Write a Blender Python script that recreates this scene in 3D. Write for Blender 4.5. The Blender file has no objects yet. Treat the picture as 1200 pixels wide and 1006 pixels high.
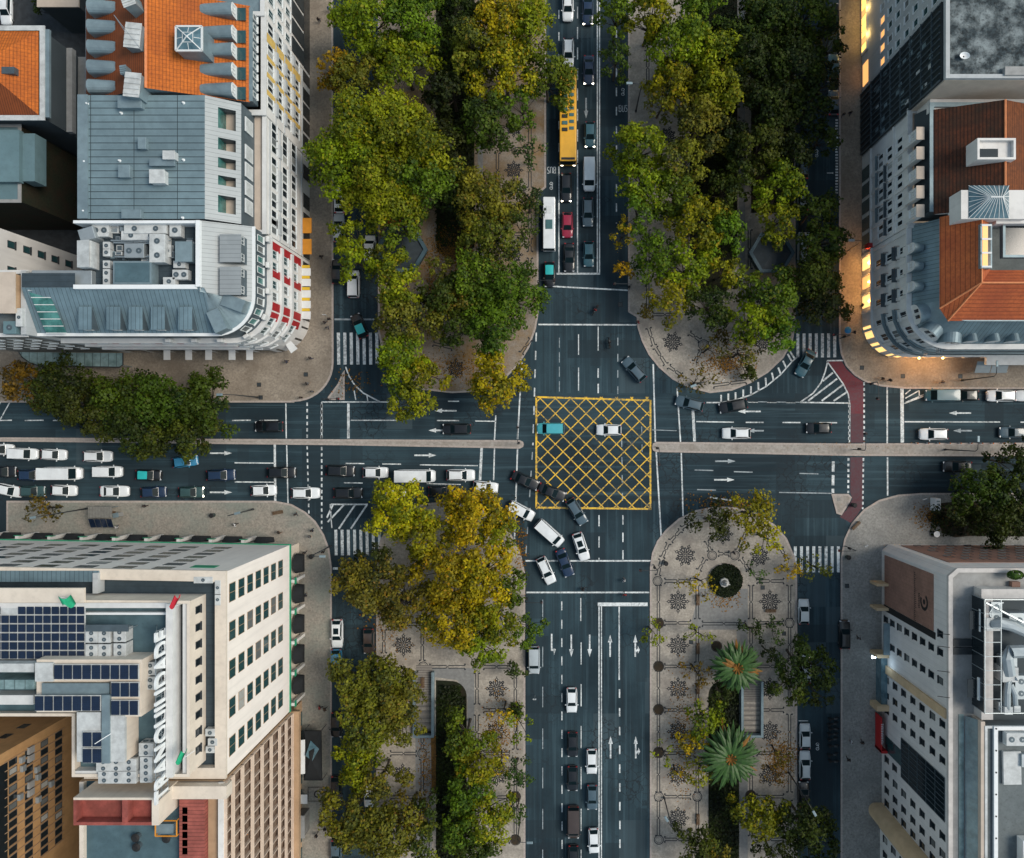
import bpy, bmesh, math, random
import numpy as np
from mathutils import Vector, Matrix
random.seed(7)
sc = bpy.context.scene
col = sc.collection
PI = math.pi
H = 140.0          # camera height in metres
S = 0.15           # metres per photo pixel on the ground
CX, CY = 665.0, 503.0

def P(px, py, z=0.0):
    k = S * (H - z) / H
    return Vector(((px - CX) * k, -(py - CY) * k, z))
def G(u, v, z=0.0):
    return Vector((u * S, -v * S, z))

# ------------------------------------------------------------------ materials
def nt(m):
    m.use_nodes = True
    return m.node_tree, m.node_tree.nodes, m.node_tree.links
def setin(b, **kw):
    for k, v in kw.items():
        k = k.replace('_', ' ')
        if k in b.inputs:
            b.inputs[k].default_value = v
def mth(n, l, op, a, b=None, c=None):
    x = n.new('ShaderNodeMath'); x.operation = op
    for i, v in enumerate((a, b, c)):
        if v is None: continue
        if isinstance(v, (int, float)): x.inputs[i].default_value = v
        else: l.new(v, x.inputs[i])
    return x.outputs[0]
def mixc(n, l, fac, a, b, blend='MIX'):
    x = n.new('ShaderNodeMix'); x.data_type = 'RGBA'; x.blend_type = blend
    if isinstance(fac, (int, float)): x.inputs[0].default_value = fac
    else: l.new(fac, x.inputs[0])
    for i, v in ((6, a), (7, b)):
        if isinstance(v, tuple): x.inputs[i].default_value = (v[0], v[1], v[2], 1)
        else: l.new(v, x.inputs[i])
    return x.outputs[2]
def noise(n, l, co, scale, detail=4, rough=.6):
    x = n.new('ShaderNodeTexNoise'); x.inputs['Scale'].default_value = scale
    x.inputs['Detail'].default_value = detail; x.inputs['Roughness'].default_value = rough
    if co is not None: l.new(co, x.inputs['Vector'])
    return x.outputs['Fac']
def ramp(n, l, fac, lo, hi):
    x = n.new('ShaderNodeMapRange'); x.inputs[1].default_value = lo; x.inputs[2].default_value = hi
    l.new(fac, x.inputs[0]); return x.outputs[0]
def stretched(n, l, co, sx, sy, sz):
    x = n.new('ShaderNodeMapping'); x.inputs['Scale'].default_value = (sx, sy, sz)
    l.new(co, x.inputs['Vector']); return x.outputs[0]
MATS = {}
def mat(name, c, rough=.7, var=.25, scale=1.5, c2=None, scale2=.12, amt2=.5, metal=0., line=None, lc=.55, bump=0., spec=.4, streak=0., coat=0., emit=None, es=0.,
        line2=None, speck=0.):
    """one procedural material: base colour broken by fine noise, by large patches of c2, by seam lines along an axis (axis, period, width)"""
    if name in MATS: return MATS[name]
    m = bpy.data.materials.new(name); t, n, l = nt(m)
    b = n['Principled BSDF']; setin(b, Roughness=rough, Metallic=metal)
    b.inputs['Specular IOR Level'].default_value = spec
    if coat: b.inputs['Coat Weight'].default_value = coat; b.inputs['Coat Roughness'].default_value = .08
    tc = n.new('ShaderNodeNewGeometry').outputs['Position']
    f1 = noise(n, l, tc, scale)
    d = tuple(x * (1 - var) for x in c); e = tuple(min(1, x * (1 + var)) for x in c)
    base = mixc(n, l, ramp(n, l, f1, .3, .7), d, e)
    if c2 is not None:
        f2 = noise(n, l, tc, scale2, 5, .65)
        base = mixc(n, l, mth(n, l, 'MULTIPLY', ramp(n, l, f2, .42, .66), amt2), base, c2)
    if speck:
        f3 = noise(n, l, tc, 3.2, 2, .5)
        base = mixc(n, l, mth(n, l, 'MULTIPLY', ramp(n, l, f3, .55, .75), speck), base, tuple(x * .35 for x in c))
    if streak:
        f4 = noise(n, l, stretched(n, l, tc, 1.2, 1.2, .06), 1.0, 3)
        base = mixc(n, l, mth(n, l, 'MULTIPLY', ramp(n, l, f4, .5, .75), streak), base, tuple(x * .5 for x in c))
    hsock = None
    for ln in (line, line2):
        if ln is None: continue
        ax, per, wd = ln
        sp = n.new('ShaderNodeSeparateXYZ'); l.new(tc, sp.inputs[0])
        fr = mth(n, l, 'FRACT', mth(n, l, 'MULTIPLY', sp.outputs['XYZ'.index(ax)], 1. / per))
        mk = mth(n, l, 'LESS_THAN', fr, wd / per)
        base = mixc(n, l, mth(n, l, 'MULTIPLY', mk, 1 - lc), base, tuple(x * .15 for x in c))
        hsock = mk if hsock is None else mth(n, l, 'MAXIMUM', hsock, mk)
    l.new(base, b.inputs['Base Color'])
    if bump:
        bp = n.new('ShaderNodeBump'); bp.inputs['Strength'].default_value = bump; bp.inputs['Distance'].default_value = .05
        l.new(f1 if hsock is None else mth(n, l, 'ADD', f1, hsock), bp.inputs['Height']); l.new(bp.outputs[0], b.inputs['Normal'])
    if emit:
        b.inputs['Emission Color'].default_value = (*emit, 1); b.inputs['Emission Strength'].default_value = es
    MATS[name] = m
    return m
def M(name): return MATS[name]

def asphalt():
    m = bpy.data.materials.new('asphalt'); t, n, l = nt(m); b = n['Principled BSDF']; setin(b, Roughness=.82)
    b.inputs['Specular IOR Level'].default_value = .25
    g = n.new('ShaderNodeNewGeometry').outputs['Position']
    sp = n.new('ShaderNodeSeparateXYZ'); l.new(g, sp.inputs[0])
    X, Y = sp.outputs[0], sp.outputs[1]
    f = noise(n, l, g, 6, 4, .7)
    c = mixc(n, l, f, (.018, .039, .052), (.040, .074, .092))
    big = noise(n, l, g, .045, 5, .6)
    c = mixc(n, l, ramp(n, l, big, .40, .62), c, (.010, .023, .032))
    # worn tyre tracks and patched strips run along each carriageway (stains in the surface itself)
    ns = noise(n, l, stretched(n, l, g, 1.1, .02, 1), 1.0, 4, .7)
    ew = noise(n, l, stretched(n, l, g, .02, 1.1, 1), 1.0, 4, .7)
    inew = mth(n, l, 'LESS_THAN', mth(n, l, 'ABSOLUTE', mth(n, l, 'ADD', Y, 3.2)), 9.5)
    st = n.new('ShaderNodeMix'); l.new(inew, st.inputs[0]); l.new(ns, st.inputs[2]); l.new(ew, st.inputs[3])
    c = mixc(n, l, mth(n, l, 'MULTIPLY', ramp(n, l, st.outputs[0], .5, .72), .75), c, (.013, .020, .026))
    c = mixc(n, l, mth(n, l, 'MULTIPLY', ramp(n, l, st.outputs[0], .47, .3), .6), c, (.070, .118, .142))
    for sx, sy, lim, amt, cc in ((.30, .055, .86, .6, (.013, .024, .032)), (.05, .32, .88, .6, (.014, .026, .034)), (.22, .16, .93, .5, (.052, .078, .092)), (.5, .09, .93, .45, (.016, .028, .036))):
        fl = n.new('ShaderNodeVectorMath'); fl.operation = 'FLOOR'; l.new(stretched(n, l, g, sx, sy, 0), fl.inputs[0]); wn = n.new('ShaderNodeTexWhiteNoise'); l.new(fl.outputs[0], wn.inputs['Vector'])
        c = mixc(n, l, mth(n, l, 'MULTIPLY', mth(n, l, 'GREATER_THAN', wn.outputs['Value'], lim), amt), c, cc)
    dr = noise(n, l, g, .55, 6, .75)
    c = mixc(n, l, mth(n, l, 'MULTIPLY', ramp(n, l, dr, .60, .72), .7), c, (.014, .019, .024))
    ve = n.new('ShaderNodeTexVoronoi'); ve.feature = 'DISTANCE_TO_EDGE'; ve.inputs['Scale'].default_value = .75; wv = n.new('ShaderNodeVectorMath'); wv.operation = 'ADD'; nz = n.new('ShaderNodeTexNoise'); nz.inputs['Scale'].default_value = 1.2; l.new(g, nz.inputs['Vector']); l.new(nz.outputs['Color'], wv.inputs[0]); l.new(g, wv.inputs[1]); l.new(wv.outputs[0], ve.inputs['Vector'])
    cm = noise(n, l, g, .07, 3); crk = mth(n, l, 'MULTIPLY', mth(n, l, 'LESS_THAN', ve.outputs['Distance'], .045), ramp(n, l, cm, .52, .62))
    c = mixc(n, l, mth(n, l, 'MULTIPLY', crk, .8), c, (.012, .016, .02))
    l.new(c, b.inputs['Base Color'])
    bp = n.new('ShaderNodeBump'); bp.inputs['Strength'].default_value = .25; bp.inputs['Distance'].default_value = .02
    l.new(f, bp.inputs['Height']); l.new(bp.outputs[0], b.inputs['Normal'])
    MATS['asphalt'] = m
asphalt()
def paint(name, c, wear=1.0):
    m = bpy.data.materials.new(name); t, n, l = nt(m); b = n['Principled BSDF']; setin(b, Roughness=.7)
    g = n.new('ShaderNodeNewGeometry').outputs['Position']
    f = noise(n, l, g, 2.2, 6, .75); f2 = noise(n, l, g, .25, 3)
    k = mth(n, l, 'MULTIPLY', ramp(n, l, mth(n, l, 'ADD', f, mth(n, l, 'MULTIPLY', f2, .5)), .66, .98), wear)
    l.new(mixc(n, l, k, c, (.05, .066, .08)), b.inputs['Base Color']); MATS[name] = m
paint('white_paint', (.70, .74, .75)); paint('yellow_paint', (.86, .52, .03), 1.25); paint('red_paint', (.125, .006, .017), .5)
paint('worn_red', (.075, .014, .024), .5); paint('faded_white_paint', (.36, .41, .44), .95)

# ------------------------------------------------------------------ mesh builder
class MB:
    def __init__(s): s.v = []; s.f = []; s.mi = []
    def poly(s, pts, m=0):
        k = len(s.v); s.v += [tuple(p) for p in pts]; s.f.append(tuple(range(k, k + len(pts)))); s.mi.append(m)
    def box(s, x0, y0, z0, x1, y1, z1, m=0):
        s.obox((x0 + x1) / 2, (y0 + y1) / 2, z0, z1, abs(x1 - x0), abs(y1 - y0), 0, m)
    def obox(s, cx, cy, z0, z1, lx, ly, a=0, m=0):
        c, n = math.cos(a), math.sin(a); q = []
        for x, y in ((-lx, -ly), (lx, -ly), (lx, ly), (-lx, ly)):
            q.append((cx + (x * c - y * n) / 2, cy + (x * n + y * c) / 2))
        s.prism(q, z0, z1, m)
    def prism(s, q, z0, z1, m=0, mtop=None, bottom=True):
        n = len(q); k = len(s.v)
        s.v += [(p[0], p[1], z0) for p in q] + [(p[0], p[1], z1) for p in q]
        for i in range(n):
            j = (i + 1) % n; s.f.append((k + i, k + j, k + n + j, k + n + i)); s.mi.append(m)
        s.f.append(tuple(range(k + n, k + 2 * n))); s.mi.append(m if mtop is None else mtop)
        if bottom: s.f.append(tuple(range(k + n - 1, k - 1, -1))); s.mi.append(m)
    def strip(s, A, B, m=0, closed=False):
        n = len(A); k = len(s.v); s.v += [tuple(p) for p in A] + [tuple(p) for p in B]
        for i in range(n if closed else n - 1):
            j = (i + 1) % n; s.f.append((k + i, k + j, k + n + j, k + n + i)); s.mi.append(m)
    def cyl(s, x, y, z0, z1, r0, r1=None, n=10, m=0):
        r1 = r0 if r1 is None else r1
        a = [(x + r0 * math.cos(2 * PI * i / n), y + r0 * math.sin(2 * PI * i / n), z0) for i in range(n)]
        b = [(x + r1 * math.cos(2 * PI * i / n), y + r1 * math.sin(2 * PI * i / n), z1) for i in range(n)]
        s.strip(a, b, m, True); s.poly(b, m); s.poly(a[::-1], m)
    def tube(s, pts, r, n=6, m=0):
        pts = [Vector(p) for p in pts]; rr = r if isinstance(r, (list, tuple)) else [r] * len(pts); rings = []
        for i, p in enumerate(pts):
            d = (pts[min(i + 1, len(pts) - 1)] - pts[max(i - 1, 0)]).normalized()
            a = d.orthogonal().normalized(); b = d.cross(a)
            rings.append([p + (a * math.cos(2 * PI * j / n) + b * math.sin(2 * PI * j / n)) * rr[i] for j in range(n)])
        for i in range(len(rings) - 1): s.strip(rings[i], rings[i + 1], m, True)
        s.poly(rings[0][::-1], m); s.poly(rings[-1], m)
    def ribbon(s, pts, w, z, m=0, closed=False):
        pts = [Vector((p[0], p[1])) for p in pts]; n = len(pts); A = []; B = []
        for i, p in enumerate(pts):
            a = pts[(i - 1) % n] if (closed or i > 0) else p; c = pts[(i + 1) % n] if (closed or i < n - 1) else p
            d = (c - a).normalized(); nn = Vector((-d.y, d.x)) * w / 2
            A.append((p.x - nn.x, p.y - nn.y, z)); B.append((p.x + nn.x, p.y + nn.y, z))
        s.strip(A, B, m, closed)
    def build(s, name, mats, parent=None, smooth=False, bevel=0., kind=None):
        off = Vector((0, 0, 0))
        if parent is not None:
            q = parent
            while q is not None: off = off + q.location; q = q.parent
        me = bpy.data.meshes.new(name)
        me.from_pydata([(v[0] - off.x, v[1] - off.y, v[2] - off.z) for v in s.v], [], s.f)
        if not isinstance(mats, (list, tuple)): mats = [mats]
        for m in mats: me.materials.append(MATS[m] if isinstance(m, str) else m)
        me.polygons.foreach_set('material_index', s.mi)
        if smooth: me.polygons.foreach_set('use_smooth', [True] * len(me.polygons))
        me.update()
        bm = bmesh.new(); bm.from_mesh(me); bmesh.ops.remove_doubles(bm, verts=bm.verts, dist=.0005)
        if len(bm.faces) < 60000: bmesh.ops.recalc_face_normals(bm, faces=bm.faces)
        bm.to_mesh(me); bm.free()
        o = bpy.data.objects.new(name, me); col.objects.link(o)
        if parent is not None: o.parent = parent
        if bevel:
            md = o.modifiers.new('bevel', 'BEVEL'); md.width = bevel; md.segments = 2; md.limit_method = 'ANGLE'
        if kind: o['kind'] = kind
        return o
def tag(o, label, cat, group=None):
    o['label'] = label; o['category'] = cat
    if group: o['group'] = group
    return o
def thing(name, label, cat, loc=(0, 0, 0), group=None, rz=0):
    o = bpy.data.objects.new(name, None); col.objects.link(o); o.location = loc; o.rotation_euler.z = rz
    o.empty_display_size = .5
    return tag(o, label, cat, group)
KIDS = {}
def kids(o):
    return [c for c in col.objects if c.parent == o] if False else KIDS.get(o.name, [])
def adopt(o):
    for c in list(col.objects):
        if c.parent is not None:
            L = KIDS.setdefault(c.parent.name, [])
            if c not in L: L.append(c)
def dup(root, loc, rz=0., label=None, group=None, recolor=None, scale=None, cat=None):
    """copy of a thing with copies of its parts and sub-parts; recolor maps part name -> material"""
    r = root.copy(); col.objects.link(r); r.location = loc; r.rotation_euler.z = rz
    if label: r['label'] = label
    if group: r['group'] = group
    if cat: r['category'] = cat
    if scale: r.scale = (scale, scale, scale)
    def rec(src, dst):
        for ch in KIDS.get(src.name, []):
            c = ch.copy(); col.objects.link(c); c.parent = dst
            if recolor:
                st = ch.name.split('.')[0]
                if st in recolor:
                    c.material_slots[0].link = 'OBJECT'; c.material_slots[0].material = recolor[st]
            rec(ch, c)
    rec(root, r)
    return r
def arc(cx, cy, r, a0, a1, n=12, ry=None):
    ry = r if ry is None else ry
    return [(cx + r * math.cos(math.radians(a0 + (a1 - a0) * i / n)), cy - ry * math.sin(math.radians(a0 + (a1 - a0) * i / n))) for i in range(n + 1)]
def offset(pts, d, closed=True):
    """shift a path outward by d (outward is on the right of its direction)"""
    pts = [Vector((p[0], p[1])) for p in pts]; n = len(pts); out = []
    for i, p in enumerate(pts):
        e = []
        if closed or i > 0: e.append((p - pts[(i - 1) % n]).normalized())
        if closed or i < n - 1: e.append((pts[(i + 1) % n] - p).normalized())
        ns = [Vector((x.y, -x.x)) for x in e]
        nn = sum(ns, Vector((0, 0)))
        nn.normalize(); k = max(.35, nn.dot(ns[0])); out.append(p + nn * (d / k))
    return out
def ring(pts, d, z, closed=True): return [(p.x, p.y, z) for p in offset(pts, d, closed)]
class Path:
    def __init__(s, pts):
        s.p = [Vector((q[0], q[1])) for q in pts]; s.c = [0]
        for a, b in zip(s.p, s.p[1:]): s.c.append(s.c[-1] + (b - a).length)
        s.len = s.c[-1]
    def at(s, d):
        d = max(0, min(s.len - 1e-6, d))
        for i in range(len(s.p) - 1):
            if d <= s.c[i + 1]:
                a, b = s.p[i], s.p[i + 1]; t = (b - a).normalized()
                return a + t * (d - s.c[i]), t, Vector((t.y, -t.x))
# ------------------------------------------------------------------ ground, pavements, markings
mat('paving', (.26, .235, .20), .8, .28, 3, (.18, .215, .19), .2, .6, bump=.2, speck=.35)
mat('warm_paving', (.27, .23, .185), .8, .28, 3, (.15, .12, .092), .15, .7, bump=.2, speck=.4)
mat('grey_paving', (.25, .245, .23), .8, .28, 3, (.15, .15, .145), .2, .6, bump=.2, speck=.35)
mat('park_paving', (.345, .31, .265), .8, .28, 3, (.22, .195, .17), .3, .95, bump=.2, speck=.3)
mat('leafy_paving', (.24, .205, .17), .85, .25, 5, (.20, .115, .035), .25, .8, bump=.2, speck=.4)
mat('kerb_stone', (.36, .31, .28), .75, .2, 3)
mat('basalt_mosaic', (.020, .024, .030), .8, .3, 6)
mat('soil', (.025, .021, .015), .95, .4, 3, (.06, .035, .015), .8, .6)
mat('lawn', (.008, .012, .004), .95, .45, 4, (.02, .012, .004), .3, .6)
mat('median_concrete', (.33, .30, .27), .8, .2, 2, (.2, .17, .14), .4, .6, speck=.3)
mat('path_grey', (.20, .20, .195), .85, .2, 2, (.18, .18, .18), .3, .5)
mat('leaf_litter', (.17, .085, .02), .95, .5, 6, (.05, .03, .012), 1.0, .8)
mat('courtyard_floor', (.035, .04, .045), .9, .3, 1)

mb = MB(); mb.poly([(-900, -900, 0), (900, -900, 0), (900, 900, 0), (-900, 900, 0)]); mb.build('road', 'asphalt', kind='structure')

def W2(pts): return [tuple(P(x, y))[:2] for x, y in pts]
def slab(name, pts, m, h=.12, kerb=True, mk='kerb_stone'):
    q = W2(pts)
    ar = sum(a[0] * b[1] - a[1] * b[0] for a, b in zip(q, q[1:] + q[:1]))
    if ar < 0: q = q[::-1]
    mb = MB()
    if kerb:
        inn = [tuple(p) for p in offset(q, -.32)]
        A = [(p[0], p[1], 0) for p in q]; B = [(p[0], p[1], h) for p in q]; C = [(p[0], p[1], h) for p in inn]
        mb.strip(A, B, 1, True); mb.strip(B, C, 1, True); mb.poly(C, 0)
        return mb.build(name, [m, mk], kind='structure')
    mb.prism(q, 0, h); return mb.build(name, m, kind='structure')

slab('pavement', [(-300, -300), (390, -300), (391, 425)] + arc(345, 425, 46, 0, -90, 10)[1:] + [(345, 472), (-300, 472)], 'warm_paving')
slab('pavement', [(8, 587), (322, 587)] + [(342, 591), (358, 600), (370, 611), (380, 627), (386, 643), (389, 665), (389, 1300), (8, 1300)], 'paving')
slab('pavement', [(983, -300), (983, 400), (985, 415), (991, 429), (1001, 440), (1014, 448), (1032, 453), (1060, 456), (1500, 457), (1500, -300)], 'warm_paving')
slab('pavement', [(985, 1300), (985, 655), (989, 632), (998, 613), (1012, 597), (1030, 586), (1052, 580), (1080, 578), (1500, 578), (1500, 1300)], 'grey_paving')
NW = [(443, -300), (443, 388), (447, 408), (456, 428), (472, 445), (495, 457), (530, 461), (565, 459), (590, 446), (608, 428), (620, 408), (628, 386), (631, 368), (631, 228), (640, 220), (640, -300)]
NE = [(736, -300), (736, 366), (746, 372), (747, 384), (752, 400), (760, 416), (772, 431), (788, 445), (808, 455), (832, 461), (858, 458), (880, 449), (900, 437), (918, 420), (929, 400), (932, 380), (932, -300)]
SW = [(441, 1300), (441, 655), (446, 632), (457, 613), (474, 599), (498, 590), (528, 588), (558, 594), (582, 606), (599, 626), (610, 648), (615.5, 672), (616, 1300)]
SE = [(761.5, 1300), (761.5, 665), (764, 648), (770, 634), (780, 621), (795, 608), (815, 598), (840, 593.5), (865, 595), (888, 602), (908, 615), (922, 631), (931, 652), (934, 675), (934, 1300)]
slab('park_pavement', NW, 'leafy_paving'); slab('park_pavement', NE, 'park_paving'); slab('park_pavement', SW, 'park_paving'); slab('park_pavement', SE, 'park_paving')
# medians
slab('median', [(-300, 511), (40, 513), (250, 514.5), (400, 515), (609, 516), (613, 518), (614, 521), (613, 524), (609, 526), (400, 522), (250, 520.5), (40, 518), (-300, 516)], 'median_concrete', .15)
slab('median', [(764, 524), (765, 520), (769, 518), (1000, 520), (1182, 519), (1500, 520), (1500, 535), (1182, 535), (1000, 534.5), (769, 530), (765, 528)], 'median_concrete', .15)
slab('traffic_island', [(974, 579), (994, 579), (998, 583), (995, 590), (986, 604), (980, 602)], 'median_concrete', .14)
slab('traffic_island', [(404, 434), (404, 469), (386, 469), (384, 466), (396, 450), (401, 438)], 'grey_paving', .10)
def sheet(name, pts, m, z=.004):
    mb = MB(); mb.poly([(*p, z) for p in W2(pts)]); return mb.build(name, m, kind='structure')
# red cycle crossing
sheet('cycle_lane', [(969, 423), (986, 423), (992, 433), (1002, 442), (1012, 448), (1012, 485), (997, 485), (997, 474), (993, 459), (984, 442)], 'red_paint')
sheet('cycle_lane', [(997, 485), (1012, 485), (1012, 519), (997, 519)], 'worn_red')
sheet('cycle_lane', [(996.5, 536), (1011.5, 536), (1011, 594), (1005, 603), (997, 613), (984, 606), (992, 598), (999, 585), (996.5, 578)], 'worn_red')

mk = MB(); fade = MB(); ylw = MB()
ZM = .008
def line(x0, y0, x1, y1, w=1.5, b=None, z=ZM):
    (b or mk).ribbon([P(x0, y0)[:2], P(x1, y1)[:2]], w * S, z)
def dash(x0, y0, x1, y1, on, off, w=1.3, b=None):
    L = math.hypot(x1 - x0, y1 - y0); t = 0; ux, uy = (x1 - x0) / L, (y1 - y0) / L
    while t < L:
        e = min(L, t + on); line(x0 + ux * t, y0 + uy * t, x0 + ux * e, y0 + uy * e, w, b); t += on + off
def curve(pts, w=1.3, b=None): (b or mk).ribbon([P(x, y)[:2] for x, y in pts], w * S, ZM)
def arrow(cx, cy, ang, L=26, turn=0, b=None):
    """lane arrow: shaft and head; turn adds a hooked head to one side"""
    a = math.radians(ang); u = Vector((math.cos(a), -math.sin(a))); v = Vector((u.y, -u.x))
    def q(s, t): r = Vector((cx, cy)) + u * s + v * t; return (*P(r.x, r.y)[:2], ZM)
    b = b or mk; h = L / 2
    if not turn:
        b.poly([q(-h, -.9), q(h - 9, -.9), q(h - 9, .9), q(-h, .9)]); b.poly([q(h - 9, -2.6), q(h, 0), q(h - 9, 2.6)])
    elif turn in (2, -2):
        t = turn / 2
        b.poly([q(-h, -.9), q(h - 9, -.9), q(h - 9, .9), q(-h, .9)]); b.poly([q(h - 9, -2.4), q(h, 0), q(h - 9, 2.4)])
        b.poly([q(-h + 5, .9 * t), q(-h + 8, .9 * t), q(-h + 10, 3.0 * t), q(-h + 7, 3.0 * t)]); b.poly([q(-h + 4, 3 * t), q(-h + 13, 3 * t), q(-h + 8, 5.2 * t)])
    else:
        b.poly([q(-h, -.9), q(h - 6, -.9), q(h - 6, .9), q(-h, .9)]); b.poly([q(h - 8, .9 * turn), q(h - 6, .9 * turn), q(h - 5, 3.2 * turn), q(h - 7, 3.2 * turn)])
        b.poly([q(h - 9, 2 * turn), q(h - 1, 2.8 * turn), q(h - 8, 4.8 * turn)])
# north avenue
line(700, -40, 700, 321, 1.3); line(702.6, -40, 702.6, 321, 1.3); line(652, 321, 703.2, 321, 2.2); dash(676.8, -40, 676.8, 190, 14, 10); line(676.8, 190, 676.8, 320, 1.4)
dash(655, -40, 655, 190, 10, 16); line(655, 195, 655, 320, 1.5); dash(722.4, -10, 722.4, 262, 10, 12.6, 1.5)
line(650, 336, 737, 340.5, 1.7); line(631, 380.5, 746, 381, 1.7)
line(701, 383, 701, 411, 1.2); dash(701, 432, 701, 464, 11, 7, 1.7); line(678, 392, 678, 416, 1.1); line(678, 431, 678, 458, 1.1); dash(655.5, 396, 655.5, 460, 12, 5, .8, fade); dash(724, 396, 724, 464, 9, 10, 1., fade)
dash(628.5, 390, 624.5, 522, 10.5, 11, 1.6); dash(624, 530, 616, 655, 9, 13, 1.2, fade)
line(612, 425, 609, 470, 1.7); line(609, 470, 606.5, 515, 1.7); line(606.5, 526, 603, 632, 1.7); line(581, 487, 579.5, 516, 1.5); line(579.5, 525, 578.5, 563, 1.5)
line(765.5, 427, 768, 518, 1.7); line(769, 530, 775, 632, 1.7); line(793.5, 455, 797.5, 518, 1.6); line(798.3, 531, 800.5, 605, 1.6)
line(764, 504, 793, 505, .8, fade)
# south avenue
line(616, 657.5, 763, 657.5, 1.8); line(617, 694.5, 761, 694.5, 1.8); line(700.5, 708.5, 759, 708.5, 4.2)
line(702, 710, 702, 1200, 1.4); line(704.8, 710, 704.8, 1200, 1.2); line(725.6, 711, 725.6, 797, 1.6); dash(726, 808, 727, 1200, 10, 12, 1.6)
for y in (703, 758, 805, 854, 900, 948, 996): line(636, y, 636, y + 24, .9, fade)
dash(658.3, 705, 659, 1200, 10.5, 11, 1.2); line(680.6, 701, 680.6, 728, 1.2)
for y in (753, 802, 851, 899, 948, 996): line(681, y, 681, y + 26, 1.1)
dash(702, 604, 702, 657, 13, 12, 1.4); dash(730, 604, 730, 656, 11, 9.5, 1.5); dash(728.5, 515, 729.5, 590, 9, 12, 1.2, fade); dash(752, 500, 752.5, 530, 9, 12, .8, fade)
arrow(646.5, 756, -90, 26, 1); arrow(669.5, 757, -90); arrow(691, 757, -90); arrow(715, 757, 90); arrow(744.5, 757, 90, 26, -2); arrow(715.5, 876, 90); arrow(745, 876, 90, 26, -2); arrow(686.8, 127, -90, 24, 0, fade)
# west road, upper half
line(377, 471.3, 465, 471.3, 1.4); line(377, 471.3, 377, 514, 1.6); dash(377, 524, 377, 620, 4, 3.2, 1.8); dash(377, 474, 377, 514, 4, 3.2, 2.4)
dash(360, 472, 360, 514, 4, 3.5, 1.8); dash(360, 523, 362, 604, 4, 3.5, 1.6); line(335, 473, 335.5, 514, 1.4); line(336, 522, 337.5, 590, 1.4)
line(408.3, 473, 408.3, 514, 3); line(411, 492.8, 465, 492.8, 1.3); line(512, 493, 538, 493.2, 1.3); line(557, 493.6, 581, 494, 1.3); line(525, 470.5, 538, 470.5, 1.3)
for a in (-40, 0, 29, 62, 95, 128, 161, 194, 227, 272, 304): line(a, 493, a + (14 if a == 0 else 22), 492.7, 1.3)
dash(0, 516, 70, 517, 12, 9, 1.0); arrow(522, 481.6, 180); arrow(511, 504.6, 180, 18)
curve([(405, 430), (409, 441), (416, 452), (426, 461), (445, 471)], 1.6); line(415, 458, 417, 469, 1.2); line(430, 464, 431, 470, 1.2)
# west road, lower half
line(275, 542.6, 322, 543, 1.3); dash(-40, 542, 262, 20, 21, 1.2); line(275, 565, 322, 565.4, 1.3); dash(-40, 564.5, 262, 20, 21, 1.1)
line(322, 521, 322.6, 588, 2.6); arrow(259, 531.3, 0); arrow(259, 577.2, 0); arrow(498.5, 533.8, 0)
line(405, 543.3, 427, 543.5, 1.3); line(448, 544, 470, 544.2, 1.3); line(492, 545, 560, 546, 1.2); line(403, 566, 425, 566.3, 1.3); line(500, 567, 540, 568, 1.1); line(564.5, 525, 562.5, 563, 3)
line(388, 591.3, 431, 591.3, 1.7); curve([(387, 591), (388, 608), (389, 619)], 1.3)
for x in (388, 401, 414, 428): line(x + 2, 592, x - 17 + (12 if x == 388 else 0), 612 + (8 if x > 401 else 0) - (5 if x == 388 else 0), 2)
line(390, 666.5, 409, 666.5, 2.6); line(409, 666.5, 441, 666.5, 1.4, fade)
for i in range(7): line(396.5 + 7.5 * i, 390, 397 + 7.5 * i, 427.5, 3.6)
line(392, 374.5, 443, 374.5, 2.0, fade)
for i in range(8): line(393.5 + 7.3 * i, 621, 394 + 7.3 * i, 651, 3.4)
# east road
def zeb(x0, n, y0, y1, st=7.2, w=3.4):
    for i in range(n): line(x0 + st * i, y0, x0 + st * i, y1, w)
zeb(935, 7, 391, 419); zeb(932, 8, 640.5, 671)
line(812, 481, 814, 517.5, 3.2); line(816, 494.3, 860, 495, 1.4); dash(874, 495.2, 984, 495.6, 21, 22, 1.4); dash(877, 471.4, 940, 472, 11, 11, 1.4)
line(876, 471, 938, 471.7, .9, fade)
line(938, 471.8, 995, 472.6, 1.6); curve([(938, 471.5), (953, 461), (962, 449), (967, 436), (970, 423.5)], 1.6); curve([(969, 423.5), (978, 436), (988, 450), (994, 462), (996, 475), (995.5, 519)], 1.5); line(969, 423, 990, 422.6, 1.6)
for (a, b, c, d) in ((964, 447, 976, 437), (947, 470, 981, 444), (963, 470, 988, 451), (977, 470, 992, 460)): line(a, b, c, d, 2)
dash(1012.6, 442, 1012.6, 520, 3.4, 3, 2.0); dash(995, 474, 995, 519, 3.4, 3, 2.0); dash(994.3, 537, 994, 578, 3.4, 3, 2.2); dash(1011.8, 537, 1011, 597, 3.4, 3, 1.9)
line(1039.7, 453, 1039.7, 520, 1.7); line(1040, 536, 1040.2, 581, 1.7); line(1057, 455, 1057.4, 519, 4.0); line(1060, 494.5, 1172, 494.8, 1.4); line(1196, 495, 1300, 495, 1.4)
dash(976.5, 541, 976, 578, 12, 4, 3.2); line(913, 577.3, 975, 578.4, 1.2, fade)
for (a, b, c, d) in ((1061, 462, 1067, 457), (1061, 467, 1077, 458), (1061, 472, 1086, 461), (1077, 458, 1077.5, 466)): line(a, b, c, d, 1.3)
curve([(1060, 473), (1072, 468.5), (1086, 463)], 1.3)
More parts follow.
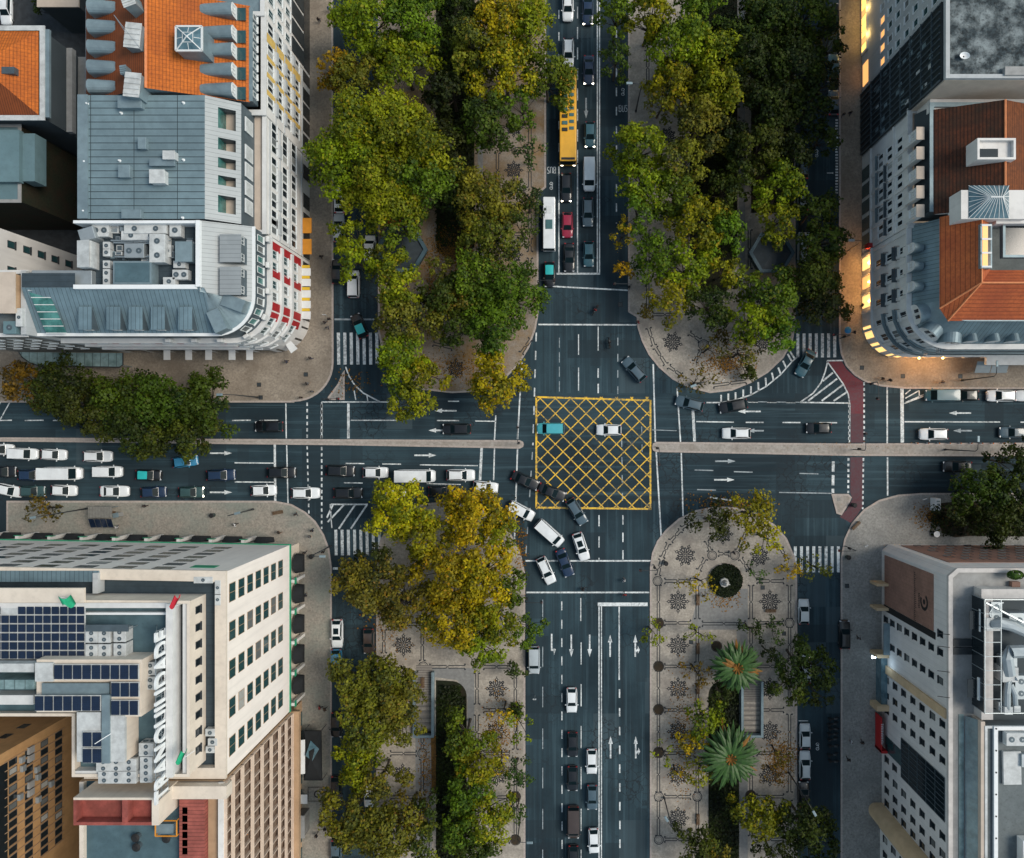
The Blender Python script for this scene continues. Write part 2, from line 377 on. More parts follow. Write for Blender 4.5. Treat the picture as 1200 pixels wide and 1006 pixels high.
arrow(878, 482.4, 180, 27); arrow(1125, 484.3, 180, 26); arrow(850, 540.7, 0, 24, 0, fade); arrow(849, 562.5, 0, 24); arrow(1128, 505, 180, 22, 0, fade); arrow(885, 505, 180, 20, 0, fade)
for (x, y) in ((814, 551), (817, 574), (860, 553), (937, 555)): line(x, y, x + 22, y + .6, 1.2, fade)
line(832, 583, 858, 587, 1.6)
# hatched kerb strip round the north-east plaza
oc = [(828, 472), (845, 472), (862, 469), (880, 463), (898, 453), (915, 439), (928, 424), (935, 418)]
ic = [(828, 463), (845, 463), (862, 460), (880, 453), (897, 443), (912, 431), (923, 415), (928, 408)]
curve(oc, 1.5)
for i in range(1, 7):
    for t in (0, .5):
        a = [oc[i][k] * (1 - t) + oc[i + 1][k] * t for k in (0, 1)]; c = [ic[i][k] * (1 - t) + ic[i + 1][k] * t for k in (0, 1)]
        line(*a, *c, 2)
# bus lane lettering: strokes
def letters(x, y, flip, s=1.0):
    """BUS, about 9 px long, as painted strokes"""
    g = {'B': [[(0, 0), (0, 4), (2, 4), (2.4, 3), (1.6, 2), (2.6, 1), (2, 0), (0, 0)], [(0, 2), (1.6, 2)]], 'U': [[(0, 4), (0, .6), (.6, 0), (1.9, 0), (2.5, .6), (2.5, 4)]], 'S': [[(2.5, 4), (.3, 4), (0, 3), (2.2, 1.6), (2.2, .3), (0, 0)]]}
    for k, ch in enumerate('BUS'):
        for st in g[ch]:
            pts = [((k * 3.6 + a) * s, b * 1.8 * s) for a, b in st]
            curve([(x + (-a if flip else a), y + (b if flip else -b)) for a, b in pts], .8)
letters(651, 196, True); letters(725.5, 131, False)
for x, y in ((646, 218), (730, 108), (958, 875), (957, 180)):
    for d in (-2.6, 2.6): curve([(x + 1.7 * math.cos(t / 8 * 2 * PI), y + d + 1.7 * math.sin(t / 8 * 2 * PI)) for t in range(9)], .6)
    curve([(x, y - 2.6), (x + 1.5, y), (x, y + 2.6)], .6)
# little T marks of the parking bays
for y in (96, 132, 167, 203, 238, 30): line(969, y, 976, y, .9); line(976, y - 1, 976, y + 1, .8)
for y in (845, 930): line(936, y, 947, y, 1)
for i in range(26): mk.poly([(*P(979 + (0 if k in (0, 3) else 3), 140 + i * 3.4 + (0 if k < 2 else 2))[:2], ZM) for k in range(4)])
mk.build('road_marking', 'white_paint', kind='structure'); fade.build('road_marking', 'faded_white_paint', kind='structure')
# yellow box junction
BX = (628.5, 465.5, 762, 597)
def clip(x0, y0, dx, dy):
    t0, t1 = -1e9, 1e9
    for p, d, lo, hi in ((x0, dx, BX[0], BX[2]), (y0, dy, BX[1], BX[3])):
        a, b = sorted(((lo - p) / d, (hi - p) / d)); t0 = max(t0, a); t1 = min(t1, b)
    return None if t1 - t0 < 2 else (x0 + dx * t0, y0 + dy * t0, x0 + dx * t1, y0 + dy * t1)
for k in range(-9, 18):
    for sgn in (1, -1):
        q = clip(633 + 17.9 * k, 467, 1, sgn) if sgn == 1 else clip(633 + 17.9 * k, 467, -1, 1)
        if q: line(*q, 1.2, ylw, .012 if sgn == 1 else .016)
for q in ((628, 465.5, 762, 469.5), (762.2, 469, 762.2, 597.5), (762.5, 596.7, 628, 595), (628.5, 595.5, 628.5, 465)): line(*q, 2.1, ylw, .020)
ylw.build('yellow_box_marking', 'yellow_paint', kind='structure')

# ---- black and white mosaic in the plazas
mos = MB(); ZP = .125
def wp(x, y): return tuple(P(x, y)[:2])
def loop(cx, cy, a, b, ang, w=.75, n=14):
    c, s_ = math.cos(ang), math.sin(ang)
    mos.ribbon([wp(cx + a * math.cos(t) * c - b * math.sin(t) * s_, cy + a * math.cos(t) * s_ + b * math.sin(t) * c) for t in [2 * PI * i / n for i in range(n)]], w * 1.4 * S, ZP, 0, True)
def rosette(x, y, R=13, rot=0):
    loop(x, y, R * .13, R * .13, 0, .8, 10); loop(x, y, R * .25, R * .25, 0, .6, 12)
    for k in range(8):
        a = rot + k * PI / 4; d = (math.cos(a), math.sin(a))
        loop(x + d[0] * R * .52, y + d[1] * R * .52, R * .2, R * .115, a, 1.0, 10)
        mos.ribbon([wp(x + d[0] * R * .26, y + d[1] * R * .26), wp(x + d[0] * R * .36, y + d[1] * R * .36)], .8 * S, ZP)
        if k % 2 == 0:
            loop(x + d[0] * R * .84, y + d[1] * R * .84, R * .14, R * .13, a, .9, 4)
            mos.ribbon([wp(x + d[0] * R * .95, y + d[1] * R * .95), wp(x + d[0] * R * 1.12, y + d[1] * R * 1.12)], .5 * S, ZP)
        else:
            loop(x + d[0] * R * .79, y + d[1] * R * .79, R * .1, R * .09, a, .9, 8)
            for sg in (-1, 1):
                e = a + sg * .36; loop(x + math.cos(e) * R * .66, y + math.sin(e) * R * .66, R * .07, R * .05, e, .7, 6)
def bars(x0, y0, x1, y1):
    """a line of two long narrow links with ticked ends"""
    L = math.hypot(x1 - x0, y1 - y0); ux, uy = (x1 - x0) / L, (y1 - y0) / L; vx, vy = -uy, ux; w = 1.5
    q = lambda s, t: wp(x0 + ux * s + vx * t, y0 + uy * s + vy * t)
    for a, b, e in ((0, L / 2 - .4, 0), (L / 2 + .4, L, 1)):
        mos.ribbon([q(a, -w), q(b - 1, -w), q(b, 0), q(b - 1, w), q(a, w)] if not e else [q(b, -w), q(a + 1, -w), q(a, 0), q(a + 1, w), q(b, w)], 1.05 * S, ZP)
    for s in (0, L):
        for t in (-3.0, 3.0):
            mos.ribbon([q(s, t * .5), q(s, t)], .8 * S, ZP); c = Vector(q(s, t)); mos.poly([(c.x + .17 * math.cos(2 * PI * i / 6), c.y + .17 * math.sin(2 * PI * i / 6), ZP + .002) for i in range(6)])
def circ(x, y, r=5.3): loop(x, y, r, r, 0, .7, 18); loop(x, y, r - 1.6, r - 1.6, 0, .3, 18)
# south-east plaza
for i, y in enumerate((705, 756.5, 807, 857.5, 908, 958.5)):
    rosette(794.5, y)
    if i != 1: rosette(902, y)
for y in (730, 781, 832, 882.5, 933.5, 983.5): bars(779, y, 809, y); bars(887, y, 918, y)
for y in (681,): bars(779, y, 809, y); bars(887, y, 918, y)
bars(823, 731, 873, 731)
for y0, y1 in ((686, 725), (735, 776), (786, 827), (837, 878), (887, 928), (938, 979)): bars(771.5, y0, 771.5, y1); bars(817, y0, 817, y1); bars(880, y0, 880, y1); bars(925, y0, 925, y1)
for (x, y) in ((770.5, 681), (772, 933.5), (817, 933.5), (772, 984), (925, 730), (834.5, 651), (861, 651)): circ(x, y)
rosette(803, 651, 13, .4); rosette(847, 626, 12); rosette(890, 652, 12, .3)
bars(828, 634, 832, 645); bars(864, 645, 876, 620); bars(826, 655, 819, 668); bars(868, 655, 877, 668); bars(842, 649, 854, 649); bars(771, 674, 775, 656); bars(776, 653, 783, 637); bars(786, 634, 797, 622); bars(799, 619, 812, 611); bars(915, 643, 922, 656)
# south-west plaza
for x, y in ((473, 756), (582, 807), (581, 857.5), (582, 908), (582, 958), (472, 908), (473, 960), (473, 705)): rosette(x, y)
for y in (731.5, 883, 934, 984): bars(458, y, 488, y)
for y in (781.5, 832, 883, 934, 985): bars(567, y, 597, y)
bars(504, 781.5, 545, 781.5); circ(496, 781)
for y0, y1 in ((738, 774), (864, 878), (890, 926), (940, 979)): bars(495, y0, 495, y1)
for y0, y1 in ((789, 825), (838, 878), (888, 928), (938, 979)): bars(559, y0, 559, y1); bars(604, y0, 604, y1)
for y0, y1 in ((738, 765), (688, 725)): bars(450, y0, 450, y1)
circ(495, 883)
# north plazas
for x, y in ((602, 299), (603, 250), (602, 200), (602, 150), (535, 432), (470, 300)): rosette(x, y, 11)
for y in (275, 325, 225, 175): bars(588, y, 616, y); 
for y0, y1 in ((280, 295), (303, 320), (230, 270), (180, 220), (130, 170)): bars(621, y0, 621, y1); bars(583, y0, 583, y1)
bars(622, 398, 611, 414); bars(508, 403, 530, 408)
for x, y, r in ((788, 401, 12), (851, 427, 10), (893, 401, 11), (782, 300, 11), (782, 250, 11), (782, 160, 11), (782, 100, 11), (895, 350, 11)): rosette(x, y, r, .3)
circ(824.5, 404.5, 6); circ(857, 404.5, 6)
bars(808, 391, 820, 399); bars(862, 399, 873, 391); bars(821, 412, 814, 424); bars(862, 412, 875, 437); bars(760, 385, 766, 405); bars(768, 408, 780, 427); bars(784, 430, 798, 440); bars(836, 452, 874, 447)
for y in (321, 369): bars(765, y, 793, y)
for y0, y1 in ((325, 365), (270, 315), (60, 100)): bars(759, y0, y0 and 759, y1); bars(805, y0, 805, y1); bars(878, y0, 878, y1)
mos.build('mosaic_pavement', 'basalt_mosaic', kind='structure')
# long grey gravel paths, planting beds
def psheet(name, pts, m, z=.122): mb = MB(); mb.poly([(*p, z) for p in W2(pts)]); return mb.build(name, m, kind='structure')
psheet('path', [(808, 738), (876, 738), (876, 690), (820, 690)], 'path_grey'); psheet('path', [(863, 738), (876, 738), (876, 1200), (863, 1200)], 'path_grey')
psheet('path', [(560, -200), (566, -200), (566, 330), (560, 330)], 'path_grey'); psheet('path', [(505, 783), (556, 783), (556, 960), (548, 960), (548, 820), (536, 797), (505, 793)], 'path_grey')
psheet('path', [(866, -200), (873, -200), (873, 380), (866, 380)], 'path_grey'); psheet('path', [(487, 862), (506, 862), (506, 1200), (487, 1200)], 'path_grey')
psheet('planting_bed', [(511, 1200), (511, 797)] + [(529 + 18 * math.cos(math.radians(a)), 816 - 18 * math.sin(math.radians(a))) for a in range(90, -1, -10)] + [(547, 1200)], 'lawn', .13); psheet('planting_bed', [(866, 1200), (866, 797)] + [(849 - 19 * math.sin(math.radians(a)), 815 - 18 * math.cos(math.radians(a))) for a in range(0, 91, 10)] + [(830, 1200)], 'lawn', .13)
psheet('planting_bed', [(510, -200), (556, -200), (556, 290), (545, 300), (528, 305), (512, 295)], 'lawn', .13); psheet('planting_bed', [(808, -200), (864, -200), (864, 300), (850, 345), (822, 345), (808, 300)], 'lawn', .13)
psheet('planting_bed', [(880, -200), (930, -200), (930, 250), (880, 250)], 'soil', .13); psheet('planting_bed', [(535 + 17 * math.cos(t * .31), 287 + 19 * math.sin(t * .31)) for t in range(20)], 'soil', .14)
psheet('leaf_litter', [(505, 862), (511, 862), (511, 930), (506, 930)], 'leaf_litter', .134); psheet('planting_bed', [(1084, 604), (1092, 597), (1101, 590), (1118, 588), (1200, 587), (1200, 629), (1140, 628), (1118, 630), (1104, 624), (1098, 613), (1088, 611)], 'soil', .13)
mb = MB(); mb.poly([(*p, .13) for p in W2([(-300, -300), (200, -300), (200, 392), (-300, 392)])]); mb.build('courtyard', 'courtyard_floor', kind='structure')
# ------------------------------------------------------------------ vehicles
def carpaint(name, c, metal=.0, rough=.35):
    return mat('paint_' + name, c, rough, .06, .8, tuple(x * .7 for x in c), .9, .3, metal=metal, coat=.6, spec=.5)
PAINT = {k: carpaint(k, c) for k, c in dict(white=(.72, .75, .77), black=(.004, .005, .007), navy=(.008, .025, .065), slate=(.06, .10, .13), teal=(.03, .10, .13), silver=(.40, .45, .48), grey=(.16, .19, .21),
    red=(.30, .010, .04), blue=(.03, .20, .36), turquoise=(.02, .42, .42), aqua=(.06, .38, .44), yellow=(.78, .40, .03), green=(.03, .07, .07), brown=(.05, .035, .03)).items()}
mat('car_glass', (.006, .015, .019), .35, .1, 1, spec=.05); mat('tyre', (.015, .015, .016), .9, .1); mat('rim', (.3, .32, .33), .4, .1, metal=.6)
mat('headlight', (.5, .52, .55), .2, .05, spec=.7); mat('headlight_lit', (.8, .8, .7), .2, .05, emit=(1, .92, .75), es=5.); mat('tail_light', (.25, .01, .012), .3, .05, emit=(1, .03, .03), es=.03)
mat('dark_trim', (.02, .022, .025), .6, .15); mat('plastic_white', (.62, .65, .66), .5, .08)
def lerp_tab(tab, x):
    for (a, b), (c, d) in zip(tab, tab[1:]):
        if x <= c: return b + (d - b) * (x - a) / (c - a)
    return tab[-1][1]
def make_vehicle(kind, L, W, Ht, wb, wt, rt, rb, belt, nose, tail, taper=.86, roofw=.74, sunroof=False, rack=False):
    """front is +x.  wb/wt: windscreen foot and head, rt/rb: rear glass head and foot (fractions of the length, 0 = rear, 1 = front)"""
    root = thing(kind, 'vehicle', 'car', (0, 0, 0))
    z0 = 0
    X = lambda f: (f - .5) * L
    hw = W / 2
    wid = [(0, .80), (.03, .90), (.10, .975), (.2, 1.), (.78, 1.), (.90, .965), (.965, taper), (1.0, .66)]
    top = [(0, tail * .8), (.03, tail), (rb, belt), (wb, belt), (.93, nose + .08), (.98, nose), (1.0, nose * .72)]
    st = [0, .015, .04, .1, .2, .35, .5, .65, .78, .86, .92, .96, .985, 1.0]
    mb = MB(); rings = []
    for f in st:
        w = lerp_tab(wid, f) * hw; t = lerp_tab(top, f)
        half = [(.88 * w, .24), (w, .38), (w, t * .72), (.965 * w, t * .90), (.88 * w, t - .02), (.5 * w, t + .015)]
        r = [(X(f), y, z + z0) for y, z in half] + [(X(f), -y, z + z0) for y, z in half[::-1]]
        rings.append(r)
    for a, b in zip(rings, rings[1:]): mb.strip(a, b, 0, True)
    mb.poly(rings[0][::-1]); mb.poly(rings[-1])
    # cabin
    hb, ht = hw * .90, hw * roofw; zb, zt = belt - .01 + z0, Ht - .05 + z0
    base = [(X(rb), -hb), (X(wb), -hb * .93), (X(wb), hb * .93), (X(rb), hb)]; tp = [(X(rt), -ht), (X(wt), -ht * .95), (X(wt), ht * .95), (X(rt), ht)]
    Bq = [Vector((x, y, zb)) for x, y in base]; Tq = [Vector((x, y, zt)) for x, y in tp]
    mb.strip(Bq, Tq, 0, True); mb.poly(Tq)
    body = mb.build('body', PAINT['white'], root, True)
    body.modifiers.new('smooth', 'EDGE_SPLIT').split_angle = math.radians(38)
    # roof panel
    mr = MB(); nx, ny = 6, 5; g = []
    for i in range(nx + 1):
        u = i / nx; x = X(rt) + (X(wt) - X(rt)) * u; row = []
        for j in range(ny + 1):
            v = -1 + 2 * j / ny; k = 1 - .05 * u
            c = (abs(v) ** 4) * (abs(2 * u - 1) ** 4)
            row.append((x * (1 - .03 * c), v * ht * k * 1.0, zt + .004 + .05 * (1 - v * v) * (1 - (2 * u - 1) ** 4 * .8)))
        g.append(row)
    for a, b in zip(g, g[1:]): mr.strip(a, b)
    mr.build('roof', PAINT['white'], root, True)
    def pane(name, a, b, c, d, inset):
        ctr = (a + b + c + d) / 4; n = (b - a).cross(d - a).normalized()
        if n.dot(ctr - Vector((0, 0, z0 + Ht * .5))) < 0: n = -n
        m = MB(); q = []
        u = (b - a).normalized(); 
        for p_, o_ in ((a, b), (b, a), (c, d), (d, c)): q.append(p_ + (o_ - p_).normalized() * inset)
        lo, hi = (q[0] + q[1]) / 2, (q[2] + q[3]) / 2; v = (hi - lo)
        q = [q[0] + v * .07, q[1] + v * .07, q[2] - v * .05, q[3] - v * .05]
        m.poly([p_ + n * .012 for p_ in q]); m.build(name, 'car_glass', root)
    pane('windscreen', Bq[1], Bq[2], Tq[2], Tq[1], .07); pane('rear_window', Bq[3], Bq[0], Tq[0], Tq[3], .09)
    for a, b in ((0, 1), (3, 2)): pane('side_window', Bq[a], Bq[b], Tq[b], Tq[a], .12)
    for fx in (.19, .81):
        for sy in (-1, 1):
            m = MB(); r = .32; n = 14; y1 = sy * (hw - .01); y0 = sy * (hw - .22); cx = X(fx)
            A = [(cx + r * math.cos(2 * PI * i / n), y0, z0 + .32 + r * math.sin(2 * PI * i / n)) for i in range(n)]; B = [(a[0], y1, a[2]) for a in A]
            m.strip(A, B, 0, True); m.poly(A[::-1]); m.poly(B)
            w = m.build('wheel', 'tyre', root)
            m = MB(); r = .2; m.poly([(cx + r * math.cos(2 * PI * i / n), y1 + sy * .006, z0 + .32 + r * math.sin(2 * PI * i / n)) for i in range(n)]); m.build('rim', 'rim', w)
    for sy in (-1, 1):
        m = MB(); m.obox(X(.962), sy * hw * .70, z0 + nose * .74, z0 + nose + .02, .22, .34, -sy * .35); m.build('headlight', 'headlight', root, bevel=.03)
        m = MB(); m.obox(X(.018), sy * hw * .72, z0 + tail * .74, z0 + tail + .03, .16, .26, sy * .2); m.build('tail_light', 'tail_light', root, bevel=.02)
        m = MB(); m.obox(X(wb) - .25, sy * (hw + .08), z0 + belt - .05, z0 + belt + .1, .14, .24, sy * .2); m.build('mirror', PAINT['white'], root, bevel=.03)
    m = MB(); m.obox(X(0) - .02, 0, z0 + .34, z0 + .5, .1, W * .7); m.build('bumper', 'dark_trim', root, bevel=.02); m = MB(); m.obox(X(1) - .03, 0, z0 + .3, z0 + .46, .1, W * .6); m.build('bumper', 'dark_trim', root, bevel=.02)
    m = MB(); m.obox(X(.965) , 0, z0 + nose + .01 - .12, z0 + nose + .012, .06, W * .30); m.build('grille', 'dark_trim', root)
    if sunroof:
        m = MB(); xa, xb = X(rt + .12), X(wt - .06); m.poly([(xa, -ht * .62, zt + .058), (xb, -ht * .62, zt + .058), (xb, ht * .62, zt + .058), (xa, ht * .62, zt + .058)]); m.build('sunroof', 'car_glass', root)
    if rack:
        for sy in (-1, 1): m = MB(); m.obox((X(rt) + X(wt)) / 2, sy * ht * .9, zt + .03, zt + .09, (X(wt) - X(rt)) * .8, .05); m.build('roof_rail', 'dark_trim', root)
    adopt(root); return root
KIND = {
 'hatchback': make_vehicle('hatchback', 4.1, 1.80, 1.48, .72, .53, .15, .02, .93, .66, .88),
 'sedan': make_vehicle('sedan', 4.7, 1.84, 1.45, .70, .52, .30, .15, .92, .66, .86),
 'estate': make_vehicle('estate_car', 4.65, 1.84, 1.50, .72, .54, .12, .015, .93, .66, .90, rack=True),
 'suv': make_vehicle('suv', 4.6, 1.92, 1.68, .73, .56, .12, .02, 1.05, .80, 1.0, rack=True),
 'panorama': make_vehicle('panorama_car', 4.7, 1.86, 1.5, .72, .54, .15, .03, .93, .66, .88, sunroof=True),
 'small_van': make_vehicle('small_van', 4.5, 1.86, 1.85, .79, .63, .05, .01, 1.05, .78, 1.0, roofw=.84),
 'van': make_vehicle('van', 5.3, 2.0, 2.1, .87, .73, .03, .005, 1.2, .85, 1.1, roofw=.87),
 'minibus': make_vehicle('minibus', 6.5, 2.15, 2.6, .91, .81, .02, .005, 1.35, .95, 1.2, roofw=.89),
}
def vehicle(px, py, kind, ang, paint, label, roof=None, lit=False, group=None, scale=1.0, glass=None, z=.03):
    src = KIND[kind]; p = P(px, py, .8)
    rc = {'body': PAINT[paint], 'roof': PAINT[roof or paint], 'mirror': PAINT[paint if paint != 'white' else 'white']}
    if lit: rc['headlight'] = MATS['headlight_lit']
    nm = {'hatchback': 'car', 'sedan': 'car', 'estate': 'car', 'suv': 'car', 'panorama': 'car', 'small_van': 'van', 'van': 'van', 'minibus': 'minibus'}[kind]
    o = dup(src, (p.x, p.y, .01 + z * 0), math.radians(ang), label, group, rc, 1.07, 'taxi' if roof else nm)
    o.name = 'taxi' if roof else {'car': 'car', 'van': 'van', 'minibus': 'minibus'}[nm]
    return o
GW = 'cars queueing eastward on the west road'; GN = 'cars queueing southward on the north avenue'; GS = 'cars leaving on the south avenue'; GT = 'cars turning right through the junction'; GP = 'cars parked along the side streets'; GE = 'cars on the east road'; GO = 'cars crossing the junction'
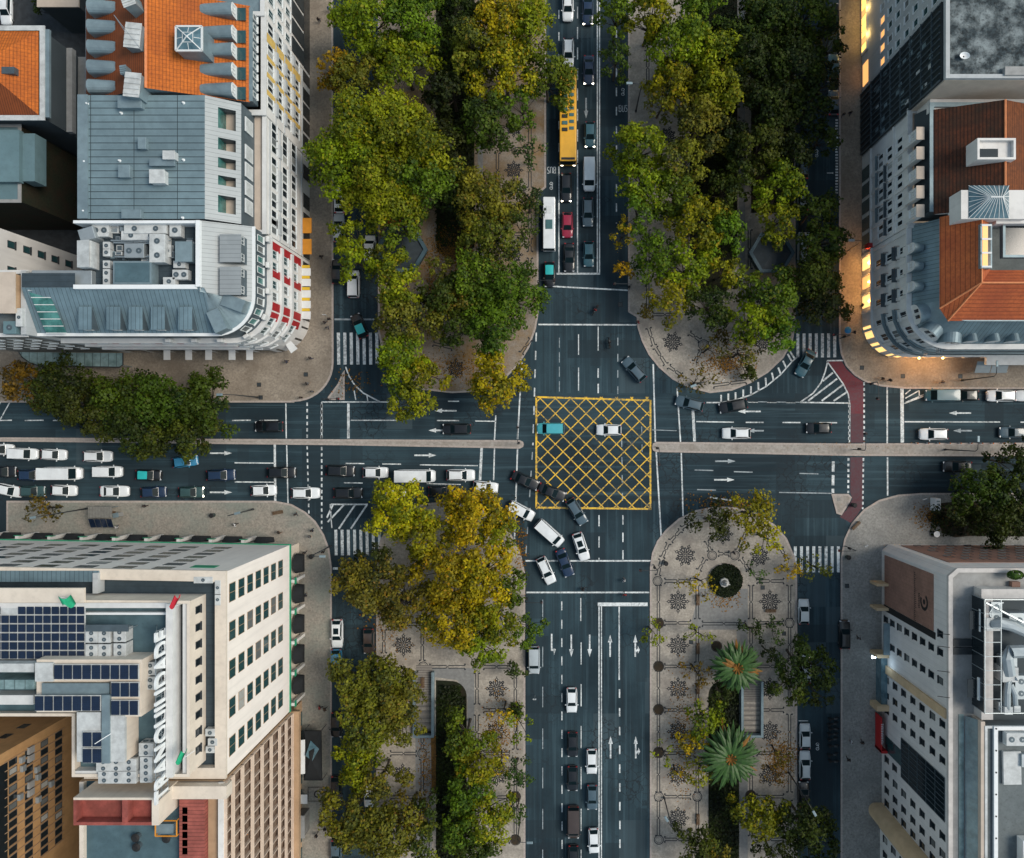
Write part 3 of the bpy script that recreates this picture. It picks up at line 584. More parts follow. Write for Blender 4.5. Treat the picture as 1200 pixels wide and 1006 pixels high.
V = [
 # west queue, upper row
 (1, 527, 'hatchback', 0, 'white', 'white car cut by the photo edge in the queue lane beside the median', None, 0, GW),
 (28, 532, 'small_van', -2, 'white', 'white van with a ribbed roof behind a white car in the lane beside the median', None, 0, GW),
 (63, 533, 'hatchback', -2, 'white', 'white car directly ahead of the ribbed white van in the lane beside the median', None, 0, GW),
 (114.5, 535, 'estate', 0, 'white', 'white estate car alone in the lane beside the median, left of the dark tree', None, 0, GW),
 (217, 541, 'hatchback', 8, 'blue', 'bright blue car half hidden under the big dark tree by the median', None, 0, GW),
 (4, 553, 'hatchback', 0, 'black', 'black car at the photo edge in the middle queue lane', None, 0, GW),
 (36, 557, 'hatchback', 0, 'navy', 'dark blue car close behind the long white minibus', None, 0, GW),
 (73, 555, 'minibus', 0, 'white', 'long white minibus in the middle queue lane', None, 0, GW),
 (127, 553, 'small_van', 0, 'white', 'white boxy van with roof bars ahead of the long minibus', None, 0, GW),
 (174, 557, 'hatchback', -2, 'black', 'black taxi with turquoise roof in the middle queue lane', 'turquoise', 0, GW),
 (259, 557, 'estate', 2, 'navy', 'dark blue estate car ahead of the turquoise roofed taxi in the queue', None, 0, GW),
 (330, 554, 'estate', 0, 'black', 'black car stopped across the stop line of the west road', None, 0, GW),
 (11, 575, 'hatchback', -12, 'white', 'white car slanting out of the kerb lane near the photo edge', None, 0, GW),
 (38, 576, 'hatchback', 0, 'green', 'dark green car in the kerb lane half under the bare brown tree', None, 0, GW),
 (75, 575, 'hatchback', -2, 'white', 'white car with black windscreen in the kerb lane beside the brown tree', None, 0, GW),
 (134, 576, 'sedan', 0, 'white', 'white saloon in the kerb lane beside the bus shelter', None, 0, GW),
 (180, 577, 'hatchback', 2, 'navy', 'royal blue car in the kerb lane behind a dark green one', None, 0, GW),
 (224, 577, 'hatchback', 0, 'green', 'dark green car with lit headlamps in the kerb lane', None, 1, GW),
 (309, 575, 'hatchback', 2, 'white', 'white car waiting behind the stop line in the kerb lane', None, 0, GW),
 (358, 578, 'estate', 0, 'white', 'white estate car standing on the dotted crossing beside the rounded pavement corner', None, 0, GW),
 (399, 552, 'estate', -2, 'black', 'black estate car past the crossing, behind a white car with teal windows', None, 0, GW),
 (440, 554, 'hatchback', 0, 'white', 'white car behind the long white van near the yellow trees', None, 0, GW),
 (487, 558, 'minibus', 0, 'white', 'long white van on the west road ahead of the yellow trees', None, 0, GW),
 (540, 557, 'suv', 0, 'white', 'white car with roof rails at the junction stop line', None, 0, GW),
 (569, 571, 'hatchback', -6, 'white', 'white car half hidden by the yellow tree at the plaza tip', None, 0, GW),
 (408, 578, 'estate', 0, 'black', 'black car in the kerb lane above the white hatched triangle', None, 0, GW),
 (463, 577, 'hatchback', 0, 'white', 'white car buried under the yellow tree beside the hatched triangle', None, 0, GW),
 (517, 576, 'hatchback', 0, 'black', 'black car between the two yellow trees at the plaza top', None, 0, GW),
 # turning
 (615.5, 563.5, 'sedan', -24, 'black', 'black saloon first to turn, just outside the yellow box', None, 0, GT),
 (647, 577, 'sedan', -22, 'black', 'black saloon turning inside the corner of the yellow box', None, 0, GT),
 (676, 600, 'estate', -58, 'slate', 'slate grey car with a pale bonnet leaving the yellow box', None, 0, GT),
 (611, 599, 'small_van', -28, 'white', 'white windowless van turning beside the round tree plaza', None, 0, GT),
 (644, 625, 'van', -42, 'white', 'white van turning behind the white car with the black sunroof', None, 0, GT),
 (681, 641, 'panorama', -72, 'white', 'white car with a black sunroof turning southward', None, 0, GT),
 (662, 660, 'sedan', -69, 'navy', 'navy blue saloon crossing the pedestrian line between two white cars', None, 0, GT),
 (640, 669, 'estate', -65, 'white', 'white estate car crossing the pedestrian line nearest the tree plaza', None, 0, GT),
 # south avenue
 (626, 774, 'small_van', -90, 'silver', 'silver van stopped at the kerb below the yellow trees', None, 0, GS),
 (670, 821, 'hatchback', -90, 'white', 'white car alone on the south avenue, ahead of a file of dark cars', None, 0, GS),
 (671, 873, 'hatchback', -90, 'black', 'black car right behind the lone white one on the south avenue', None, 0, GS),
 (693.5, 893, 'hatchback', -90, 'white', 'white car beside the double line, ahead of a dark blue one', None, 0, GS),
 (671, 913, 'hatchback', -90, 'black', 'black car with brake lights second in the dark file on the south avenue', None, 0, GS),
 (694, 935, 'hatchback', -90, 'slate', 'slate blue car beside the double line between two white cars', None, 0, GS),
 (672, 964, 'van', -90, 'brown', 'dark brown van with brake lights on the south avenue', None, 0, GS),
 (696, 986, 'hatchback', -88, 'white', 'white car with red tail lamps beside the double line at the photo foot', None, 0, GS),
 (672, 1006, 'hatchback', -90, 'black', 'black car cut by the photo foot behind the brown van', None, 0, GS),
 # north avenue
 (665.5, 8, 'estate', -90, 'white', 'white estate car at the photo top in the lane of the yellow bus', None, 0, GN),
 (689, 12, 'sedan', -90, 'navy', 'navy car with lit headlamps at the photo top beside the double line', None, 1, GN),
 (666, 62, 'estate', -90, 'white', 'white car with a dark windscreen close behind the yellow bus', None, 0, GN),
 (690, 82, 'sedan', -90, 'navy', 'navy saloon with lit headlamps beside the yellow bus tail', None, 1, GN),
 (691.5, 158, 'hatchback', -90, 'teal', 'dark teal car with lit headlamps beside the yellow bus front', None, 1, GN),
 (690.5, 205, 'van', -90, 'white', 'white van in the lane beside the double line', None, 0, GN),
 (663.5, 220, 'estate', -90, 'black', 'black estate car in front of the yellow bus', None, 1, GN),
 (665, 264, 'hatchback', -90, 'red', 'crimson red car in the north queue', None, 0, GN),
 (689, 249, 'estate', -90, 'slate', 'slate grey car in front of the white van in the north queue', None, 0, GN),
 (667, 302, 'sedan', -90, 'black', 'black saloon first at the stop line in the north queue', None, 0, GN),
 (690, 298, 'hatchback', -90, 'teal', 'dark teal car first at the stop line beside the double line', None, 0, GN),
 (644, 322, 'hatchback', -90, 'black', 'black taxi with turquoise roof in the bus lane by the north stop line', 'turquoise', 0, GN),
 (645, 502.5, 'small_van', 180, 'aqua', 'aqua blue van entering the yellow box westward', None, 0, GO),
 (713.5, 504, 'hatchback', 180, 'white', 'small white car driving across the yellow box', None, 0, GO),
 (743, 433, 'estate', 132, 'slate', 'dark slate car turning by the rounded north plaza', None, 0, GO),
 (535, 503, 'estate', 180, 'black', 'black car with roof bars heading west between lane arrows', None, 0, GO),
 (315, 500, 'estate', 180, 'black', 'black car with red tail lamps heading west beside the dark trees', None, 0, GO),
 # east road
 (808, 473, 'estate', 165, 'slate', 'dark car partly under the bare tree, stopped at the white line', None, 0, GE),
 (859, 476, 'estate', 191, 'black', 'black car with a red tail beside the hatched kerb strip', None, 0, GE),
 (863, 508, 'estate', 180, 'white', 'white car alone in the lane beside the east median', None, 0, GE),
 (959.5, 502, 'hatchback', 180, 'black', 'black car approaching from the red cycle crossing', None, 0, GE),
 (1094, 509, 'suv', 180, 'white', 'white car with roof rails right of the stop line, beside the median', None, 0, GE),
 (1188, 507, 'estate', 180, 'slate', 'slate blue car at the photo edge beside the east median', None, 0, GE),
 (1103, 463.5, 'van', 180, 'teal', 'teal van parked foremost along the lit pavement', None, 0, GE),
 (1132, 463.5, 'hatchback', 180, 'black', 'black car parked tight behind the teal van', None, 0, GE),
 (1173, 464, 'suv', 180, 'white', 'white car with a dark roof window parked along the lit pavement', None, 0, GE),
 (1207, 464, 'estate', 180, 'white', 'white car parked at the photo edge along the lit pavement', None, 0, GE),
 (944, 426, 'sedan', 242, 'teal', 'dark teal car turning out of the zebra crossing by the north-east plaza', None, 0, GE),
 (1122, 547, 'sedan', 180, 'black', 'black car in the dark lane half under the eastern trees', None, 0, GE),
 # side streets
 (398, 233, 'panorama', 90, 'white', 'white car with a black roof window parked under the giant yellow tree', None, 0, GP),
 (397, 267, 'estate', 90, 'silver', 'silver car parked behind the white one with black roof window', None, 0, GP),
 (414.5, 333, 'small_van', 90, 'white', 'small white van with red tail driving up the north-west side street', None, 0, GP),
 (421, 382, 'hatchback', 112, 'black', 'black taxi with turquoise roof crossing the zebra of the side street', 'turquoise', 0, GP),
 (395, 318, 'hatchback', 90, 'black', 'black car parked by the kerb opposite the small white van', None, 0, GP),
 (434, 292, 'small_van', 90, 'white', 'white van with orange rear parked beneath the trees by the kiosk', None, 0, GP),
 (7, 12, 'estate', -90, 'white', 'white car parked in the courtyard between the orange roofs', None, 0, None),
 (395, 743, 'panorama', -90, 'white', 'white car with a black roof parked by the green trimmed building', None, 0, GP),
 (394, 776, 'hatchback', -90, 'blue', 'bright blue car parked behind the white one with the black roof', None, 0, GP),
 (394, 850, 'hatchback', -90, 'black', 'black car parked under the olive trees opposite the black tent', None, 0, GP),
 (394, 925, 'hatchback', -90, 'black', 'black car parked in the deep shade below the tent', None, 0, GP),
 (394, 1000, 'hatchback', -90, 'slate', 'slate car parked at the foot of the south-west side street', None, 0, GP),
 (432, 752, 'hatchback', -90, 'brown', 'dark brown car parked beside the first tiled rosette', None, 0, GP),
 (433, 930, 'estate', -90, 'white', 'white car glimpsed between the olive tree crowns', None, 0, GP),
 (942, 717, 'hatchback', 90, 'silver', 'silver car parked beside the round planter plaza', None, 0, GP),
 (990, 744, 'estate', 90, 'black', 'black car parked half on the pavement opposite the silver car', None, 0, GP),
 (944, 784, 'estate', 90, 'silver', 'silver car hidden beneath the dark bushy tree', None, 0, GP),
 (943.5, 863, 'hatchback', 90, 'silver', 'silver car parked first in the pair below the white bay line', None, 0, GP),
 (943.5, 897, 'estate', 90, 'silver', 'silver estate parked second in the pair below the white bay line', None, 0, GP),
 (942, 931, 'hatchback', 90, 'black', 'black car with pale plate parked behind the silver pair', None, 0, GP),
 (942, 291, 'van', 90, 'silver', 'silver van parked beside the six-sided kiosk', None, 0, GP),
 (977, 78, 'hatchback', 90, 'teal', 'teal car parked against the north-east pavement', None, 0, GP),
 (977, 18, 'hatchback', 90, 'black', 'black car parked against the north-east pavement near the photo top', None, 0, GP),
 (977, 120, 'hatchback', 90, 'slate', 'slate car parked behind the teal one on the north-east side', None, 0, GP),
 (941, 193, 'estate', 90, 'slate', 'slate estate parked under the dark north-east trees', None, 0, GP),
 (941, 232, 'hatchback', 90, 'grey', 'grey car parked between the slate estate and the silver van', None, 0, GP),
]
for v in V: vehicle(v[0], v[1], v[2], v[3], v[4], v[5], roof=v[6], lit=bool(v[7]), group=v[8])
# ---- buses
mat('bus_panel', (.05, .13, .14), .5, .15, 2)
def make_bus(px, py, L, W, Hh, ang, paint, label, cat, panels, lit=True):
    p = P(px, py, Hh * .8); r = thing('bus', label, cat, (p.x, p.y, .01), None); r.rotation_euler.z = 0
    a = math.radians(ang); c, s = math.cos(a), math.sin(a)
    def tr(o): o.rotation_euler.z = 0
    m = MB(); hw = W / 2; oxy = Vector((p.x, p.y, 0))
    def ob(mm, x, y, z0, z1, lx, ly, mi=0, da=0): mm.obox(p.x + x * c - y * s, p.y + x * s + y * c, z0, z1, lx, ly, a + da, mi)
    ob(m, 0, 0, .35, 1.2, L, W); ob(m, 0, 0, 2.05, Hh, L - .1, W - .08); body = m.build('body', PAINT[paint], r, bevel=.12)
    for sy in (-1, 1):
        for k in range(5):
            m = MB(); ll = (L - .8) / 5; ob(m, -L / 2 + .4 + ll * (k + .5), sy * (hw - .07), 1.2, 2.06, ll - .1, .06); m.build('side_window', 'car_glass', r)
    m = MB(); ob(m, L / 2 - .06, 0, 1.0, Hh - .35, .1, W - .25); m.build('windscreen', 'car_glass', r)
    m = MB(); ob(m, -L / 2 + .06, 0, 1.2, Hh - .5, .1, W - .4); m.build('rear_window', 'car_glass', r)
    for fx in (-.28, .34):
        for sy in (-1, 1): m = MB(); ob(m, L * fx, sy * (hw - .14), .02, .98, .96, .28); m.build('wheel', 'tyre', r, bevel=.3)
    for sy in (-1, 1):
        m = MB(); ob(m, L / 2 - .03, sy * hw * .72, .6, .85, .12, .4); m.build('headlight', 'headlight_lit' if lit else 'headlight', r)
        m = MB(); ob(m, L / 2 + .1, sy * (hw + .16), 1.9, 2.3, .12, .22); m.build('mirror', 'dark_trim', r)
    for x, y, lx, ly, h, mt in panels: m = MB(); ob(m, x, y, Hh - .01, Hh + h, lx, ly); m.build('roof_unit', mt, r, bevel=.05)
    if lit: m = MB(); ob(m, L / 2 - .42, 0, Hh - .01, Hh + .05, .42, W * .8); m.build('destination_box', 'dark_trim', r, bevel=.03)
    return r
pn = []
for k in range(9):
    x = 2.6 - k * 1.15
    pn.append((x, -.55, .62, .95, .16, 'bus_panel' if k % 2 else 'dark_trim')); pn.append((x - .25, .62, .55, .8, .12, 'bus_panel'))
make_bus(665.7, 136, 16.0, 2.95, 3.1, -90, 'yellow', 'yellow city bus with dark panels along its roof in the queue', 'bus', pn)
make_bus(643.5, 262, 9.0, 2.15, 2.8, -90, 'white', 'white shuttle bus standing in the bus lane bay beside the red car', 'bus', [(0.3, 0, 1.6, 1.2, .12, 'bus_panel'), (-2.2, 0, 1.2, 1.0, .1, 'plastic_white')], False)
# ---- motorcycles
mat('moto_paint', (.05, .055, .06), .4, .2, metal=.3); mat('seat_black', (.012, .012, .013), .8, .2)
def make_moto():
    r = thing('motorcycle', 'm', 'motorcycle', (0, 0, 0))
    m = MB(); m.tube([(-.55, 0, .75), (-.1, 0, .72), (.25, 0, .82), (.55, 0, .9)], [.12, .16, .19, .1], 8); m.build('body', 'moto_paint', r, True)
    m = MB(); m.tube([(-.75, 0, .84), (-.3, 0, .84), (0, 0, .82)], [.08, .14, .1], 8); m.build('seat', 'seat_black', r, True)
    for x in (-.65, .68):
        m = MB(); pts = [(x + .3 * math.cos(t), 0, .31 + .3 * math.sin(t)) for t in [2 * PI * i / 14 for i in range(15)]]; m.tube(pts, .065, 6); m.build('wheel', 'tyre', r)
    m = MB(); m.tube([(.4, -.36, 1.02), (.52, 0, 1.0), (.4, .36, 1.02)], .025, 6); m.tube([(.52, 0, 1.0), (.68, 0, .35)], .04, 6); m.build('handlebar', 'dark_trim', r)
    m = MB(); m.obox(-.8, 0, .9, 1.2, .36, .4); m.build('top_box', 'seat_black', r, bevel=.04)
    adopt(r); return r
moto = make_moto()
spots = [(977, 842, 5), (976, 848, 12), (977, 854, -4), (976, 866, 8), (977, 874, 0), (976, 884, 10), (977, 892, -6), (976, 860, 2)]
for k, (x, y, a) in enumerate(spots):
    p = P(x, y, .5)
    if k == 0: moto.location = (p.x, p.y, .01); moto.rotation_euler.z = math.radians(a); moto['label'] = 'dark motorcycle in the row parked on end by the south-east pavement'; moto['group'] = 'motorcycles parked in a row'
    else: dup(moto, (p.x, p.y, .01), math.radians(a))
p = P(714, 402, .5); mA = dup(moto, (p.x, p.y, .01), math.radians(95), 'motorcycle with a rider heading up the north avenue', 'lone motorcycles'); mA['group'] = 'ridden motorcycles'
p = P(697.5, 364, .5); mB_ = dup(moto, (p.x, p.y, .01), math.radians(-120), 'scooter with a rider between the two white lines of the north crossing', 'ridden motorcycles')
for o in list(KIND.values()):
    def kill(o):
        for c in KIDS.get(o.name, []): kill(c)
        bpy.data.objects.remove(o)
    kill(o)
# ------------------------------------------------------------------ trees
mat('bark', (.055, .045, .035), .9, .4, 6, (.09, .08, .065), .8, .6); mat('dark_bark', (.02, .018, .016), .9, .3, 6)
def leafmat():
    m = bpy.data.materials.new('leaf'); t, n, l = nt(m); b = n['Principled BSDF']; setin(b, Roughness=.62)
    b.inputs['Specular IOR Level'].default_value = .25
    oi = n.new('ShaderNodeObjectInfo'); at = n.new('ShaderNodeAttribute'); at.attribute_name = 'tint'
    a2 = n.new('ShaderNodeAttribute'); a2.attribute_name = 'turn'
    base = oi.outputs['Color']
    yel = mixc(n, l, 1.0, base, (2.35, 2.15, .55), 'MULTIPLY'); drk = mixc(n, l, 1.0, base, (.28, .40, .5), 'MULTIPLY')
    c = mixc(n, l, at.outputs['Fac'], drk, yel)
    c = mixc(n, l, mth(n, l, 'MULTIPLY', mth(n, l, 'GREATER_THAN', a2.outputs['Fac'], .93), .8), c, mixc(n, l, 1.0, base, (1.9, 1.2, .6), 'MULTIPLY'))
    l.new(c, b.inputs['Base Color'])
    tr = n.new('ShaderNodeBsdfTranslucent'); l.new(c, tr.inputs[0]); mx = n.new('ShaderNodeMixShader'); mx.inputs[0].default_value = .22
    l.new(b.outputs[0], mx.inputs[1]); l.new(tr.outputs[0], mx.inputs[2]); l.new(mx.outputs[0], n['Material Output'].inputs[0])
    MATS['leaf'] = m
leafmat()
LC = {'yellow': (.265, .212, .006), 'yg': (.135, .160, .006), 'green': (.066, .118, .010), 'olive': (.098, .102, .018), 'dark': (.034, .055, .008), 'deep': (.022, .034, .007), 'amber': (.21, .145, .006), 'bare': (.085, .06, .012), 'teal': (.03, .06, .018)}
def leaf_mesh(cen, nor, tint, size, rng):
    n = len(cen)
    up = rng.normal(size=(n, 3)); t = np.cross(nor, up); t /= np.linalg.norm(t, axis=1)[:, None] + 1e-9; b = np.cross(nor, t)
    s = size * rng.uniform(.45, 1.35, n)[:, None]
    t = t * s * .62; b = b * s * .42; bend = nor * s * .10
    V_ = np.stack([cen - t - bend, cen - b, cen + t - bend, cen + b], 1).reshape(-1, 3)
    me = bpy.data.meshes.new('crown'); me.vertices.add(4 * n); me.vertices.foreach_set('co', V_.astype(np.float32).ravel())
    me.loops.add(4 * n); me.loops.foreach_set('vertex_index', np.arange(4 * n, dtype=np.int32)); me.polygons.add(n)
    me.polygons.foreach_set('loop_start', np.arange(0, 4 * n, 4, dtype=np.int32)); me.polygons.foreach_set('loop_total', np.full(n, 4, np.int32))
    for nm, v in (('tint', tint), ('turn', rng.random(n))):
        a = me.attributes.new(nm, 'FLOAT', 'FACE'); a.data.foreach_set('value', v.astype(np.float32))
    me.update(calc_edges=True); me.materials.append(MATS['leaf']); return me
TREES = 0
def tree(px, py, rpx, h, kind, label, dens=1.0, group='plane trees of the avenue', flat=.55, cat='tree', leaf=.52, name='tree'):
    """trunk with limbs, and a crown of leaf clumps carried on those limbs; dens < .5 leaves the branches showing"""
    global TREES; TREES += 1
    rng = np.random.default_rng(100 + TREES); rnd = random.Random(TREES)
    zc = h * .62; p = P(px, py, zc); R = rpx * S * (H - zc) / H * 1.01
    root = thing(name, label, cat, (p.x, p.y, .1), group)
    # clumps
    K = int(max(7, 2.5 * R ** 1.3)); zb, zt = h * .38, h
    lob = []
    asp = rng.uniform(.85, 1.18); rot = rng.uniform(0, PI)
    k1, k2 = rng.uniform(0, 6.28, 2)
    for i in range(K):
        a = i * 2.39996 + rng.normal(0, .35); u = math.sqrt((i + .5) / K)
        edge = 1 + .16 * math.sin(3 * a + k1) + .11 * math.sin(5 * a + k2)
        r = R * u * .86 * edge
        x, y = r * math.cos(a), r * math.sin(a)
        x *= asp; y /= asp
        z = zb + (zt - zb) * (math.sqrt(max(0, 1 - (u * .96) ** 2)) * rng.uniform(.62, 1.0)) * (1 if flat is None else 1)
        lr = min(2.6, max(.7, R * rng.uniform(.20, .34)))
        lob.append((x, y, max(z - lr * .55, zb * .7), lr, rng.uniform(0, 1)))
    if dens < .5: lob = [q for q in lob if rng.random() < .35 + dens]
    low = []
    C, N, T = [], [], []
    for (x, y, z, lr, tn) in lob:
        n = max(10, int(lr * lr * 74 * dens * (.52 / leaf) ** 1.4))
        d = rng.normal(size=(n, 3)); d[:, 2] += .35; d /= np.linalg.norm(d, axis=1)[:, None]
        rad = lr * rng.uniform(.55, 1.12, n) * (1 + .25 * np.sin(3.1 * np.arctan2(d[:, 1], d[:, 0]) + tn * 9))
        c = np.array([x, y, z]) + d * rad[:, None] * np.array([1, 1, .8])
        nn = d + rng.normal(0, .55, (n, 3)) + np.array([0, 0, .35]); nn /= np.linalg.norm(nn, axis=1)[:, None]
        C.append(c); N.append(nn); T.append(np.clip(tn * .55 + rng.uniform(-.1, .3, n) + .22 * d[:, 2] * 0 + .25 * (rng.random(n) > .8), 0, 1))
    me = leaf_mesh(np.concatenate(C), np.concatenate(N), np.concatenate(T), leaf, rng)
    cr = bpy.data.objects.new('crown', me); col.objects.link(cr); cr.parent = root
    c = LC[kind]; j = [rnd.uniform(.86, 1.14) for _ in range(3)]; cr.color = (c[0] * j[0], c[1] * j[1], c[2], 1)
    m = MB(); r0 = max(.12, R * .045); th = h * .42
    bx, by = rnd.uniform(-.2, .2), rnd.uniform(-.2, .2)
    O = Vector((p.x, p.y, .1))
    m.tube([O + Vector((0, 0, 0)), O + Vector((bx, by, th * .5)), O + Vector((bx * 2, by * 2, th))], [r0 * 1.35, r0 * 1.05, r0 * .85], 8)
    pick = lob if dens < .5 else lob[::max(1, len(lob) // 14)]
    for (x, y, z, lr, tn) in pick[:40]:
        a = O + Vector((bx * 2, by * 2, th * rnd.uniform(.75, 1))); e = O + Vector((x, y, z)); mid = a.lerp(e, .5) + Vector((rnd.uniform(-.4, .4), rnd.uniform(-.4, .4), rnd.uniform(.1, .6)))
        m.tube([a, mid, e], [r0 * .5, r0 * .32, r0 * .1], 5)
        if dens < .5:
            for q in range(3):
                e2 = e + Vector((rnd.uniform(-1, 1), rnd.uniform(-1, 1), rnd.uniform(-.3, .6))) * lr * 1.1; m.tube([mid.lerp(e, .6), e2], [r0 * .18, r0 * .06], 4)
    m.build('trunk', 'bark' if dens >= .5 else 'dark_bark', root)
    return root
AN = 'trees of the north-west gardens'; AE = 'trees of the north-east gardens'; AS = 'trees of the south-west gardens'; AZ = 'trees of the south-east plaza'; AR = 'street trees along the west road'; AF = 'evergreen trees by the south-east corner'
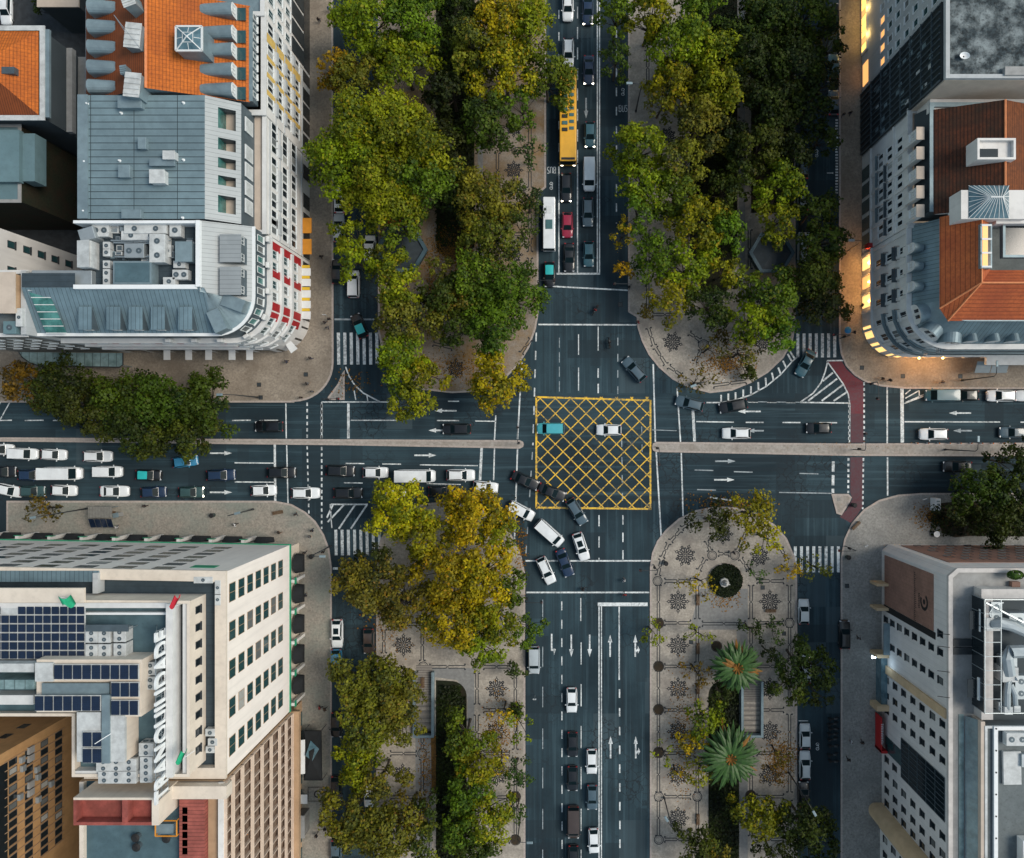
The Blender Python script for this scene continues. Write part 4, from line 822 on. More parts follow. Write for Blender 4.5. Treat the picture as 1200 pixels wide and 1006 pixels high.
TR = [
 # north-west gardens
 (428, 30, 42, 16, 'yg', 'yellow green tree at the photo top beside the north-west side street', 1, AN), (488, 22, 42, 17, 'green', 'green tree at the photo top, right of the yellow green one', 1, AN),
 (470, 75, 40, 16, 'yg', 'yellowish tree between the giant tree and the photo top', 1, AN), (398, 85, 26, 13, 'amber', 'amber tree leaning over the north-west pavement', 1, AN), (420, 92, 34, 15, 'olive', 'olive tree behind the amber one over the side street', 1, AN),
 (440, 150, 52, 19, 'yg', 'giant bright yellow green tree, upper part of the huge crown by the side street', 1, AN), (482, 172, 48, 19, 'yg', 'big green gold tree on the inner side of the giant crown', 1, AN), (405, 192, 44, 18, 'yg', 'yellow leaning tree over the pavement on the outer side of the giant crown', 1, AN),
 (450, 225, 50, 18, 'yg', 'broad yellow green tree at the lower end of the giant crown', 1, AN), (500, 215, 36, 17, 'green', 'green tree between the giant crown and the dark garden path', 1, AN),
 (585, 30, 42, 17, 'yellow', 'yellow tree at the photo top near the bus lane', 1, AN), (620, 35, 36, 16, 'yg', 'yellow green tree overhanging the bus lane at the photo top', 1, AN), (552, 62, 34, 16, 'olive', 'olive tree beside the dark garden gap', 1, AN),
 (590, 85, 40, 16, 'yellow', 'golden tree above the deep green one', 1, AN), (641, 94, 34, 14, 'green', 'green tree overhanging the yellow bus', 1, AN), (612, 125, 26, 13, 'green', 'small green tree beside the front of the yellow bus', .8, AN),
 (570, 145, 38, 15, 'dark', 'deep green tree on the garden path', 1, AN), (545, 20, 30, 13, 'deep', 'dark green tree in the gap at the photo top', 1, AN), (618, 175, 22, 12, 'teal', 'thin dull green tree near the painted bus letters', .5, AN),
 (572, 235, 42, 15, 'olive', 'greyish olive tree above the leaf littered circle', 1, AN), (578, 275, 36, 14, 'olive', 'greyish tree overhanging the leaf littered circle', 1, AN), (618, 235, 26, 12, 'teal', 'thin grey green tree beside the white shuttle bus', .5, AN), (612, 268, 22, 12, 'dark', 'dull green tree behind the white shuttle bus', .6, AN),
 (413, 278, 26, 13, 'yg', 'yellow green tree over the cars parked in the side street', 1, AN), (416, 306, 26, 12, 'yg', 'small round yellow green tree over the side street', 1, AN), (470, 262, 30, 14, 'green', 'green tree beside the orange kiosk', 1, AN),
 (468, 335, 34, 15, 'yg', 'yellow green tree below the six-sided kiosk', 1, AN), (478, 372, 36, 15, 'olive', 'olive gold tree in the middle of the north-west plaza', 1, AN), (520, 350, 30, 14, 'dark', 'dark green tree between two lighter crowns', 1, AN),
 (560, 330, 40, 15, 'green', 'fresh green tree below the leaf littered circle', 1, AN), (597, 345, 38, 15, 'green', 'fresh green tree near the north stop line', 1, AN), (580, 378, 40, 15, 'green', 'fresh green tree near the curved kerb', 1, AN), (545, 385, 28, 13, 'dark', 'dim green tree behind the fresh green ones', .9, AN),
 (632, 355, 14, 7, 'teal', 'small bush tree on the kerb at the north stop line', .6, AN), (618, 318, 13, 7, 'dark', 'small dark tree by the turquoise roofed taxi', .6, AN),
 (468, 422, 36, 14, 'yg', 'yellow green tree at the tip of the north-west plaza', 1, AN), (495, 440, 28, 13, 'yg', 'round tree beside the tip of the north-west plaza', 1, AN), (482, 470, 28, 13, 'yg', 'yellow green tree overhanging the west road', 1, AN), (580, 448, 36, 14, 'yellow', 'lone yellow tree over the junction corner', 1, AN), (455, 300, 20, 11, 'olive', 'small olive tree beside the kiosk roof', .9, AN),
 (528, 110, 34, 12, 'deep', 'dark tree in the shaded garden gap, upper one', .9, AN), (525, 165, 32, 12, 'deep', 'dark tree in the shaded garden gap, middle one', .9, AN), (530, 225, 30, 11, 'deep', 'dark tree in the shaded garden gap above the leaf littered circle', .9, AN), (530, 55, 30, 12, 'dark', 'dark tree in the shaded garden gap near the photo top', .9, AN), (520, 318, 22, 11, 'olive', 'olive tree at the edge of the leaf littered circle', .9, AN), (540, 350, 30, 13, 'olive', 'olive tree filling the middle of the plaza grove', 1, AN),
 # north-east gardens
 (862, 35, 30, 12, 'deep', 'dark tree over the narrow eastern garden path near the photo top', 1, AE), (866, 110, 30, 12, 'deep', 'dark tree over the narrow eastern garden path', 1, AE), (858, 165, 26, 11, 'deep', 'dark low tree beside the narrow eastern garden path', .9, AE), (850, 225, 26, 11, 'dark', 'dark low tree under the bright inner row', .9, AE), (970, 55, 24, 12, 'deep', 'dark tree hiding the top of the eastern street', .9, AE), (965, 100, 22, 12, 'deep', 'dark tree above the slate car of the north-east side', .9, AE), (962, 165, 24, 11, 'deep', 'dark tree hiding the middle of the eastern street', .8, AE), (870, 330, 22, 11, 'green', 'green tree between the kiosk and the plaza', .9, AE), (830, 410, 20, 8, 'bare', 'thin bare limbed tree over the first tiled circle', .3, AE),
 (722, 20, 26, 14, 'green', 'green tree overhanging the north avenue at the photo top', 1, AE), (722, 70, 22, 13, 'dark', 'dark green tree overhanging the north avenue', .9, AE), (760, 22, 34, 15, 'yg', 'yellow green tree at the photo top beside the pavement', 1, AE),
 (800, 55, 40, 17, 'yg', 'tall yellow green tree of the inner garden row', 1, AE), (842, 62, 34, 16, 'yg', 'yellow green tree touching the dark garden', 1, AE), (818, 15, 30, 15, 'green', 'green tree at the photo top of the inner row', 1, AE),
 (790, 95, 34, 15, 'yg', 'yellowing tree of the inner garden row', 1, AE), (838, 108, 36, 15, 'yg', 'yellow green tree bordering the dark gap', 1, AE), (775, 118, 24, 12, 'olive', 'thin olive tree over a tiled rosette', .55, AE),
 (820, 145, 38, 15, 'olive', 'olive gold tree in the middle of the inner row', 1, AE), (750, 175, 36, 15, 'yg', 'yellow green tree overhanging the bus lane dashes', 1, AE), (755, 215, 34, 14, 'yg', 'second tree overhanging the bus lane dashes', .9, AE), (800, 192, 32, 14, 'olive', 'olive tree behind the bus lane trees', .9, AE), (792, 228, 30, 14, 'green', 'green tree over the pale pavement', .8, AE),
 (815, 262, 36, 14, 'yg', 'bright tree above the narrow garden path', 1, AE), (850, 275, 28, 13, 'green', 'green tree beside the six-sided dark kiosk', 1, AE), (730, 275, 18, 11, 'amber', 'amber tree over the bus lane end', .7, AE), (748, 250, 26, 12, 'green', 'light green tree beside the amber one', .8, AE), (732, 318, 13, 9, 'amber', 'small orange tree by the north stop line', .8, AE),
 (770, 300, 32, 13, 'green', 'leafy green tree near the stop line pavement', .75, AE), (805, 315, 32, 13, 'yg', 'yellowish tree above the tiled plaza', .8, AE), (848, 318, 24, 12, 'yg', 'small yellow green tree beside the narrow path', .9, AE), (785, 350, 30, 12, 'yg', 'thin yellow green tree near the plaza edge', .65, AE), (832, 360, 30, 12, 'dark', 'dark green tree above the two tiled circles', .8, AE),
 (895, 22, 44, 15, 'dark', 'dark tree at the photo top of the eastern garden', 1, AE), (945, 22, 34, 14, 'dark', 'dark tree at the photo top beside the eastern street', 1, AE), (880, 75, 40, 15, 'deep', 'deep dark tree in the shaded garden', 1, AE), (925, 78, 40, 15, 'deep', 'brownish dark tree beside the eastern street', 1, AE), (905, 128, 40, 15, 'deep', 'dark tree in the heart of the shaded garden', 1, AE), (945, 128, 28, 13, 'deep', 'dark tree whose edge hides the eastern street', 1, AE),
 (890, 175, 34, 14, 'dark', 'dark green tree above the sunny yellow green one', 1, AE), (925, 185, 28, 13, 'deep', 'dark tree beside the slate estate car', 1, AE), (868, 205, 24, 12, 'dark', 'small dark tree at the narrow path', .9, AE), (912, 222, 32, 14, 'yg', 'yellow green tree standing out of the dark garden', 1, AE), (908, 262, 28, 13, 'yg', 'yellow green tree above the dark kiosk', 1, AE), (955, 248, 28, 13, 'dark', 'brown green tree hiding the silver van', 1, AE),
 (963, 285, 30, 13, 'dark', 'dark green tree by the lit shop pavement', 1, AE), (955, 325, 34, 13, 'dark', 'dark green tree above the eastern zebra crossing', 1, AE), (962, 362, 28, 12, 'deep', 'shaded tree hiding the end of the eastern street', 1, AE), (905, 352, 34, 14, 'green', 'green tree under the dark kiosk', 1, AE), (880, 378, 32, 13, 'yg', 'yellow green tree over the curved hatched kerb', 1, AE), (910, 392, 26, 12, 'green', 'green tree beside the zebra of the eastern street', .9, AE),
 (818, 448, 26, 8, 'bare', 'thin yellowing tree with bare limbs at the kerb of the tiled plaza', .2, AE), (868, 415, 24, 10, 'olive', 'half bare olive tree beside the hatched kerb', .45, AE), (845, 395, 12, 5, 'bare', 'rusty shrub between the two tiled circles', .6, AE), (880, 438, 9, 4, 'dark', 'dark bush on the plaza by the hatched kerb', 1, AE), (757, 366, 9, 5, 'bare', 'half bare sapling at the plaza corner', .5, AE),
 # west road trees
 (30, 448, 30, 11, 'bare', 'brownish dark tree at the photo edge above the west road', .8, AR), (75, 455, 40, 13, 'deep', 'dark tree beside the glass canopy', 1, AR), (110, 478, 40, 14, 'deep', 'deep green tree over the westbound lane', 1, AR), (150, 470, 42, 15, 'dark', 'dark green tree in the middle of the roadside clump', 1, AR), (165, 500, 36, 14, 'deep', 'dark tree over the median', 1, AR),
 (200, 472, 42, 15, 'dark', 'leafy green tree beside the brown pavement', 1, AR), (240, 475, 36, 15, 'dark', 'rounded tree at the tip of the roadside clump', 1, AR), (225, 508, 34, 14, 'dark', 'low spreading tree over the queueing blue car', 1, AR), (185, 515, 28, 12, 'dark', 'dim tree over the queue lane', 1, AR),
 (50, 598, 24, 8, 'bare', 'bare brown tree on the south-west pavement beside the bus shelter', .4, AR),
 # south-west gardens
 (470, 600, 38, 14, 'yellow', 'yellow tree nearest the hatched triangle', 1, AS), (452, 582, 20, 12, 'yg', 'small yellow green tree over the kerb lane', .9, AS), (500, 628, 32, 14, 'yg', 'yellow green tree behind the tip of the south-west plaza', 1, AS), (552, 605, 40, 14, 'yellow', 'golden tree at the tip of the south-west plaza', 1, AS), (583, 625, 26, 13, 'yg', 'yellow green tree by the curved south-west kerb', 1, AS),
 (435, 685, 42, 15, 'olive', 'grey olive tree over the side street zebra', 1, AS), (470, 705, 36, 14, 'olive', 'olive tree beside the first tiled rosette', 1, AS), (440, 650, 22, 12, 'deep', 'dark tree in the shade beside the zebra', .8, AS), (525, 675, 40, 16, 'amber', 'amber tree in the middle of the big golden mass', 1, AS), (565, 675, 40, 16, 'yellow', 'yellow tree in the middle of the golden mass', 1, AS), (535, 725, 40, 16, 'yellow', 'yellow tree at the lower end of the golden mass', 1, AS), (580, 725, 34, 15, 'yg', 'yellow green tree beside the silver van', 1, AS), (600, 690, 24, 13, 'green', 'green tree at the kerb opposite the turning cars', 1, AS), (618, 738, 22, 12, 'green', 'green tree overhanging the silver van', 1, AS), (565, 760, 28, 14, 'yg', 'yellow tree above the upper tiled rosette', 1, AS),
 (605, 787, 12, 6, 'teal', 'small dull green tree at the kerb by the silver van', .8, AS), (435, 805, 43, 14, 'olive', 'broad olive tree beside the stair well', 1, AS), (462, 815, 38, 14, 'olive', 'olive tree touching the stair well', 1, AS), (430, 850, 35, 13, 'olive', 'olive tree over the side street opposite the tent', .9, AS), (465, 850, 28, 13, 'olive', 'olive tree below the stair well corner', .8, AS),
 (418, 895, 32, 12, 'yg', 'yellow green tree in the lower side street', .9, AS), (445, 912, 28, 12, 'olive', 'olive tree near the hidden white car', .9, AS), (412, 960, 38, 13, 'olive', 'olive tree at the lower pavement of the side street', 1, AS), (450, 975, 42, 13, 'olive', 'pale olive tree at the photo foot', .9, AS), (480, 950, 24, 11, 'bare', 'yellow brown thin tree over the lower rosettes', .6, AS), (502, 942, 18, 10, 'dark', 'round dark green tree beside the long planting bed', 1, AS), (498, 990, 26, 12, 'olive', 'olive tree at the photo foot beside the planting bed', .9, AS),
 (545, 862, 30, 12, 'green', 'loose green tree growing over the planting bed', .85, AS), (560, 890, 32, 12, 'yg', 'loose yellow green tree over the planting bed', .85, AS), (550, 925, 32, 12, 'green', 'green tree over the lower planting bed', .85, AS), (572, 955, 34, 12, 'yg', 'yellow green tree over the lower tiled rosette', .85, AS), (540, 968, 30, 12, 'green', 'leafy green tree at the lower planting bed', .9, AS), (555, 990, 30, 12, 'dark', 'dark green tree at the photo foot', .9, AS),
 (608, 850, 24, 10, 'yg', 'thin tree spreading over the south avenue kerb', .4, AS), (590, 835, 18, 9, 'yellow', 'yellow thin tree between two tiled rosettes', .45, AS), (605, 905, 22, 9, 'teal', 'grey green tree near the kerb of the south avenue', .6, AS), (605, 832, 8, 5, 'dark', 'dark round bush at the kerb', 1, AS), (607, 950, 14, 7, 'teal', 'small grey green tree with lamps near the kerb', .6, AS), (585, 895, 18, 9, 'yellow', 'yellow sparse tree over a half hidden rosette', .45, AS),
 # south-east plaza
 (832, 612, 26, 9, 'deep', 'dark thin tree at the tip of the south-east plaza', .55, AZ), (880, 605, 32, 11, 'yg', 'bright yellow green open tree at the tip of the south-east plaza', .5, AZ), (898, 632, 24, 10, 'yellow', 'yellow open tree by the curved south-east kerb', .45, AZ), (820, 684, 22, 8, 'yellow', 'yellow open tree leaning over the round planter', .4, AZ), (885, 672, 16, 7, 'teal', 'grey sparse tree right of the round planter', .4, AZ), (925, 668, 16, 8, 'yellow', 'yellow small tree by the zebra of the south-east street', .6, AZ),
 (958, 665, 20, 9, 'olive', 'sparse yellowing tree over the south-east street', .35, AZ), (763, 742, 18, 7, 'yg', 'small yellow tree leaning over the south avenue kerb', .5, AZ), (818, 745, 20, 8, 'yg', 'yellow sparse tree above the first palm', .4, AZ), (905, 738, 20, 7, 'teal', 'greyish thin tree on the plaza opposite the silver car', .45, AZ), (880, 738, 14, 7, 'deep', 'dark small tree by the plaza path', .5, AZ), (815, 788, 22, 7, 'bare', 'yellow brown half bare tree beside the first palm', .35, AZ), (900, 765, 14, 7, 'deep', 'dark thin tree beside the first palm', .55, AZ),
 (935, 775, 28, 11, 'deep', 'dark bushy tree hiding parked silver cars', .9, AZ), (960, 785, 26, 11, 'deep', 'dark bushy tree over the south-east street', .9, AZ), (925, 805, 26, 10, 'dark', 'dark green tree over the parking bay line', .9, AZ), (960, 815, 18, 9, 'deep', 'dim tree at the lower end of the dark clump', .8, AZ), (825, 840, 26, 9, 'yg', 'yellow green tree beside the sunken stair', .7, AZ), (845, 815, 16, 7, 'deep', 'dark shrub above the planting bed of the stair', .9, AZ), (815, 870, 20, 8, 'yellow', 'yellow tree left of the second palm', .6, AZ), (820, 905, 20, 8, 'yg', 'yellow tree below the second palm', .6, AZ),
 (778, 885, 16, 5, 'yg', 'sparse sapling in the tree pit by the south avenue', .35, AZ), (792, 905, 14, 5, 'yellow', 'sparse yellow sapling over the fifth rosette', .4, AZ), (890, 957, 32, 10, 'yg', 'round yellow tree on the lower plaza', 1, AZ), (912, 885, 20, 7, 'bare', 'rusty brown thin tree by the silver pair', .3, AZ), (905, 908, 16, 6, 'bare', 'rusty bare tree over the lower rosette', .25, AZ), (940, 965, 34, 12, 'deep', 'dark tree in the shade of the lower street', .9, AZ), (815, 995, 30, 10, 'dark', 'dark green tree at the foot of the tiled plaza', .9, AZ), (955, 1000, 30, 12, 'deep', 'dark tree at the photo foot in the south-east street', .9, AZ), (840, 1005, 20, 9, 'olive', 'olive tree at the photo foot by the planting bed', .8, AZ), (905, 1000, 24, 10, 'deep', 'dark tree at the photo foot right of the planting bed', .8, AZ),
 # south-east corner
 (1150, 575, 34, 11, 'dark', 'dark evergreen tree nearest the corner lawn', 1, AF), (1120, 598, 22, 9, 'deep', 'low dark evergreen beside the small white kiosk box', 1, AF), (1165, 605, 32, 11, 'deep', 'dark evergreen next to the brown tiled facade', 1, AF), (1190, 570, 32, 12, 'dark', 'dark evergreen at the photo edge over the road', 1, AF), (1180, 540, 24, 11, 'deep', 'dark evergreen leaning over the east median', .9, AF), (1200, 612, 24, 11, 'deep', 'dark evergreen at the photo edge by the facade', 1, AF), (1205, 528, 18, 10, 'deep', 'dark evergreen tip above the median at the photo edge', .9, AF),
 # courtyard
 (52, 10, 13, 8, 'deep', 'dark courtyard tree beside the lit wall', .9, 'courtyard trees'), (75, 225, 12, 7, 'deep', 'dark shrub in the deep courtyard', .8, 'courtyard trees'), (35, 232, 7, 6, 'green', 'green potted shrub on the courtyard ledge', .8, 'courtyard trees'),
]
for t in TR: tree(t[0], t[1], t[2], t[3], t[4], t[5], t[6] if len(t) > 6 else 1, t[7], leaf=(.42 if t[2] > 22 else .36))
# ---- fallen leaves: too many to count
def litter(regs, z):
    rng = np.random.default_rng(21); C = []
    for px, py, rx, ry, n in regs:
        u = np.sqrt(rng.random(n)) * rng.uniform(.3, 1.15, n); a = rng.random(n) * 2 * PI; k = S
        C.append(np.stack([(px + rx * u * np.cos(a) - CX) * k, -(py + ry * u * np.sin(a) - CY) * k, np.full(n, z) + rng.random(n) * .02], 1))
    c = np.concatenate(C); n = len(c); nn = np.array([0, 0, 1.]) + rng.normal(0, .12, (n, 3)); me = leaf_mesh(c, nn, rng.random(n), .26, rng); o = bpy.data.objects.new('fallen_leaves', me); col.objects.link(o); o['kind'] = 'stuff'; o.color = (.15, .075, .012, 1)
litter([(532, 290, 30, 34, 2400), (505, 335, 12, 60, 500), (535, 430, 60, 24, 700), (850, 425, 40, 22, 900), (915, 890, 22, 34, 1100), (850, 700, 24, 18, 300), (500, 900, 12, 50, 350), (585, 860, 26, 60, 700), (800, 860, 26, 90, 700), (1090, 605, 26, 18, 500), (455, 720, 40, 60, 500), (415, 450, 30, 20, 120), (850, 590, 60, 14, 300), (610, 640, 10, 60, 200), (1000, 523, 90, 5, 200)], .14)
def cover(regs, z):
    rng = np.random.default_rng(5); C = []
    for x0, y0, x1, y1, n in regs: C.append(np.stack([(rng.uniform(x0, x1, n) - CX) * S, -(rng.uniform(y0, y1, n) - CY) * S, z + rng.random(n) ** 2 * .5], 1))
    c = np.concatenate(C); n = len(c); me = leaf_mesh(c, np.array([0, 0, 1.]) + rng.normal(0, .5, (n, 3)), np.clip(.5 + .5 * np.sin(c[:, 0] * .8) * np.sin(c[:, 1] * .6) + rng.normal(0, .2, n), 0, 1), .34, rng); o = bpy.data.objects.new('ground_cover', me); col.objects.link(o); o['kind'] = 'stuff'; o.color = (.010, .018, .005, 1)
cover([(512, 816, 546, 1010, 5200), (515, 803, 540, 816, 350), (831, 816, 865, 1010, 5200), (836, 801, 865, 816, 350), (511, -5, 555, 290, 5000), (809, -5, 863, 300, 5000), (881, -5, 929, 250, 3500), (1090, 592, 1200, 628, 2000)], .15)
# ---- palms
mat('palm_leaf', (.028, .075, .012), .55, .4, 2); mat('palm_leaf_dry', (.19, .085, .012), .7, .4, 2); mat('palm_bark', (.07, .05, .03), .9, .4, 8)
def palm(px, py, rpx, h, dry, label):
    p = P(px, py, h); r = thing('palm_tree', label, 'palm', (p.x, p.y, .1), 'palms of the south-east plaza'); rnd = random.Random(px)
    R = rpx * S * (H - h) / H
    m = MB(); m.tube([(p.x, p.y, .1), (p.x + .1, p.y, h * .5), (p.x, p.y, h - .2)], [.42, .34, .4], 10); m.build('trunk', 'palm_bark', r)
    for i in range(96):
        a = i * 2.39996 + rnd.uniform(-.1, .1); tier = i / 96; e0 = .15 + (1 - tier) * 1.15; Lf = R * rnd.uniform(.85, 1.08) * (1 if tier > .25 else .8)
        up = 1.1 - tier * 1.25
        pts = []
        for k in range(7):
            s = k / 6; rr = Lf * s * math.cos(max(-.2, up) * (1 - s * .6)); zz = h + Lf * (math.sin(up) * s * .75 - .42 * s * s); pts.append(Vector((p.x + rr * math.cos(a), p.y + rr * math.sin(a), zz)))
        m = MB()
        for k in range(6):
            w0 = .42 * math.sin(PI * min(1, (k + .35) / 6.2)) ** .7; w1 = .36 * math.sin(PI * min(1, (k + 1.35) / 6.4)) ** .7 if k < 5 else .02
            t = (pts[k + 1] - pts[k]).normalized(); sd = t.cross(Vector((0, 0, 1))).normalized()
            for sg in (-1, 1):
                dz = Vector((0, 0, -.14)); m.poly([pts[k], pts[k + 1], pts[k + 1] + sd * w1 * sg + dz * (w1 / .36), pts[k] + sd * w0 * sg + dz * (w0 / .36)])
        ang = math.degrees(a) % 360
        isdry = (rnd.random() < .18 and dry and 60 < ang < 160) or rnd.random() < .03
        m.build('frond', 'palm_leaf_dry' if isdry else 'palm_leaf', r)
    m = MB()
    for i in range(9): a = i * .7; m.tube([(p.x, p.y, h + .1), (p.x + .9 * math.cos(a), p.y + .9 * math.sin(a), h + .75)], [.09, .16], 5)
    m.build('fruit_stalk', 'palm_leaf_dry', r)
palm(864, 783, 31, 6, True, 'palm with orange dry fronds at the head of the sunken stair'); palm(856, 889, 38, 7, False, 'larger all green palm at the foot of the sunken stair')
# ------------------------------------------------------------------ buildings
mat('plaster_white', (.70, .68, .655), .8, .07, .8, (.42, .40, .38), .2, .45, streak=.25); mat('plaster_pinkish', (.86, .785, .725), .8, .05, .6, (.76, .69, .64), .15, .45, streak=.22)
mat('plaster_grey', (.42, .44, .45), .8, .08, .8, (.30, .32, .33), .2, .5, streak=.3); mat('plaster_cream', (.66, .58, .49), .8, .07, .6, (.52, .45, .38), .2, .5, streak=.25)
mat('plaster_tan', (.42, .28, .17), .8, .1, .6, (.30, .19, .11), .2, .5, streak=.3); mat('plaster_brown', (.46, .27, .12), .8, .12, .6, (.34, .19, .085), .25, .5, streak=.3)
mat('ornate_white', (.64, .635, .62), .8, .08, 1.2, (.45, .455, .45), .3, .5, streak=.35); mat('pale_trim', (.60, .60, .59), .75, .08, 1, (.45, .45, .45), .3, .4)
mat('dark_plaster', (.05, .065, .075), .8, .15, .6, (.03, .04, .045), .3, .5); mat('dark_panel', (.018, .024, .028), .5, .3, 1.2, (.04, .05, .055), .4, .5)
mat('seam_metal_y', (.175, .25, .285), .5, .12, .7, (.115, .17, .20), .16, .8, metal=.25, line=('Y', .62, .07), lc=.35); mat('seam_metal_x', (.165, .245, .285), .5, .12, .7, (.105, .16, .19), .16, .8, metal=.25, line=('X', .62, .07), lc=.35)
mat('seam_metal_pale', (.30, .325, .335), .55, .06, .7, (.24, .26, .27), .15, .5, metal=.2, line=('Y', .62, .06), lc=.5); mat('roof_sheet', (.175, .25, .28), .55, .12, .8, (.125, .18, .205), .14, .8, metal=.2, line=('Y', .98, .10), lc=.0, line2=('X', 6.1, .09), speck=.2)
mat('zinc', (.21, .28, .31), .5, .12, 1, (.14, .19, .22), .3, .7, metal=.3); mat('zinc_dark', (.09, .12, .14), .5, .15, 1, (.06, .08, .09), .3, .5, metal=.3)
mat('tile_orange', (.50, .125, .012), .75, .24, 2.2, (.30, .065, .01), .14, .7, speck=.3, line=('X', .42, .09), lc=.45, line2=('Y', .55, .05)); mat('tile_rust', (.21, .052, .012), .8, .2, 1.2, (.12, .032, .01), .15, .6, line=('X', .36, .10), lc=.4)  # second tile: darker copy of the orange one for a single slope
mat('tile_red', (.44, .11, .03), .75, .24, 2.2, (.26, .05, .018), .14, .7, speck=.3, line=('X', .48, .09), lc=.45); mat('tile_red_y', (.42, .10, .028), .75, .24, 2.2, (.26, .05, .018), .14, .7, speck=.3, line=('Y', .48, .09), lc=.45)
mat('tile_moss', (.080, .022, .008), .85, .45, 1.1, (.035, .018, .010), .28, .95, line=('X', .42, .14), lc=.3, speck=.7); mat('tile_moss_lit', (.15, .042, .010), .85, .3, 1.5, (.10, .032, .012), .25, .7, line=('X', .42, .1), lc=.5, speck=.4)  # second tile: the sunlit slope's copy, light put into its colour
mat('ridge_tile', (.62, .22, .09), .8, .15, 2); mat('roof_teal', (.12, .20, .225), .7, .15, .8, (.08, .14, .16), .2, .6, speck=.2); mat('deck_dark', (.028, .045, .058), .8, .2, 1, (.045, .065, .08), .4, .5, line=('Y', .9, .06)); mat('deck_teal', (.07, .125, .15), .8, .2, .8, (.045, .085, .105), .25, .7, speck=.3)
mat('roof_grey', (.13, .15, .155), .9, .15, 1, (.09, .105, .11), .2, .6, speck=.35); mat('roof_stained', (.025, .036, .042), .9, .8, 2.2, (.26, .30, .31), .45, .9, speck=.7, streak=.5); mat('roof_beige', (.50, .42, .35), .85, .1, .6, (.38, .31, .25), .2, .5)
mat('roof_red', (.30, .075, .06), .85, .2, 1, (.17, .045, .035), .35, .8, speck=.3); mat('roof_red_ribbed', (.33, .09, .07), .8, .2, 1, (.18, .045, .035), .3, .7, line=('Y', .5, .09), lc=.4)
mat('blind_pale', (.34, .34, .32), .6, .1, 2); mat('blind_dim', (.12, .13, .13), .5, .2, 2); mat('glass', (.022, .065, .072), .12, .15, .6, spec=.7); mat('glass_green', (.03, .12, .11), .15, .3, .5, (.10, .28, .26), .5, .7, spec=.7); mat('glass_blue', (.05, .11, .14), .12, .3, .8, (.16, .25, .29), .5, .6, spec=.8); mat('glass_dark', (.010, .016, .020), .1, .2, .8, spec=.6)
mat('canopy_glass', (.20, .29, .30), .3, .25, .8, (.07, .12, .12), .5, .8, line=('X', 1.35, .12), lc=.3, streak=.4); mat('frame_white', (.62, .64, .64), .5, .06, 2); mat('frame_dark', (.03, .035, .04), .5, .1, 2); mat('green_trim', (.02, .27, .14), .5, .12, 1)
mat('solar', (.010, .020, .045), .15, .2, .6, spec=.6, line=('X', .28, .012), line2=('Y', .28, .012)); mat('steel', (.33, .37, .39), .4, .1, 1, metal=.6); mat('duct', (.34, .38, .40), .45, .1, .8, metal=.45); mat('white_metal', (.52, .54, .54), .5, .1, 1, (.30, .31, .31), .8, .6, streak=.3)
mat('yellow_panel', (.62, .42, .12), .7, .12, 1); mat('red_panel', (.34, .014, .018), .65, .12, .8); mat('orange_awning', (.55, .22, .02), .75, .12, 1); mat('yellow_awning', (.62, .40, .03), .75, .1, 1); mat('white_awning', (.62, .63, .63), .8, .06, 1); mat('grey_awning', (.25, .29, .31), .8, .08, 1); mat('black_fabric', (.012, .014, .016), .9, .2, 1)
mat('tile_brown_wall', (.30, .165, .125), .7, .12, 1.2, (.15, .085, .065), .25, .5, line=('Y', .6, .03), line2=('Z', .3, .03)); mat('panel_white_wall', (.68, .65, .63), .7, .05, .6, (.56, .54, .53), .2, .45, line=('Y', .9, .025), lc=.6, streak=.2)
mat('stone_grey', (.20, .19, .175), .85, .2, 1, (.13, .125, .12), .3, .6, streak=.4); mat('concrete', (.30, .30, .295), .85, .12, 1, (.22, .22, .215), .3, .6, streak=.3); mat('ivy', (.014, .018, .008), .95, .5, 3, (.03, .014, .006), .5, .7)
mat('recess_brown', (.11, .07, .05), .6, .5, 1.1, (.30, .22, .16), .8, .6); mat('grid_cream', (.64, .50, .40), .8, .08, 1, (.50, .38, .29), .3, .5); mat('lamp_warm', (1, .7, .3), .5, 0, emit=(1, .62, .18), es=7.); mat('pale_concrete', (.54, .51, .485), .85, .1, .8, (.38, .36, .345), .25, .6, streak=.3); mat('ochre_trim', (.58, .42, .26), .8, .1, .8, (.45, .32, .19), .3, .5); mat('lit_window', (.6, .42, .2), .4, .2, 1.5, emit=(1, .60, .20), es=.8); mat('lit_orange', (.25, .14, .05), .4, .2, 1.5, emit=(1, .45, .14), es=.7); mat('lamp_cool', (.8, .9, 1), .5, 0, emit=(.65, .85, 1), es=6.); mat('lit_yellow', (.8, .6, .15), .4, .2, 1.5, emit=(1, .62, .13), es=1.2)
mat('sign_red', (.42, .012, .015), .5, .05); mat('sign_white', (.72, .74, .75), .45, .04); mat('ink', (.012, .012, .013), .7, .1); mat('flag_green', (.01, .30, .15), .8, .15, 2); mat('flag_red', (.42, .015, .03), .8, .15, 2)
NW_ = {}
WP = {}
